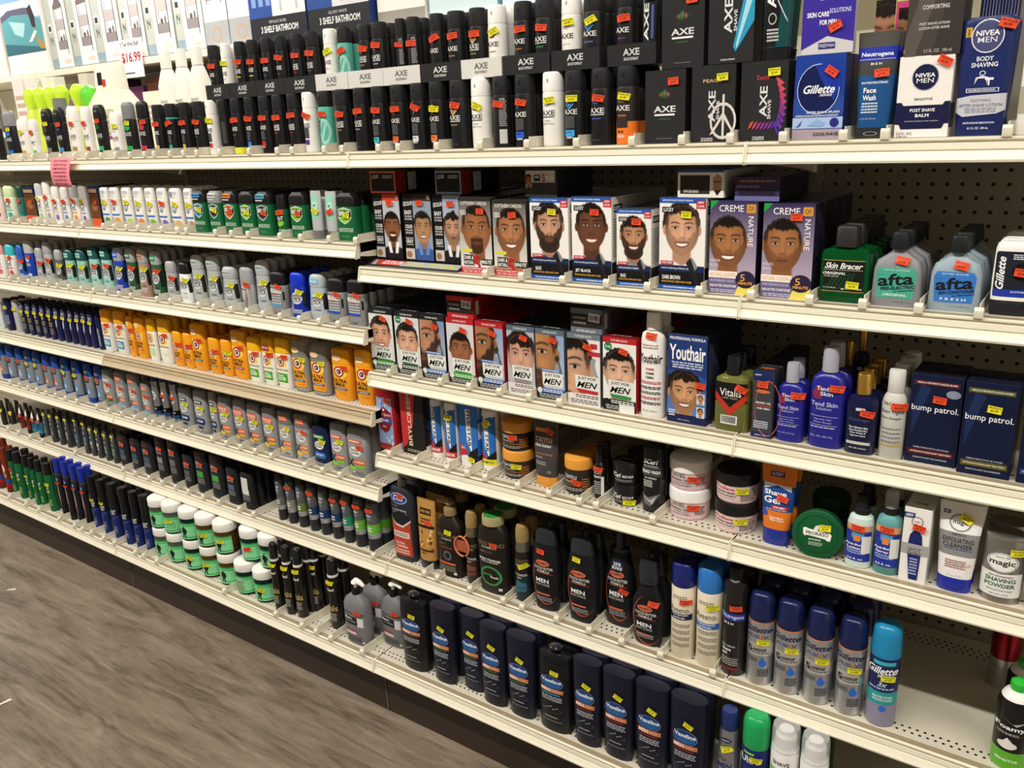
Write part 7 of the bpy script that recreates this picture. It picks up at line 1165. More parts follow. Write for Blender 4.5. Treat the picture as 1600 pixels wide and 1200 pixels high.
def build_room():
    fl = bpy.data.meshes.new('floor'); fl.from_pydata([(-11, -4.2, 0), (5, -4.2, 0), (5, 6, 0), (-11, 6, 0)], [], [(0, 1, 2, 3)])
    m, t, b = nt('grey_wood_vinyl'); tc = t.nodes.new('ShaderNodeTexCoord'); mp = t.nodes.new('ShaderNodeMapping'); mp.inputs['Scale'].default_value = (1.1, 7, 1)
    t.links.new(tc.outputs['Object'], mp.inputs[0]); n = t.nodes.new('ShaderNodeTexNoise'); n.inputs['Scale'].default_value = 2.2; n.inputs['Detail'].default_value = 8; n.inputs['Roughness'].default_value = .62; n.inputs['Distortion'].default_value = 1.4
    n2 = t.nodes.new('ShaderNodeTexNoise'); n2.inputs['Scale'].default_value = 14; n2.inputs['Detail'].default_value = 6; n2.inputs['Distortion'].default_value = .6
    t.links.new(mp.outputs[0], n.inputs['Vector']); t.links.new(mp.outputs[0], n2.inputs['Vector'])
    ad = t.nodes.new('ShaderNodeMath'); ad.operation = 'MULTIPLY_ADD'; ad.inputs[1].default_value = .35; t.links.new(n2.outputs['Fac'], ad.inputs[0]); t.links.new(n.outputs['Fac'], ad.inputs[2])
    cr = t.nodes.new('ShaderNodeValToRGB'); e = cr.color_ramp.elements; e[0].position = .48; e[0].color = lin('584b40'); e[1].position = .88; e[1].color = lin('918272'); x = cr.color_ramp.elements.new(.66); x.color = lin('776a5b')
    t.links.new(ad.outputs[0], cr.inputs[0])
    br = t.nodes.new('ShaderNodeTexBrick'); br.inputs['Scale'].default_value = 1; br.inputs['Brick Width'].default_value = 1.22; br.inputs['Row Height'].default_value = .18; br.inputs['Mortar Size'].default_value = .0012; br.inputs['Color1'].default_value = (1, 1, 1, 1); br.inputs['Color2'].default_value = (.86, .86, .86, 1); br.inputs['Mortar'].default_value = (.72, .72, .72, 1)
    t.links.new(tc.outputs['Object'], br.inputs['Vector']); mx = t.nodes.new('ShaderNodeMix'); mx.data_type = 'RGBA'; mx.blend_type = 'MULTIPLY'; mx.inputs[0].default_value = .8
    t.links.new(cr.outputs[0], mx.inputs[6]); t.links.new(br.outputs[0], mx.inputs[7]); t.links.new(mx.outputs[2], b.inputs['Base Color']); b.inputs['Roughness'].default_value = .5
    o = tag(link('floor', fl, None, m), kind='structure')
    wm = simple('painted_wall', 'd8d2c6', .8, noise=.05); cm = simple('ceiling_tile', 'e0dcd2', .85, noise=.05)
    for nm, bx, mm in (('ceiling', (-11, 5, -4.2, 6, CEIL, CEIL+.05), cm), ('wall_back', (-11, 5, 6, 6.1, 0, CEIL), wm), ('wall_front', (-11, 5, -4.3, -4.2, 0, CEIL), simple('stocked_wall_paint', '6e665c', .8, noise=.1)), ('wall_left', (-11.1, -11, -4.2, 6, 0, CEIL), wm), ('wall_right', (5, 5.1, -4.2, 6, 0, CEIL), wm)):
        q = link(nm, boxmesh(nm, [bx]), None, mm); tag(q, kind='structure')
    em, t, b = nt('lamp_tube_glow'); b.inputs['Emission Color'].default_value = (1, .95, .88, 1); b.inputs['Emission Strength'].default_value = 6
    for i, (lx, ly, lp) in enumerate(LAMPS):
        r = empty('ceiling_light', (lx, ly, CEIL-.001)); tag(r, 'long ceiling light over the %s aisle, %s from left' % ('near' if ly < 0 else 'next', ordn(sorted(q[0] for q in LAMPS if (q[1] < 0) == (ly < 0)).index(lx))), 'ceiling light', 'ceiling lights')
        link('housing', boxmesh('housing', [(-.62, .62, -.15, .15, -.05, 0)], .004), r, M_LIP)
        for s in (-1, 1): link('tube', boxmesh('tube', [(-.58, .58, s*.07-.013, s*.07+.013, -.078, -.052)], .005), r, em)
    # scraps of litter on the floor
    for i, (x, y, a) in enumerate(((-1.60, -.30, .5), (-.95, -.62, 1.2))):
        me = bpy.data.meshes.new('scrap'); me.from_pydata([(0, 0, .001), (.035, .004, .002), (.030, .012, .004), (.004, .008, .001)], [], [(0, 1, 2, 3)]); q = link('paper_scrap', me, None, kind_mat('paper')); set_cols(me, [lin('d8d0c4')]*4)
        q.modifiers.new('t', 'SOLIDIFY').thickness = .0005
        q.location = (x, y, 0); q.rotation_euler = (0, 0, a); tag(q, 'small white paper scrap on the floor %s' % ('near the kick plate at left' if i == 0 else 'out in the aisle'), 'litter')
    card_box('green_carton', 'dark green carton behind the foam cans on the right bottom deck', 'box', None, (1.02, .06, .1812), .15, .1, .19, ('0e5a34', '0c4a2a', '0e5232'), [])

# ---------------------------------------------------------------- stock on the shelves, metres
# row, kind, x, front y, z, width, depth, height, look, how many stand behind
DATA = [
('A', 'stick', -1.6886, 0.022, 1.455, 0.0458, 0.0229, 0.1465, dict(c='8d8d90', b='1e1e20', a='c86a3a', st='o'), 0),
('A', 'stick', -1.5984, 0.022, 1.455, 0.0599, 0.03, 0.1528, dict(c='8d8d90', b='1d1f24', a='2f6cc4', st='y'), 0),
('A', 'axebottle', -1.5144, 0.022, 1.455, 0.0502, 0.0276, 0.1257, dict(b='ece9e4', a='c9a23a', st='y'), 0),
('A', 'axebottle', -1.4428, 0.022, 1.455, 0.0412, 0.0227, 0.123, dict(b='ece9e4', a='55b45e', st='o', tx='DRY'), 0),
('A', 'axebottle', -1.3501, 0.022, 1.455, 0.0485, 0.0267, 0.15, dict(b='26262a', a='6f7278', st='y'), 0),
('A', 'axebottle', -1.2759, 0.022, 1.455, 0.0476, 0.0262, 0.1505, dict(b='26262a', a='3f7fd0', st='o'), 0),
('A', 'axebottle', -1.1978, 0.022, 1.455, 0.0494, 0.0272, 0.1508, dict(b='ece9e4', a='a48a3a', st='o'), 0),
('A', 'axebottle', -1.1221, 0.022, 1.455, 0.0433, 0.0238, 0.1474, dict(b='ece9e4', a='a03a30', st='o'), 0),
('A', 'axebottle', -1.0502, 0.022, 1.455, 0.0476, 0.0262, 0.1477, dict(b='26262a', a='3aa858', st='o'), 0),
('A', 'axebottle', -0.9692, 0.022, 1.455, 0.0491, 0.027, 0.1247, dict(b='ece9e4', a='888888', st='y'), 0),
('A', 'stick', -0.8986, 0.022, 1.455, 0.0501, 0.0251, 0.1476, dict(c='7d7e82', b='1c1e1e', a='2fa04c', st='y'), 0),
('A', 'stick', -0.8273, 0.022, 1.455, 0.0466, 0.0233, 0.1475, dict(c='26262a', b='26262a', a='b8354a', st='o', desc='all-black deodorant stick with red mark'), 0),
('A', 'axe', -0.7627, 0.022, 1.455, 0.0315, 0.0315, 0.1345, dict(a='d9c070', b2='e0c860', st='o'), 2),
('A', 'axe', -0.7027, 0.022, 1.455, 0.0312, 0.0312, 0.1345, dict(a='3fa5a5', b2='45b0b0', ring='3fb0ae', st='o'), 2),
('A', 'axe', -0.6415, 0.022, 1.455, 0.0309, 0.0309, 0.1345, dict(a='d9b850', b2='d8b848', st='o'), 2),
('A', 'axe', -0.5821, 0.022, 1.455, 0.0306, 0.0306, 0.1345, dict(a='5a8f5a', bar=1, st='o'), 2),
('A', 'axe', -0.5255, 0.022, 1.455, 0.0319, 0.0319, 0.1345, dict(b='ece9e4', c='f3f1ee', a='777777', b2='c8352c', st='y'), 2),
('A', 'axe', -0.4752, 0.022, 1.455, 0.0284, 0.0284, 0.1345, dict(plain=1), 2),
('A', 'axe', -0.4237, 0.022, 1.455, 0.0329, 0.0329, 0.1345, dict(a='8a8a60', b2='e3e23c', st='o'), 2),
('A', 'axe', -0.3694, 0.022, 1.455, 0.031, 0.031, 0.1345, dict(a='4a90c8', b2='3f8fd8', st='o'), 2),
('A', 'axe', -0.3147, 0.022, 1.455, 0.0338, 0.0338, 0.1345, dict(a='5a7fb0', b2='c83038', st='o'), 2),
('A', 'axe', -0.2644, 0.022, 1.455, 0.0334, 0.0334, 0.1345, dict(a='c84a3a', bar=1, st='o'), 2),
('A', 'axe', -0.2108, 0.022, 1.455, 0.0331, 0.0331, 0.1345, dict(a='b8443a', bar=1, st='o'), 2),
('A', 'axe', -0.1574, 0.022, 1.455, 0.0342, 0.0342, 0.1345, dict(b='ece9e4', c='f3f1ee', a='8a7898', b2='5a3a8a', gp=1, st='o'), 2),
('A', 'axeteal', -0.1041, 0.022, 1.455, 0.0368, 0.0368, 0.1345, dict(st='o'), 0),
('A', 'axe', -0.0467, 0.022, 1.455, 0.0363, 0.0363, 0.1345, dict(a='c88a4a', ringe=1, bar=1, st='o'), 2),
('A', 'axe', 0.011, 0.022, 1.455, 0.0358, 0.0358, 0.1345, dict(a='c8c8cc', bar=1, st='o'), 2),
('A', 'axe', 0.066, 0.022, 1.455, 0.0368, 0.0368, 0.1345, dict(a='48b0b4', b2='35b0bc', st='o'), 2),
('A', 'axe', 0.1232, 0.022, 1.455, 0.0377, 0.0377, 0.1345, dict(a='e08838', b2='e0682c', st='o'), 2),
('A', 'axe', 0.1809, 0.022, 1.455, 0.0371, 0.0371, 0.1345, dict(a='555555', b2='d8d8d8', st='o'), 2),
('A', 'axe', 0.2325, 0.022, 1.455, 0.0379, 0.0379, 0.1345, dict(a='d89038', ringe=1, b2='e07838', st='y'), 2),
('A', 'axe', 0.2883, 0.022, 1.455, 0.0413, 0.0413, 0.1345, dict(a='c8a060', chev=1, bar=1, st='o'), 2),
('A', 'axe', 0.3449, 0.022, 1.455, 0.0419, 0.0419, 0.1345, dict(b='ece9e4', c='f3f1ee', a='7a5a38', ringe=1, bar=1, bk=1, st='y'), 2),
('A', 'axe', 0.3977, 0.022, 1.455, 0.0386, 0.0386, 0.1345, dict(back=1, st='o'), 2),
('A', 'axe', 0.4516, 0.022, 1.455, 0.0405, 0.0405, 0.1345, dict(a='3f6fd8', b2='2f5fd8', slash=1, st='o'), 2),
('A', 'axe', 0.5169, 0.022, 1.455, 0.042, 0.042, 0.1345, dict(b='ece9e4', c='f3f1ee', a='c0c0c0', ringe=1, bar=1, bk=1, st='y'), 2),
('A', 'axe', 0.5661, 0.022, 1.455, 0.0412, 0.0412, 0.1345, dict(a='7a88d0', chev=1, b2='3f9fe0', st='y'), 2),
('A', 'axe', 0.6225, 0.022, 1.455, 0.0427, 0.0427, 0.1345, dict(a='4a6fd0', ringe=1, bar=1, st='o'), 2),
('A', 'axe', 0.6751, 0.022, 1.455, 0.0406, 0.0406, 0.1345, dict(b2='ee7a2a', you=1, orange=1, st='y'), 2),
('A', 'axebox', 0.7574, 0.022, 1.455, 0.0759, 0.0379, 0.1222, dict(v='africa', st='o'), 2),
('A', 'axebox', 0.8449, 0.022, 1.455, 0.0766, 0.0383, 0.1242, dict(v='peace', st='y'), 2),
('A', 'axebox', 0.9311, 0.022, 1.455, 0.0769, 0.0384, 0.1239, dict(v='excite', st='y'), 2),
('A', 'gillbox', 1.0186, 0.022, 1.455, 0.0775, 0.0387, 0.1268, dict(st='o'), 2),
('A', 'neutube', 1.0988, 0.022, 1.455, 0.0463, 0.0278, 0.1533, dict(st='o'), 1),
('A', 'nivbox', 1.1693, 0.022, 1.455, 0.0732, 0.0366, 0.1135, dict(st='o'), 2),
('A', 'nivbottle', 1.244, 0.022, 1.455, 0.0656, 0.0295, 0.1592, dict(st='o'), 1),
('A', 'plainbottle', 1.3038, 0.022, 1.455, 0.0262, 0.0131, 0.1432, dict(b='e6e3dc', c='e6e3dc'), 0),
('A2', 'axe', -0.5057, 0.037, 1.5905, 0.0298, 0.0298, 0.13, dict(a='5a8f5a', st='o'), 1),
('A2', 'axe', -0.4541, 0.037, 1.5905, 0.0279, 0.0279, 0.13, dict(a='777777', st='y', b='ece9e4', c='f3f1ee'), 1),
('A2', 'axe', -0.4001, 0.037, 1.5905, 0.0292, 0.0292, 0.13, dict(a='d8d838', st='o', you=1), 1),
('A2', 'axe', -0.3517, 0.037, 1.5905, 0.0289, 0.0289, 0.13, dict(a='e8e838', st='o', you=1), 1),
('A2', 'axe', -0.2988, 0.037, 1.5905, 0.0301, 0.0301, 0.13, dict(a='4a90c8', st='o'), 1),
('A2', 'axe', -0.249, 0.037, 1.5905, 0.0298, 0.0298, 0.13, dict(a='c84a3a', st='o'), 1),
('A2', 'axe', -0.1907, 0.037, 1.5905, 0.0294, 0.0294, 0.13, dict(a='b8443a', st='o', bar=1), 1),
('A2', 'axe', -0.1419, 0.037, 1.5905, 0.032, 0.032, 0.13, dict(a='8a6898', st='o', bar=1), 1),
('A2', 'axe', -0.0821, 0.037, 1.5905, 0.0316, 0.0316, 0.13, dict(a='6a5a88', st='y', b='ece9e4', c='f3f1ee'), 1),
('A2', 'axeteal', -0.038, 0.037, 1.5905, 0.034, 0.034, 0.13, dict(st='o'), 1),
('A2', 'axe', 0.028, 0.037, 1.5905, 0.0335, 0.0335, 0.13, dict(a='c88a4a', st='o', bar=1, ringe=1), 1),
('A2', 'axe', 0.0676, 0.037, 1.5905, 0.0372, 0.0372, 0.13, dict(a='c8c8cc', st='o', bar=1), 1),
('A2', 'axe', 0.1351, 0.037, 1.5905, 0.023, 0.023, 0.13, dict(st='o', back=1), 1),
('A2', 'axe', 0.1684, 0.037, 1.5905, 0.0296, 0.0296, 0.13, dict(st='o', back=1), 1),
('A2', 'axe', 0.2319, 0.037, 1.5905, 0.033, 0.033, 0.13, dict(a='3a3a3a', st='o'), 1),
('A2', 'axe', 0.2802, 0.037, 1.5905, 0.0391, 0.0391, 0.13, dict(a='d0a080', st='o'), 1),
('A2', 'axe', 0.3355, 0.037, 1.5905, 0.0358, 0.0358, 0.13, dict(a='c8a060', st='o', bar=1, chev=1), 1),
('A2', 'axe', 0.3828, 0.037, 1.5905, 0.039, 0.039, 0.13, dict(a='7a5a38', st='y', b='ece9e4', c='f3f1ee', ringe=1), 1),
('A2', 'axe', 0.4447, 0.037, 1.5905, 0.0382, 0.0382, 0.13, dict(a='d89038', st='o'), 1),
('A2', 'axe', 0.4934, 0.037, 1.5905, 0.0399, 0.0399, 0.13, dict(a='4fa05a', st='o', bar=1), 1),
('A2', 'axe', 0.5524, 0.037, 1.5905, 0.039, 0.039, 0.13, dict(a='c0c0c0', st='y', b='ece9e4', c='f3f1ee', ringe=1), 1),
('A2', 'axe', 0.5999, 0.037, 1.5905, 0.0405, 0.0405, 0.13, dict(a='7a88d0', st='y', chev=1), 1),
('A2', 'axe', 0.6668, 0.037, 1.5905, 0.0383, 0.0383, 0.13, dict(a='8a4fb0', st='o'), 1),
('A2', 'wash', 0.7171, 0.037, 1.5905, 0.0299, 0.0209, 0.135, dict(st='o'), 1),
('A2', 'axebox', 0.7883, 0.022, 1.5772, 0.0759, 0.0379, 0.1222, dict(v='africa', st='o'), 1),
('A2', 'axebox', 0.8722, 0.022, 1.5792, 0.0766, 0.0383, 0.1242, dict(v='apollo', st='o'), 1),
('A2', 'axegel', 0.945, 0.022, 1.5789, 0.0481, 0.0288, 0.17, dict(), 1),
('A2', 'freeman', 1.0252, 0.024, 1.5818, 0.0777, 0.0155, 0.13, dict(st='o'), 0),
('A2', 'girlbox', 1.0988, 0.13, 1.455, 0.061, 0.0244, 0.24, dict(), 0),
('A2', 'nivbox2', 1.1743, 0.022, 1.5685, 0.073, 0.0319, 0.13, dict(), 1),
('A2', 'navybag', 1.2467, 0.085, 1.455, 0.0488, 0.0244, 0.22, dict(), 0),
('B', 'stick', -1.7828, 0.022, 1.251, 0.05, 0.025, 0.1226, dict(c='eee9e4', b='e9d8d4', a='b04858', st='o', sm=1), 3),
('B', 'stick', -1.701, 0.022, 1.251, 0.0615, 0.0307, 0.1185, dict(c='cfe6b0', b='dfeccf', a='3aa0a0', st='o', sm=1), 3),
('B', 'stick', -1.6159, 0.022, 1.251, 0.0362, 0.0181, 0.1173, dict(c='1e4438', b='1f6a68', a='2f8a88', st='o', sm=1), 3),
('B', 'brownbox', -1.5413, 0.022, 1.251, 0.0687, 0.0364, 0.1164, dict(st='o'), 3),
('B', 'stick', -1.4844, 0.022, 1.251, 0.0387, 0.0194, 0.1282, dict(c='c4c8cc', b='eeebe6', a='8fc89a', st='y', sm=1), 3),
('B', 'stick', -1.4335, 0.022, 1.251, 0.0377, 0.0188, 0.1345, dict(c='f2efea', b='f0ede8', a='9aa098', st='o', sm=1), 3),
('B', 'stick', -1.3818, 0.022, 1.251, 0.0401, 0.02, 0.1185, dict(c='f2efea', b='f0ede8', a='e0a8b8', a2='7a6ab8', st='o', sm=1), 3),
('B', 'stick', -1.3259, 0.022, 1.251, 0.0396, 0.0198, 0.1169, dict(c='f2efea', b='f0ede8', a='4a88d0', st='o', sm=1), 3),
('B', 'stick', -1.2687, 0.022, 1.251, 0.0418, 0.0209, 0.1231, dict(c='c6c8cc', b='f2efea', a='e09038', st='o', sm=1), 3),
('B', 'stick', -1.2166, 0.022, 1.251, 0.0358, 0.0179, 0.1196, dict(c='f2efea', b='f0ede8', a='7a60c0', st='y', sm=1), 3),
('B', 'brownbox', -1.1414, 0.022, 1.251, 0.0525, 0.029, 0.1207, dict(st='o'), 3),
('B', 'dove', -1.0921, 0.022, 1.251, 0.0398, 0.0199, 0.1173, dict(a='4a9a48', st='y'), 4),
('B', 'dove', -1.0391, 0.022, 1.251, 0.0434, 0.0217, 0.1173, dict(a='e09a40', st='o'), 4),
('B', 'dove', -0.9736, 0.022, 1.251, 0.0426, 0.0213, 0.1173, dict(a='a8d058', st='y'), 4),
('B', 'dove', -0.9133, 0.022, 1.251, 0.0419, 0.021, 0.1173, dict(a='e0823a', st='y'), 4),
('B', 'dove', -0.8546, 0.022, 1.251, 0.0412, 0.0206, 0.1173, dict(a='7ab048', st='y'), 4),
('B', 'dove', -0.7943, 0.022, 1.251, 0.0405, 0.0203, 0.1173, dict(a='7a68b0', st='o'), 4),
('B', 'dove', -0.7326, 0.022, 1.251, 0.0483, 0.0241, 0.1173, dict(a='d0b070', st='y', rnd=1), 4),
('B', 'dove', -0.6691, 0.022, 1.251, 0.0351, 0.0175, 0.1173, dict(a='c08a60', st='y'), 4),
('B', 'brut', -0.6218, 0.022, 1.251, 0.0531, 0.0265, 0.1108, dict(c='26262a', tg='3f8fd0', sh='3f8fd0', st='y'), 4),
('B', 'brut', -0.5543, 0.022, 1.251, 0.0525, 0.0262, 0.1108, dict(c='8b8c8e', tg='d8d8d4', sh='3a3f40', st='y'), 4),
('B', 'brut', -0.489, 0.022, 1.251, 0.0536, 0.0268, 0.1108, dict(c='26262a', tg='ee8038', sh='e8702c', st='o'), 4),
('B', 'brut', -0.4205, 0.022, 1.251, 0.0546, 0.0273, 0.1108, dict(c='26262a', sh='9ac83c', st='y'), 4),
('B', 'brut', -0.3543, 0.022, 1.251, 0.0554, 0.0277, 0.1108, dict(c='26262a', tg='5aa8c8', sh='2c3c44', st='o'), 4),
('B', 'brutcan', -0.292, 0.022, 1.251, 0.0311, 0.0311, 0.1039, dict(st='o'), 4),
('B', 'brut', -0.2254, 0.022, 1.251, 0.0549, 0.0274, 0.1108, dict(c='26262a', sh='8ac83c', st='o'), 4),
('B', 'minttube', -0.1613, 0.022, 1.251, 0.0367, 0.0202, 0.1149, dict(st='y'), 1),
('B', 'minttube', -0.1102, 0.022, 1.251, 0.0379, 0.0209, 0.1138, dict(st='o'), 1),
('B', 'brut', -0.0581, 0.022, 1.251, 0.059, 0.0295, 0.1108, dict(c='26262a', sh='8fd03c', st='y'), 4),
('C', 'stick', -1.8616, 0.022, 1.045, 0.0509, 0.0255, 0.1187, dict(c='e8a8b0', b='f0ede8', a='c86a78', st='y', sm=1), 2),
('C', 'stick', -1.7815, 0.022, 1.045, 0.0533, 0.0266, 0.1199, dict(c='3fc0c8', b='f0ede8', a='c84a48', st='o', sm=1), 2),
('C', 'speed', -1.7048, 0.022, 1.045, 0.0401, 0.02, 0.1215, dict(c='2f62c0', b='2458b8', a='8ab8e8', st='o'), 2),
('C', 'stick', -1.6412, 0.022, 1.045, 0.0487, 0.0244, 0.1395, dict(c='b8b8ba', b='1f3fa8', a='a8d0e8', st='o', tx='GEAR', desc='navy deodorant stick with grey cap'), 2),
('C', 'speed', -1.5731, 0.022, 1.045, 0.045, 0.0225, 0.1185, dict(c='aaaaac', b='a8aaae', a='6a88b8', st='o'), 2),
('C', 'speed', -1.5139, 0.022, 1.045, 0.0475, 0.0237, 0.1405, dict(c='a8a8aa', b='aeb0b2', a='8a9098', st='o'), 3),
('C', 'speed', -1.4448, 0.022, 1.045, 0.0438, 0.0219, 0.1182, dict(c='a8a8aa', b='5a5c60', a='8a9098', st='y'), 3),
('C', 'speed', -1.3776, 0.022, 1.045, 0.0489, 0.0245, 0.1212, dict(c='1f5a5c', b='8fc4b8', a='5aa89a', st='y', tg='a8d8cc'), 3),
('C', 'speed', -1.3029, 0.022, 1.045, 0.051, 0.0255, 0.1247, dict(c='1f5a5c', b='8fc4b8', a='5aa89a', st='y', tg='a8d8cc'), 3),
('C', 'speed', -1.2253, 0.022, 1.045, 0.05, 0.025, 0.1386, dict(c='1f5a5c', b='9acdc2', a='5aa89a', st='o', tg='a8d8cc'), 3),
('C', 'speed', -1.1539, 0.022, 1.045, 0.0492, 0.0246, 0.1399, dict(c='1f5a5c', b='9acdc2', a='5aa89a', st='o', tg='a8d8cc'), 3),
('C', 'speed', -1.082, 0.022, 1.045, 0.051, 0.0255, 0.1411, dict(c='a8aaae', b='2040b0', a='2040b0', st='y', tg='2f60d8'), 3),
('C', 'speed', -1.0136, 0.022, 1.045, 0.0475, 0.0237, 0.1425, dict(c='a8aaae', b='2a5a3a', a='2a5a3a', st='o', tg='2a7040'), 3),
('C', 'speed', -0.9492, 0.022, 1.045, 0.0493, 0.0247, 0.1435, dict(c='a8aaae', b='a88578', a='8a6a60', st='y', tg='c8906a'), 3),
('C', 'speed', -0.8823, 0.022, 1.045, 0.0484, 0.0242, 0.1411, dict(c='a8aaae', b='2a5a3a', a='2a5a3a', st='o', tg='2a9040'), 3),
('C', 'speed', -0.8109, 0.022, 1.045, 0.0475, 0.0237, 0.1148, dict(c='a8a8aa', b='a4a8ae', a='4a5a90', st='o'), 3),
('C', 'speed', -0.7466, 0.022, 1.045, 0.0515, 0.0258, 0.1146, dict(c='1a1a1c', b='eaeef0', a='2f90a8', st='y', desc='white and teal deodorant stick with black cap'), 3),
('C', 'speed', -0.6802, 0.022, 1.045, 0.053, 0.0265, 0.14, dict(c='b4b6b8', b='aab0ae', a='8ab09a', st='y', tg='b8ccc4'), 3),
('C', 'speed', -0.61, 0.022, 1.045, 0.0542, 0.0271, 0.14, dict(c='b4b6b8', b='aab0ae', a='8ab09a', st='y', tg='b8ccc4'), 3),
('C', 'speed', -0.5407, 0.022, 1.045, 0.06, 0.03, 0.1154, dict(c='b4b6b8', b='aab2ae', a='6aa88a', st='y', tg='b8ccc4'), 3),
('C', 'roundtop', -0.4668, 0.022, 1.045, 0.048, 0.0264, 0.1183, dict(st='o'), 3),
('C', 'speed', -0.3978, 0.022, 1.045, 0.0527, 0.0264, 0.141, dict(c='b4b6b8', b='aab0b8', a='3f68b0', st='y', tg='c0c8d4'), 3),
('C', 'mennen', -0.3392, 0.022, 1.045, 0.056, 0.028, 0.1141, dict(c='26262a', b='909092', a='58a0c8', st='o'), 3),
('C', 'speed', -0.2642, 0.022, 1.045, 0.0547, 0.0273, 0.1172, dict(c='1236c8', b='1230a8', a='2fa898', st='y', desc='bright blue deodorant stick with green print'), 3),
('C', 'speed', -0.1906, 0.022, 1.045, 0.0573, 0.0287, 0.1169, dict(c='b4bcc2', b='a8b4c0', a='3f98c8', st='y', tg='7ac0e0'), 3),
('C', 'mennen', -0.1232, 0.022, 1.045, 0.0559, 0.0279, 0.1118, dict(c='26262a', b='909092', a='2f4fb8', st='o'), 3),
('C', 'mennen', -0.0542, 0.022, 1.045, 0.0563, 0.0282, 0.1133, dict(c='26262a', b='909092', a='2f4fb8', st='o'), 3),
('D', 'stick', -1.99, 0.032, 0.838, 0.0393, 0.0196, 0.0952, dict(c='e8eeee', b='dde8e8', a='9ac8b0', sm=1), 1),
('D', 'navystick', -1.9145, 0.032, 0.838, 0.0404, 0.0242, 0.121, dict(v=0, st='y'), 2),
('D', 'navystick', -1.8469, 0.032, 0.838, 0.0342, 0.0205, 0.121, dict(v=3, st='y'), 2),
('D', 'navystick', -1.7922, 0.032, 0.838, 0.0311, 0.0187, 0.121, dict(v=1, st='y'), 3),
('D', 'navystick', -1.745, 0.032, 0.838, 0.0309, 0.0185, 0.121, dict(v=1, st='y'), 3),
('D', 'navystick', -1.6939, 0.032, 0.838, 0.0306, 0.0184, 0.121, dict(v=1, st='y'), 3),
('D', 'navystick', -1.6438, 0.032, 0.838, 0.0304, 0.0182, 0.121, dict(v=1, st='y'), 3),
('D', 'navystick', -1.5947, 0.032, 0.838, 0.0301, 0.0181, 0.121, dict(v=1, st='y'), 3),
('D', 'navystick', -1.5464, 0.032, 0.838, 0.0299, 0.0179, 0.121, dict(v=2, st='y'), 3),
('D', 'navystick', -1.4989, 0.032, 0.838, 0.0296, 0.0178, 0.121, dict(v=2, st='y'), 3),
('D', 'navystick', -1.4523, 0.032, 0.838, 0.0294, 0.0176, 0.121, dict(v=2, st='y'), 3),
('D', 'navystick', -1.4066, 0.032, 0.838, 0.0291, 0.0175, 0.121, dict(v=2, st='y'), 3),
('D', 'navystick', -1.3657, 0.032, 0.838, 0.0289, 0.0173, 0.121, dict(v=2, st='y'), 3),
('D', 'navystick', -1.3254, 0.032, 0.838, 0.0287, 0.0172, 0.121, dict(v=2, st='y'), 3),
('D', 'navystick', -1.2831, 0.032, 0.838, 0.0233, 0.014, 0.121, dict(v=4), 2),
('D', 'arm', -1.2347, 0.032, 0.838, 0.0507, 0.0253, 0.1397, dict(t='ess', b='ece9e4', c='f0a818', a='4a90d0', st='o'), 3),
('D', 'arm', -1.1572, 0.032, 0.838, 0.0553, 0.0277, 0.1422, dict(t='ess', b='ece9e4', c='f0a818', a='4a90d0', st='o'), 3),
('D', 'arm', -1.0917, 0.032, 0.838, 0.0299, 0.015, 0.1307, dict(t='ultra', b='f0a020', c='f2a41c', st='o'), 2),
('D', 'arm', -1.0417, 0.032, 0.838, 0.0484, 0.0242, 0.1304, dict(t='ultra', b='f0a020', c='f2a41c'), 3),
('D', 'arm', -0.9777, 0.032, 0.838, 0.0371, 0.0185, 0.135, dict(t='ess', b='f3f0e8', c='f4b81c', a='b8d8a0'), 3),
('D', 'arm', -0.9129, 0.032, 0.838, 0.0547, 0.0274, 0.1403, dict(t='ess', b='f3f0e8', c='f4b81c', a='e8e8e0', st='o'), 3),
('D', 'arm', -0.8448, 0.032, 0.838, 0.0409, 0.0205, 0.108, dict(t='ultra', b='f0a020', c='f2a41c', st='o', small=1), 2),
('D', 'arm', -0.7926, 0.032, 0.838, 0.0388, 0.0194, 0.108, dict(t='ultra', b='f0a020', c='f2a41c', st='o', small=1), 2),
('D', 'arm', -0.7412, 0.032, 0.838, 0.06, 0.03, 0.1425, dict(t='ultra', b='f0a020', c='f2a41c', a='2a6a40', st='o'), 3),
('D', 'arm', -0.6678, 0.032, 0.838, 0.0463, 0.0232, 0.1072, dict(t='ultra', b='f0a020', c='f2a41c', a='4a6a30', st='o', small=1), 2),
('D', 'arm', -0.6102, 0.032, 0.838, 0.0431, 0.0216, 0.108, dict(t='ultra', b='f0a020', c='f2a41c', a='4a6a30', st='y', small=1), 2),
('D', 'arm', -0.5515, 0.032, 0.838, 0.0589, 0.0295, 0.1414, dict(t='ultra', b='f0a020', c='f2a41c', a='8a3030', st='o'), 3),
('D', 'arm', -0.4862, 0.032, 0.838, 0.0485, 0.0242, 0.1287, dict(t='ess', b='f3f0e8', c='f4b81c', a='4aa048', st='o'), 3),
('D', 'arm', -0.4251, 0.032, 0.838, 0.0453, 0.0226, 0.132, dict(t='ess', b='f3f0e8', c='f4b81c', a='4aa048', tg='a02028', st='o'), 3),
('D', 'arm', -0.3664, 0.032, 0.838, 0.0533, 0.0267, 0.138, dict(t='ess', b='f3f0e8', c='f4b81c', a='4aa048', st='o'), 3),
('D', 'arm', -0.2977, 0.032, 0.838, 0.0565, 0.0282, 0.1401, dict(t='ultra', b='a8a39c', c='b4b0aa', a='3a5a80', clear=1, st='y'), 3),
('D', 'arm', -0.2244, 0.032, 0.838, 0.0615, 0.0307, 0.136, dict(t='ultra', b='a8a39c', c='b4b0aa', a='3a5a80', clear=1, st='y'), 3),
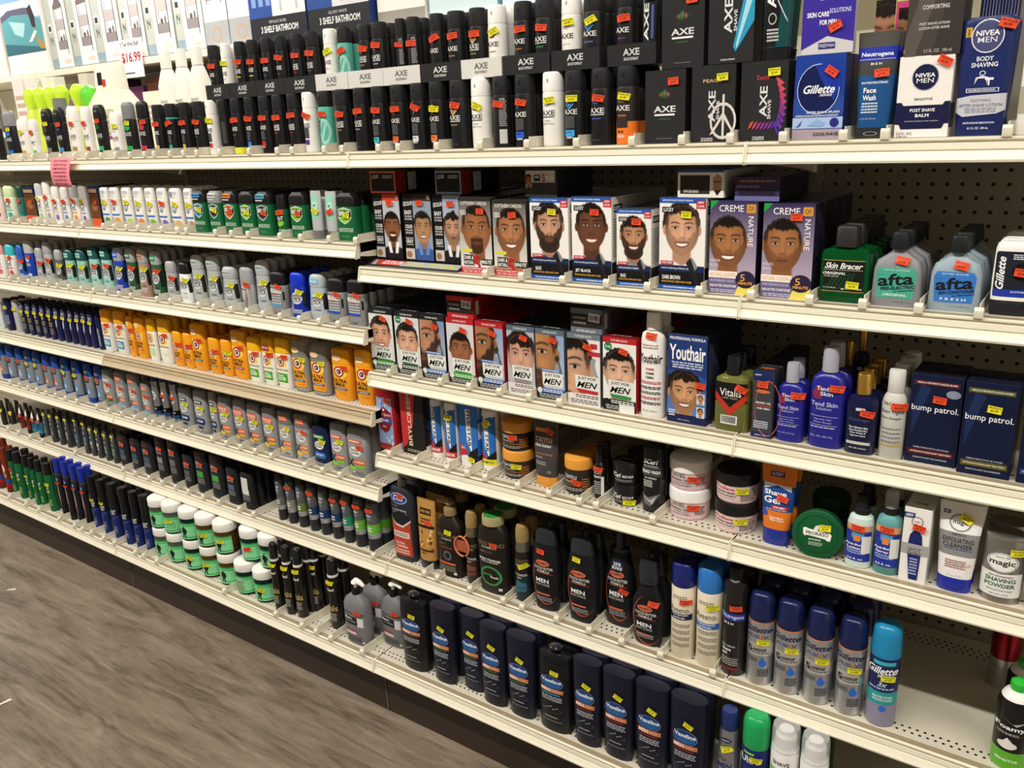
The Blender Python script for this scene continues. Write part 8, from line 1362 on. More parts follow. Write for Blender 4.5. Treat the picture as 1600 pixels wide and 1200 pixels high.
('D', 'arm', -0.1413, 0.032, 0.838, 0.0638, 0.0319, 0.1369, dict(t='ultra', b='f0a020', c='f2a41c', a='3a5a80', st='o'), 3),
('D', 'arm', -0.06, 0.032, 0.838, 0.0598, 0.0299, 0.1417, dict(t='ultra', b='f0a020', c='f2a41c', a='3a5a80', st='o'), 3),
('F', 'gillstick', -2.0276, 0.022, 0.636, 0.0435, 0.0239, 0.1385, dict(v=0, st='o'), 3),
('F', 'gillstick', -1.9557, 0.022, 0.636, 0.043, 0.0236, 0.1385, dict(v=1, st='o'), 3),
('F', 'gillstick', -1.8806, 0.022, 0.636, 0.0425, 0.0234, 0.1385, dict(v=1, st='o'), 3),
('F', 'gillstick', -1.8122, 0.022, 0.636, 0.042, 0.0231, 0.1385, dict(v=2, st='y'), 3),
('F', 'gillstick', -1.7502, 0.022, 0.636, 0.0416, 0.0229, 0.1385, dict(v=2, st='y'), 3),
('F', 'gillstick', -1.6802, 0.022, 0.636, 0.0411, 0.0226, 0.1385, dict(v=0, st='o'), 3),
('F', 'gillstick', -1.6166, 0.022, 0.636, 0.0406, 0.0223, 0.1385, dict(v=0, st='o'), 3),
('F', 'gillstick', -1.5499, 0.022, 0.636, 0.0401, 0.0221, 0.1385, dict(v=2, st='y'), 3),
('F', 'gillstick', -1.4763, 0.022, 0.636, 0.0396, 0.0218, 0.1385, dict(v=2, st='y'), 3),
('F', 'gillstick', -1.3965, 0.022, 0.636, 0.039, 0.0215, 0.1385, dict(v=2, st='o'), 3),
('F', 'gillstick', -1.331, 0.022, 0.636, 0.0385, 0.0212, 0.1385, dict(v=2, st='o'), 3),
('F', 'rg', -1.2777, 0.022, 0.636, 0.0572, 0.0286, 0.1337, dict(v='g', st='o'), 3),
('F', 'rg', -1.1973, 0.022, 0.636, 0.0506, 0.0253, 0.136, dict(v='b', sq=1, st='o'), 3),
('F', 'rg', -1.1217, 0.022, 0.636, 0.0497, 0.0249, 0.1397, dict(v='b', sq=1, st='o'), 3),
('F', 'rg', -1.0513, 0.022, 0.636, 0.038, 0.019, 0.1201, dict(v='b', sq=1, st='o'), 2),
('F', 'rgcan', -0.999, 0.022, 0.636, 0.025, 0.025, 0.1521, dict(), 2),
('F', 'rgcan', -0.9501, 0.022, 0.636, 0.0249, 0.0249, 0.1568, dict(st='o'), 2),
('F', 'rgcan', -0.8987, 0.022, 0.636, 0.0247, 0.0247, 0.1556, dict(st='o'), 2),
('F', 'rg', -0.8446, 0.022, 0.636, 0.0568, 0.0284, 0.1339, dict(v='x', st='y'), 3),
('F', 'rg', -0.7672, 0.022, 0.636, 0.0583, 0.0291, 0.137, dict(v='x', st='y'), 3),
('F', 'rg', -0.6984, 0.022, 0.636, 0.0323, 0.0161, 0.143, dict(v='x', st='y'), 3),
('F', 'rg', -0.6483, 0.022, 0.636, 0.0564, 0.0282, 0.135, dict(v='bonus', st='y'), 2),
('F', 'rg', -0.5785, 0.022, 0.636, 0.0529, 0.0264, 0.1361, dict(v='bonus', st='y'), 3),
('F', 'rg', -0.5152, 0.022, 0.636, 0.0543, 0.0271, 0.1343, dict(v='bonus', st='y'), 3),
('F', 'rg', -0.4481, 0.022, 0.636, 0.0555, 0.0278, 0.1335, dict(v='bonus', st='y'), 3),
('F', 'rg', -0.377, 0.022, 0.636, 0.0543, 0.0272, 0.1357, dict(v='box', sq=1, st='y'), 3),
('F', 'rg', -0.3088, 0.022, 0.636, 0.0553, 0.0277, 0.1376, dict(v='box', sq=1, st='o'), 3),
('F', 'rg', -0.2402, 0.022, 0.636, 0.0563, 0.0281, 0.1181, dict(v='navy', st='y'), 2),
('F', 'rg', -0.1714, 0.022, 0.636, 0.0571, 0.0285, 0.1354, dict(v='gr', st='y'), 2),
('F', 'rg', -0.1033, 0.022, 0.636, 0.0702, 0.0351, 0.1338, dict(v='gr', st='o'), 2),
('G', 'darktube', -2.1288, 0.022, 0.427, 0.0358, 0.0215, 0.1028, dict(v='y', st='y'), 1),
('G', 'darktube', -2.049, 0.022, 0.427, 0.0354, 0.0212, 0.1073, dict(v='y', st='y'), 1),
('G', 'adtube', -1.9695, 0.022, 0.427, 0.0321, 0.0192, 0.1096, dict(b='7a2a26', st='o'), 1),
('G', 'adtube', -1.9203, 0.022, 0.427, 0.026, 0.0156, 0.1075, dict(b='7a2a26', st='o'), 1),
('G', 'adtube', -1.874, 0.022, 0.427, 0.0316, 0.019, 0.1041, dict(b='2f88b0', st='o'), 1),
('G', 'adtube', -1.8281, 0.022, 0.427, 0.0286, 0.0171, 0.1067, dict(b='2f88b0', st='o'), 1),
('G', 'greytube', -1.779, 0.022, 0.427, 0.0269, 0.0162, 0.1149, dict(a='5a7a50', st='y'), 2),
('G', 'greytube', -1.7315, 0.022, 0.427, 0.0267, 0.016, 0.1151, dict(a='5a7a50', st='y'), 2),
('G', 'greytube', -1.6756, 0.022, 0.427, 0.0265, 0.0159, 0.1169, dict(a='9a9a9a', st='y'), 2),
('G', 'greytube', -1.6208, 0.022, 0.427, 0.0263, 0.0158, 0.1211, dict(a='9a9a9a', st='y'), 2),
('G', 'greytube', -1.5537, 0.022, 0.427, 0.026, 0.0156, 0.1275, dict(a='5a8aa0', st='y'), 2),
('G', 'greytube', -1.4969, 0.022, 0.427, 0.0258, 0.0155, 0.125, dict(a='5a8aa0', st='y'), 2),
('G', 'greytube', -1.454, 0.022, 0.427, 0.0256, 0.0154, 0.1106, dict(a='b8b8b8', st='y'), 2),
('G', 'greytube', -1.4118, 0.022, 0.427, 0.0254, 0.0153, 0.1133, dict(a='b8b8b8', st='y'), 2),
('G', 'greytube', -1.3619, 0.022, 0.427, 0.0252, 0.0151, 0.1078, dict(a='5aa860', st='y'), 2),
('G', 'greytube', -1.313, 0.022, 0.427, 0.025, 0.015, 0.1072, dict(a='5aa860', st='y'), 2),
('G', 'dovebottle', -1.252, 0.022, 0.427, 0.0511, 0.023, 0.1193, dict(a='3a5a70', st='o'), 2),
('G', 'dovebottle', -1.1791, 0.022, 0.427, 0.0532, 0.0239, 0.1163, dict(a='3a5a70', st='o'), 2),
('G', 'dovebottle', -1.1064, 0.022, 0.427, 0.061, 0.0274, 0.12, dict(a='3a5a70', st='o'), 2),
('G', 'dovebottle', -1.0262, 0.022, 0.427, 0.0512, 0.0231, 0.1491, dict(a='8a8a88', st='o'), 2),
('G', 'dovebottle', -0.9559, 0.022, 0.427, 0.0531, 0.0239, 0.1575, dict(a='6a6a6a', st='o'), 2),
('G', 'dovebottle', -0.8822, 0.022, 0.427, 0.0494, 0.0222, 0.1172, dict(a='5a5a50', st='o', small=1), 2),
('G', 'dovebottle', -0.8118, 0.022, 0.427, 0.0592, 0.0267, 0.141, dict(a='3fa048', st='o'), 2),
('G', 'dovebottle', -0.7343, 0.022, 0.427, 0.0606, 0.0273, 0.1454, dict(a='3fa048', st='o'), 2),
('G', 'dovebottle', -0.6594, 0.022, 0.427, 0.0516, 0.0232, 0.1194, dict(a='4a6080', st='o', small=1), 2),
('G', 'dovebottle', -0.5906, 0.022, 0.427, 0.0556, 0.025, 0.1168, dict(a='d8d8d8', lab=1, small=1), 2),
('G', 'dovebottle', -0.6018, 0.09, 0.427, 0.0515, 0.0232, 0.0982, dict(a='333333', st='o'), 1),
('G', 'dovecan', -0.4429, 0.022, 0.427, 0.0255, 0.0255, 0.144, dict(a='6a6a66'), 2),
('G', 'dovecan', -0.3994, 0.022, 0.427, 0.0271, 0.0271, 0.147, dict(a='8a8884', st='o'), 2),
('G', 'dovecan', -0.354, 0.022, 0.427, 0.0286, 0.0286, 0.1467, dict(a='6a7a3a'), 2),
('G', 'dovecan', -0.3085, 0.022, 0.427, 0.0285, 0.0285, 0.1488, dict(a='1f3c68', st='o'), 2),
('G', 'dovecan', -0.2624, 0.022, 0.427, 0.03, 0.03, 0.151, dict(a='1f3c68'), 2),
('G', 'dovecan', -0.2155, 0.022, 0.427, 0.0281, 0.0281, 0.1541, dict(a='1f3c68', st='o'), 2),
('G', 'dovecan', -0.1713, 0.022, 0.427, 0.0296, 0.0296, 0.1562, dict(a='2a8a6a', st='o'), 2),
('G', 'dovecan', -0.1256, 0.022, 0.427, 0.0311, 0.0311, 0.1569, dict(a='6aa83a', st='o'), 2),
('G', 'dovecan', -0.0777, 0.022, 0.427, 0.0358, 0.0358, 0.1559, dict(a='6ab83a', st='o'), 2),
('H', 'redcan', -2.1105, -0.052, 0.181, 0.0309, 0.0309, 0.1976, dict(st='y'), 1),
('H', 'redcan', -2.0346, -0.052, 0.181, 0.0249, 0.0249, 0.1859, dict(), 1),
('H', 'brutspray', -1.975, -0.052, 0.181, 0.0229, 0.0229, 0.1911, dict(st='o'), 1),
('H', 'brutspray', -1.9245, -0.052, 0.181, 0.0285, 0.0285, 0.1911, dict(), 1),
('H', 'brutspray', -1.8513, -0.052, 0.181, 0.0207, 0.0207, 0.1911, dict(st='y'), 1),
('H', 'brutspray', -1.8051, -0.052, 0.181, 0.0188, 0.0188, 0.1911, dict(), 1),
('H', 'brutspray', -1.7574, -0.052, 0.181, 0.0243, 0.0243, 0.1911, dict(), 1),
('H', 'brutspray', -1.6963, -0.052, 0.181, 0.0299, 0.0299, 0.1911, dict(st='y'), 1),
('H', 'gillspray', -1.6058, -0.052, 0.181, 0.0222, 0.0222, 0.2268, dict(st='o'), 1),
('H', 'gillspray', -1.5517, -0.052, 0.181, 0.0221, 0.0221, 0.2268, dict(st='o'), 1),
('H', 'gillspray', -1.4942, -0.052, 0.181, 0.022, 0.022, 0.2268, dict(st='o'), 1),
('H', 'gillspray', -1.4395, -0.052, 0.181, 0.0237, 0.0237, 0.2268, dict(st='o'), 1),
('H', 'navycan', -1.3802, -0.052, 0.181, 0.0236, 0.0236, 0.2066, dict(st='y'), 1),
('H', 'navycan', -1.3195, -0.052, 0.181, 0.0253, 0.0253, 0.2066, dict(st='y'), 1),
('H', 'navycan', -1.2538, -0.052, 0.181, 0.0288, 0.0288, 0.2066, dict(), 1),
('H', 'navycan', -1.1866, -0.052, 0.181, 0.0286, 0.0286, 0.2066, dict(), 1),
('H', 'navycan', -1.1236, -0.052, 0.181, 0.0267, 0.0267, 0.2066, dict(), 1),
('H', 'navycan', -1.0631, -0.052, 0.181, 0.0299, 0.0299, 0.2066, dict(), 1),
('H', 'jar', -1.0094, -0.05, 0.181, 0.071, 0.071, 0.104, dict(g='6c6f66', lab='h'), 0),
('H', 'jar', -0.934, -0.05, 0.181, 0.073, 0.073, 0.104, dict(g='6c6f66', lab='h'), 0),
('H', 'jar', -0.843, -0.05, 0.181, 0.073, 0.073, 0.104, dict(g='15363a', lab='h', st='y'), 0),
('H', 'jar', -0.757, -0.05, 0.181, 0.073, 0.073, 0.104, dict(g='6b4a1e', lab='h', st='y'), 0),
('H', 'jar', -0.668, -0.05, 0.181, 0.073, 0.073, 0.104, dict(g='6b4a1e', lab='h'), 0),
('H', 'jar', -0.576, -0.058, 0.181, 0.073, 0.073, 0.104, dict(g='15363a', lab='t'), 0),
('H', 'jar', -0.49, -0.058, 0.181, 0.073, 0.073, 0.104, dict(g='15363a', lab='h', st='y'), 0),
('HJ', 'jar', -1.01, -0.05, 0.285, 0.071, 0.071, 0.104, dict(g='6c6f66', lab='h'), 0),
('HJ', 'jar', -0.934, -0.05, 0.285, 0.073, 0.073, 0.104, dict(g='6c6f66', lab='p', st='y'), 0),
('HJ', 'jar', -0.843, -0.05, 0.285, 0.073, 0.073, 0.104, dict(g='15363a', lab='h'), 0),
('HJ', 'jar', -0.757, -0.05, 0.285, 0.073, 0.073, 0.104, dict(g='6b4a1e', lab='h', st='y'), 0),
('HJ', 'jar', -0.668, -0.05, 0.285, 0.073, 0.073, 0.104, dict(g='6b4a1e', lab='h', st='y'), 0),
('HJ', 'jar', -0.56, -0.035, 0.285, 0.073, 0.073, 0.104, dict(g='15363a', lab='c', st='o'), 0),
('HJ', 'jar', -0.474, -0.035, 0.285, 0.073, 0.073, 0.104, dict(g='15363a', lab='h'), 0),
('H', 'vitalis', -0.4079, -0.0581, 0.181, 0.0282, 0.0282, 0.2143, dict(st='y'), 1),
('H', 'vitalis', -0.3629, -0.0535, 0.181, 0.0298, 0.0298, 0.2143, dict(st='y'), 1),
('H', 'vitalis', -0.3227, -0.0477, 0.181, 0.0315, 0.0315, 0.2143, dict(st='y'), 1),
('H', 'vitalis', -0.3073, -0.0005, 0.181, 0.0305, 0.0305, 0.2143, dict(st='y'), 1),
('H', 'vitalis', -0.1964, -0.0361, 0.181, 0.0362, 0.0362, 0.2143, dict(st='y'), 1),
('H', 'lub', -0.0919, -0.0576, 0.181, 0.085, 0.048, 0.148, dict(st='o'), 0),
('H', 'lub', -0.0847, 0.0049, 0.181, 0.0826, 0.0467, 0.148, dict(st='o'), 0),
('H', 'lub', 0.0011, -0.0127, 0.181, 0.0826, 0.0467, 0.148, dict(st='o'), 0),
('HR', 'vasepump', 0.1173, -0.0593, 0.181, 0.086, 0.05, 0.198, dict(st='y'), 1),
('HR', 'vase', 0.2153, -0.0598, 0.181, 0.0735, 0.0367, 0.211, dict(g='3a6a3a', st='y'), 1),
('HR', 'vase', 0.296, -0.0453, 0.181, 0.0677, 0.0339, 0.211, dict(g='3a6a3a', st='y'), 1),
('HR', 'vase', 0.3697, -0.062, 0.181, 0.0725, 0.0362, 0.211, dict(g='3a6a3a', st='y'), 1),
('HR', 'vase', 0.4487, -0.062, 0.181, 0.0768, 0.0384, 0.211, dict(g='3a6a3a', st='y'), 1),
('HR', 'vasepump', 0.5384, -0.062, 0.181, 0.086, 0.05, 0.198, dict(g='2f90b8', st='y'), 1),
('HR', 'vase', 0.6242, -0.062, 0.181, 0.0691, 0.0346, 0.211, dict(g='7a2a26', st='y'), 1),
('HR', 'vase', 0.7001, -0.062, 0.181, 0.0744, 0.0372, 0.211, dict(g='7a2a26', st='y'), 1),
('HR', 'vase', 0.7782, -0.062, 0.181, 0.0758, 0.0379, 0.211, dict(g='7a2a26', st='y'), 1),
('HR', 'vase', 0.8577, -0.062, 0.181, 0.077, 0.0403, 0.211, dict(g='7a2a26', st='y'), 1),
('R5', 'dial', 0.0308, 0.0277, 0.427, 0.0765, 0.0383, 0.2065, dict(st='o'), 1),
('R5', 'goldtube', 0.1105, 0.0276, 0.427, 0.0527, 0.0316, 0.1891, dict(st='o'), 1),
('R5', 'gbpump', 0.1851, 0.0243, 0.427, 0.0771, 0.0462, 0.164, dict(st='y'), 0),
('R5', 'gbpump', 0.16, 0.1024, 0.427, 0.0796, 0.0477, 0.164, dict(), 1),
('R5', 'gbspray', 0.2531, 0.0265, 0.427, 0.0339, 0.0339, 0.1921, dict(v='r', tagr=1), 1),
('R5', 'gbpowder', 0.3219, 0.017, 0.427, 0.0847, 0.0466, 0.2002, dict(st='o'), 1),
('R5', 'gbspray', 0.4015, 0.0258, 0.427, 0.0374, 0.0374, 0.1937, dict(v='b', st='y'), 1),
('R5', 'palm', 0.4707, 0.0205, 0.427, 0.0729, 0.0401, 0.2045, dict(st='o'), 1),
('R5', 'palm', 0.5647, 0.0203, 0.427, 0.0761, 0.0419, 0.2045, dict(st='y'), 1),
('R5', 'palmtall', 0.6425, 0.0524, 0.427, 0.0709, 0.039, 0.2262, dict(st='o'), 0),
('R5', 'palmneck', 0.7275, 0.017, 0.427, 0.073, 0.0402, 0.1944, dict(st='o'), 1),
('R5', 'aveeno', 0.8048, 0.017, 0.427, 0.0503, 0.0503, 0.2155, dict(c='17246e', a='1a2248', v=0, st='o'), 1),
('R5', 'aveeno', 0.8612, 0.017, 0.427, 0.0518, 0.0518, 0.2212, dict(c='2f78c8', a='3a68b8', v=1, st='y'), 1),
('R5', 'neucan', 0.9149, 0.0171, 0.427, 0.0479, 0.0479, 0.2348, dict(st='o'), 1),
('R5', 'fusion', 0.9677, 0.017, 0.427, 0.0516, 0.0516, 0.1988, dict(st='y'), 2),
('R5', 'fusion', 1.0224, 0.017, 0.427, 0.0517, 0.0517, 0.1988, dict(st='y'), 2),
('R5', 'fusion', 1.0788, 0.017, 0.427, 0.0515, 0.0515, 0.1988, dict(st='y'), 2),
('R5', 'fusion', 1.1368, 0.017, 0.427, 0.0499, 0.0499, 0.1988, dict(st='y'), 2),
('R5', 'gseries', 1.1932, 0.017, 0.427, 0.0515, 0.0515, 0.2039, dict(st='y'), 0),
('R5', 'redfoam', 1.3641, 0.2475, 0.427, 0.05, 0.05, 0.1507, dict(), 0),
('R5', 'foamy', 1.3992, 0.0179, 0.427, 0.0562, 0.0562, 0.1627, dict(), 0),
('R5', 'foamy', 1.4025, 0.1347, 0.427, 0.0554, 0.0554, 0.1341, dict(), 0),
('R4', 'spice', 0.0057, 0.0296, 0.732, 0.0617, 0.0339, 0.1624, dict(st='o'), 1),
('R4', 'bryl', 0.0923, 0.0363, 0.732, 0.0735, 0.0452, 0.1635, dict(), 1),
('R4', 'fivestar', 0.1507, 0.0468, 0.732, 0.0375, 0.0337, 0.1478, dict(v='c'), 1),
('R4', 'fivestar', 0.2045, 0.0361, 0.732, 0.0361, 0.0325, 0.1502, dict(v='c', st='y'), 1),
('R4', 'fivebox', 0.2607, 0.0426, 0.732, 0.0515, 0.0464, 0.1604, dict(st='y'), 1),
('R4', 'fivestar', 0.3109, 0.0442, 0.732, 0.0429, 0.0386, 0.1482, dict(v='s', st='y'), 1),
('R4', 'cantujar', 0.3833, 0.033, 0.732, 0.0728, 0.0728, 0.0673, dict(st='y'), 0),
('R4', 'cantujar', 0.3833, 0.033, 0.7993, 0.0728, 0.0728, 0.0673, dict(st='o'), 0),
('R4', 'cantutube', 0.4722, 0.0353, 0.732, 0.0519, 0.0311, 0.1517, dict(st='o'), 0),
('R4', 'cantusmall', 0.5479, 0.0304, 0.732, 0.0638, 0.0638, 0.0816, dict(st='o'), 0),
('R4', 'dropper', 0.6051, 0.0383, 0.732, 0.0257, 0.0257, 0.1161, dict(st='o'), 1),
('R4', 'scurl', 0.6643, 0.0343, 0.732, 0.0588, 0.0588, 0.0473, dict(st='y', v=1), 1),
('R4', 'scurl', 0.6643, 0.0343, 0.7793, 0.0588, 0.0588, 0.0473, dict(v=0), 1),
('R4', 'beardwash', 0.7305, 0.0344, 0.732, 0.0443, 0.0355, 0.1424, dict(), 1),
('R4', 'shjar', 0.7987, 0.0337, 0.732, 0.0842, 0.0842, 0.0626, dict(v='w', st='o'), 0),
('R4', 'shjar', 0.7987, 0.0337, 0.7946, 0.0842, 0.0842, 0.0626, dict(v='w', st='o'), 0),
('R4', 'shjar', 0.8989, 0.0253, 0.732, 0.0828, 0.0828, 0.062, dict(v='k', st='y'), 0),
('R4', 'shjar', 0.8989, 0.0253, 0.794, 0.0828, 0.0828, 0.062, dict(v='k', st='y'), 0),
('R4', 'shgel', 0.9859, 0.0266, 0.732, 0.0495, 0.0297, 0.1548, dict(st='o'), 1),
('R4', 'tin', 1.0644, 0.017, 0.732, 0.0877, 0.0351, 0.0883, dict(st='y'), 0),
('R4', 'abump', 1.1333, 0.017, 0.732, 0.0441, 0.0397, 0.1357, dict(v='l', st='o'), 1),
('R4', 'abump', 1.1793, 0.017, 0.732, 0.0418, 0.0376, 0.1511, dict(v='s', st='o'), 1),
('R4', 'spotbox', 1.2242, 0.017, 0.732, 0.0421, 0.0431, 0.1363, dict(st='o'), 2),
('R4', 'magictube', 1.2858, 0.017, 0.732, 0.0507, 0.0304, 0.1543, dict(st='y'), 1),
('R4', 'magiccan', 1.3514, 0.017, 0.732, 0.0602, 0.0452, 0.1157, dict(st='y'), 1),
('R4', 'magiccan', 1.4074, 0.017, 0.732, 0.0347, 0.026, 0.0928, dict(), 0),
('R3', 'jfm', 0.0259, 0.025, 0.943, 0.0762, 0.0571, 0.1507, dict(v=0, st='o'), 3),
('R3', 'jfm', 0.1086, 0.025, 0.943, 0.0747, 0.0561, 0.1507, dict(v=1, st='o'), 3),
('R3', 'jfm', 0.1857, 0.025, 0.943, 0.0735, 0.0551, 0.1507, dict(v=2, st='o'), 3),
('R3', 'jfm', 0.2669, 0.025, 0.943, 0.0756, 0.0567, 0.1507, dict(v=3, st='o'), 3),
('R3', 'jfm', 0.3479, 0.025, 0.943, 0.0738, 0.0554, 0.1507, dict(v=4, st='o'), 3),
('R3', 'jfm', 0.4302, 0.025, 0.943, 0.0702, 0.0527, 0.1507, dict(v=5, st='o'), 3),
('R3', 'jfm', 0.5037, 0.025, 0.943, 0.0687, 0.0515, 0.1507, dict(v=6, st='o'), 3),
('R3', 'jfm', 0.5846, 0.025, 0.943, 0.0758, 0.0569, 0.1507, dict(v=7, st='o'), 3),
('R3', 'jfm', 0.6658, 0.025, 0.943, 0.0733, 0.055, 0.1507, dict(v=8, st='o'), 3),
('R3', 'youthbottle', 0.7347, 0.0178, 0.943, 0.0492, 0.0369, 0.2067, dict(st='o'), 1),
('R3', 'youthbox', 0.8101, 0.0209, 0.943, 0.0781, 0.0547, 0.1735, dict(st='o'), 2),
('R3', 'vitbottle', 0.895, 0.0197, 0.943, 0.0654, 0.0327, 0.1412, dict(st='o'), 2),
('R3', 'oilbox', 0.9558, 0.017, 0.943, 0.0385, 0.0386, 0.1242, dict(st='o'), 4),
('R3', 'tend', 1.0021, 0.017, 0.943, 0.048, 0.0288, 0.1416, dict(st='o', v=0), 1),
('R3', 'tend', 1.0633, 0.017, 0.943, 0.058, 0.0348, 0.1766, dict(st='o', v=1), 1),
('R3', 'goldcap', 1.12, 0.017, 0.943, 0.0494, 0.0321, 0.1387, dict(st='o'), 3),
('R3', 'skintight', 1.1685, 0.0188, 0.943, 0.0394, 0.0394, 0.1505, dict(st='o'), 3),
('R3', 'bump', 1.2294, 0.0295, 0.943, 0.0762, 0.0391, 0.15, dict(a='5a1f26', st='o'), 1),
('R3', 'bump', 1.3072, 0.017, 0.943, 0.0726, 0.0363, 0.1522, dict(a='5a5a2a', st='y'), 1),
('R3', 'bump', 1.3851, 0.017, 0.943, 0.0646, 0.0323, 0.1506, dict(a='2a4a7a'), 0),
('R2', 'ez', 0.0493, 0.052, 1.2095, 0.0813, 0.0569, 0.1494, dict(v=0, st='o'), 3),
('R2', 'ez', 0.1422, 0.052, 1.2095, 0.0828, 0.058, 0.1504, dict(v=1, st='o'), 3),
('R2', 'ez', 0.2286, 0.052, 1.2095, 0.0787, 0.0551, 0.1486, dict(v=2, st='o'), 3),
('R2', 'ssc', 0.3238, 0.027, 1.1975, 0.0844, 0.0675, 0.1586, dict(v=0, st='o'), 4),
('R2', 'ssc', 0.4126, 0.027, 1.1975, 0.0831, 0.0664, 0.1547, dict(v=1, st='o'), 4),
('R2', 'lucky', 0.5088, 0.027, 1.1975, 0.0887, 0.0577, 0.161, dict(v=0, st='y'), 3),
('R2', 'lucky', 0.6051, 0.027, 1.1975, 0.0875, 0.0569, 0.1635, dict(v=1, st='o'), 3),
('R2', 'lucky', 0.6954, 0.027, 1.1975, 0.0714, 0.0464, 0.1427, dict(v=2, st='o'), 3),
('R2', 'lucky', 0.7917, 0.027, 1.1975, 0.088, 0.0572, 0.1648, dict(v=3, st='y'), 3),
('R2', 'creme', 0.8865, 0.027, 1.1975, 0.0844, 0.0549, 0.1606, dict(v=0), 3),
('R2', 'creme', 0.9814, 0.027, 1.1975, 0.085, 0.0553, 0.158, dict(v=1, st='o'), 3),
('R2', 'bracer', 1.0739, 0.027, 1.1975, 0.0781, 0.0391, 0.1232, dict(st='y'), 4),
('R2', 'afta', 1.1536, 0.027, 1.1975, 0.0743, 0.0334, 0.1161, dict(v=0, st='o'), 4),
('R2', 'afta', 1.2367, 0.027, 1.1975, 0.073, 0.0328, 0.1144, dict(v=1, st='o'), 4),
('R2', 'gillwhite', 1.3122, 0.027, 1.1975, 0.0549, 0.0247, 0.1094, dict(st='o'), 4),
('R3', 'goldcap', 1.0751, 0.1, 0.943, 0.0264, 0.0171, 0.171, dict(), 0),
('R3', 'goldcap', 1.0797, 0.17, 0.943, 0.0294, 0.0191, 0.185, dict(), 0),
('R4', 'cantusmall', 0.5406, 0.125, 0.732, 0.0577, 0.0577, 0.0654, dict(), 0),
('R4', 'greentin', 1.0577, 0.1, 0.732, 0.0694, 0.0694, 0.0395, dict(), 0),
('R4', 'greentin', 1.0577, 0.1, 0.7715, 0.0694, 0.0694, 0.0395, dict(), 0),
('HR', 'silvercan', 0.937, -0.05, 0.181, 0.0441, 0.0441, 0.2064, dict(st='y'), 0),
('HR', 'ultracan', 0.9901, -0.05, 0.181, 0.0535, 0.0535, 0.2127, dict(st='y'), 0),
('HR', 'clearcan', 1.0464, -0.05, 0.181, 0.0532, 0.0532, 0.2146, dict(v=0), 0),
('HR', 'clearcan', 1.1016, -0.05, 0.181, 0.0508, 0.0508, 0.2147, dict(v=0, st='o'), 0),
('R2', 'lie', 0.0431, 0.053, 1.3599, 0.0802, 0.14, 0.0501, dict(v='ez0', c=['d8705a', '1a1a1c', '1a1a1c'], d='orange-rimmed black box lying flat'), 0),
('R2', 'lie', 0.2361, 0.053, 1.3599, 0.0732, 0.14, 0.0501, dict(v='ez1', c=['8a98b4', '1a1a1c', '1a1a1c'], d='blue-rimmed black box lying flat'), 0),
('R2', 'lie', 0.4829, 0.04, 1.3585, 0.0761, 0.14, 0.0515, dict(v='five', c=['3a3836', '2a2a2a', '2a2a2a'], d='grey-black box with red 5 lying flat'), 0),
('R2', 'lie', 0.8232, 0.03, 1.3623, 0.0857, 0.15, 0.0469, dict(v='luck', c=['ece8e4', 'd8d8dc', '4a6a9a'], d='white box lying flat, upside-down face'), 0),
('R2', 'lie', 0.9241, 0.03, 1.3581, 0.0771, 0.15, 0.0399, dict(v='cr', c=['3a3258', '1e1a2c', '2b2644'], d='purple box lying flat'), 0),
('R3', 'lie', 0.269, 0.027, 1.0937, 0.0741, 0.15, 0.0499, dict(v='jr', c=['c0242e', 'a81e26', '3a2c2c'], d='red box lying flat'), 0),
('R3', 'lie', 0.5904, 0.027, 1.0937, 0.0722, 0.15, 0.0512, dict(v='jg', c=['6a7680', '565e68', '3a3c40'], d='grey box lying flat'), 0),
]
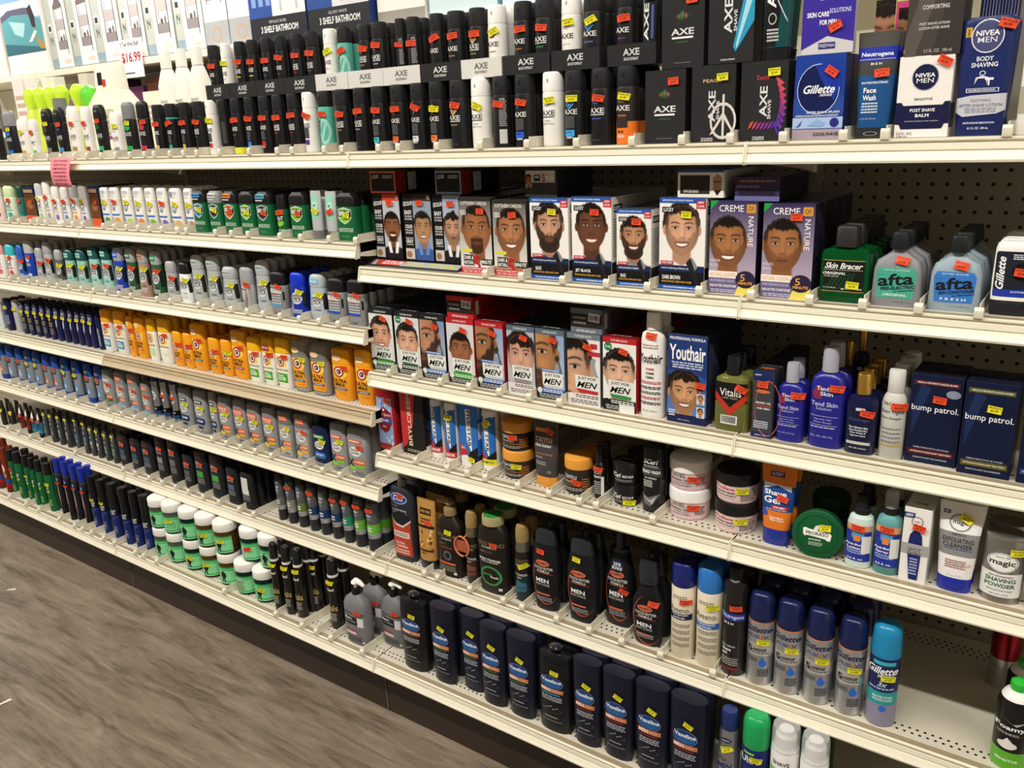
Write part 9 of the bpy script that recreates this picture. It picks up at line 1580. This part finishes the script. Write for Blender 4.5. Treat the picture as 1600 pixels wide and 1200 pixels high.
DIVIDERS = [
('A', 1.455, 0, [-1.5641, -1.4763, -1.409, -1.3128, -1.2373, -1.1585, -1.0872, -1.0101, -0.9342, -0.8621, -0.7912, -0.7447, -0.6721, -0.6118, -0.5542, -0.459, -0.3427, -0.2375, -0.1844, -0.0753, -0.0177, 0.0944, 0.1522, 0.2595, 0.3721, 0.4839, 0.5939, 0.7074, 0.8021, 0.8879, 0.9746, 1.0666, 1.1263, 1.2847]),
('B', 1.251, 0, [-1.6521, -1.5868, -1.5054, -1.4587, -1.4083, -1.2978, -1.2411, -1.1832, -1.0665, -1.0062, -0.9433, -0.8838, -0.8242, -0.7654, -0.6893, -0.6499, -0.5219, -0.455, -0.3877, -0.2647, -0.1888, -0.0894, -0.001]),
('C', 1.045, 0, [-1.7402, -1.6748, -1.6067, -1.5441, -1.4784, -1.4126, -1.3408, -1.2639, -1.1894, -1.1184, -1.0469, -0.9818, -0.8463, -0.7798, -0.6454, -0.5768, -0.5001, -0.434, -0.3688, -0.3019, -0.2281, -0.156, -0.0888]),
('F', 0.636, 0, [-1.918, -1.8463, -1.7811, -1.7151, -1.6483, -1.5831, -1.513, -1.4363, -1.309, -1.2358, -1.1593, -1.0836, -1.0219, -0.982, -0.9244, -0.8797, -0.8063, -0.6794, -0.6125, -0.5472, -0.482, -0.4122, -0.2747, -0.206, -0.1407, -0.0539]),
('G', 0.427, 0, [-2.0282, -1.9434, -1.8502, -1.7593, -1.5253, -1.2161, -1.1447, -1.0639, -0.9915, -0.9181, -0.8495, -0.7734, -0.6946, -0.5972, -0.5307, -0.0453]),
('H', 0.181, -0.077, [-1.9614, -1.8301, -1.7329, -1.5841, -1.4776, -1.4258, -1.3667, -1.2875, -1.2202, -1.0941, -1.0465, -0.9722, -0.622, -0.3858, -0.2759, -0.2188, -0.1607, -0.0418]),
('R5', 0.427, 0, [0.1301, 0.1732, 0.2748, 0.3736, 0.4272, 0.521, 0.6049, 0.6845, 0.775, 0.8891]),
('R4', 0.732, 0, [0.046, 0.1305, 0.2288, 0.288, 0.3396, 0.4294, 0.5107, 0.586, 0.6265, 0.7546]),
('R3', 0.943, 0, [0.0676, 0.1474, 0.2257, 0.3078, 0.3899, 0.4673, 0.5424]),
('R2', 1.1975, 0, [0.3685, 0.4593, 0.5573, 0.6543, 0.7394, 0.84, 0.9338, 1.0318, 1.1147, 1.1958, 1.2774]),
]
TRAYS = [(-0.4854, 0.0941, 1.5897, 0.036, 'k'), (-0.3863, 0.1016, 1.5897, 0.036, 'k'), (-0.2834, 0.1021, 1.5897, 0.036, 'k'), (-0.1777, 0.1073, 1.5897, 0.036, 'k'), (-0.0711, 0.1038, 1.5897, 0.036, 'w'), (0.0354, 0.1052, 1.5897, 0.036, 'w'), (0.1415, 0.1049, 1.5897, 0.036, 'w'), (0.249, 0.1081, 1.5897, 0.036, 'k'), (0.3541, 0.1, 1.5897, 0.036, 'w'), (0.4612, 0.1079, 1.5897, 0.036, 'k'), (0.5707, 0.1026, 1.5897, 0.036, 'k'), (0.6861, 0.0955, 1.5897, 0.036, 'k')]
build_room()
build_gondola()
build_products(DATA)
build_trays(TRAYS)
build_dividers(DIVIDERS)
build_extras()
build_far_side()
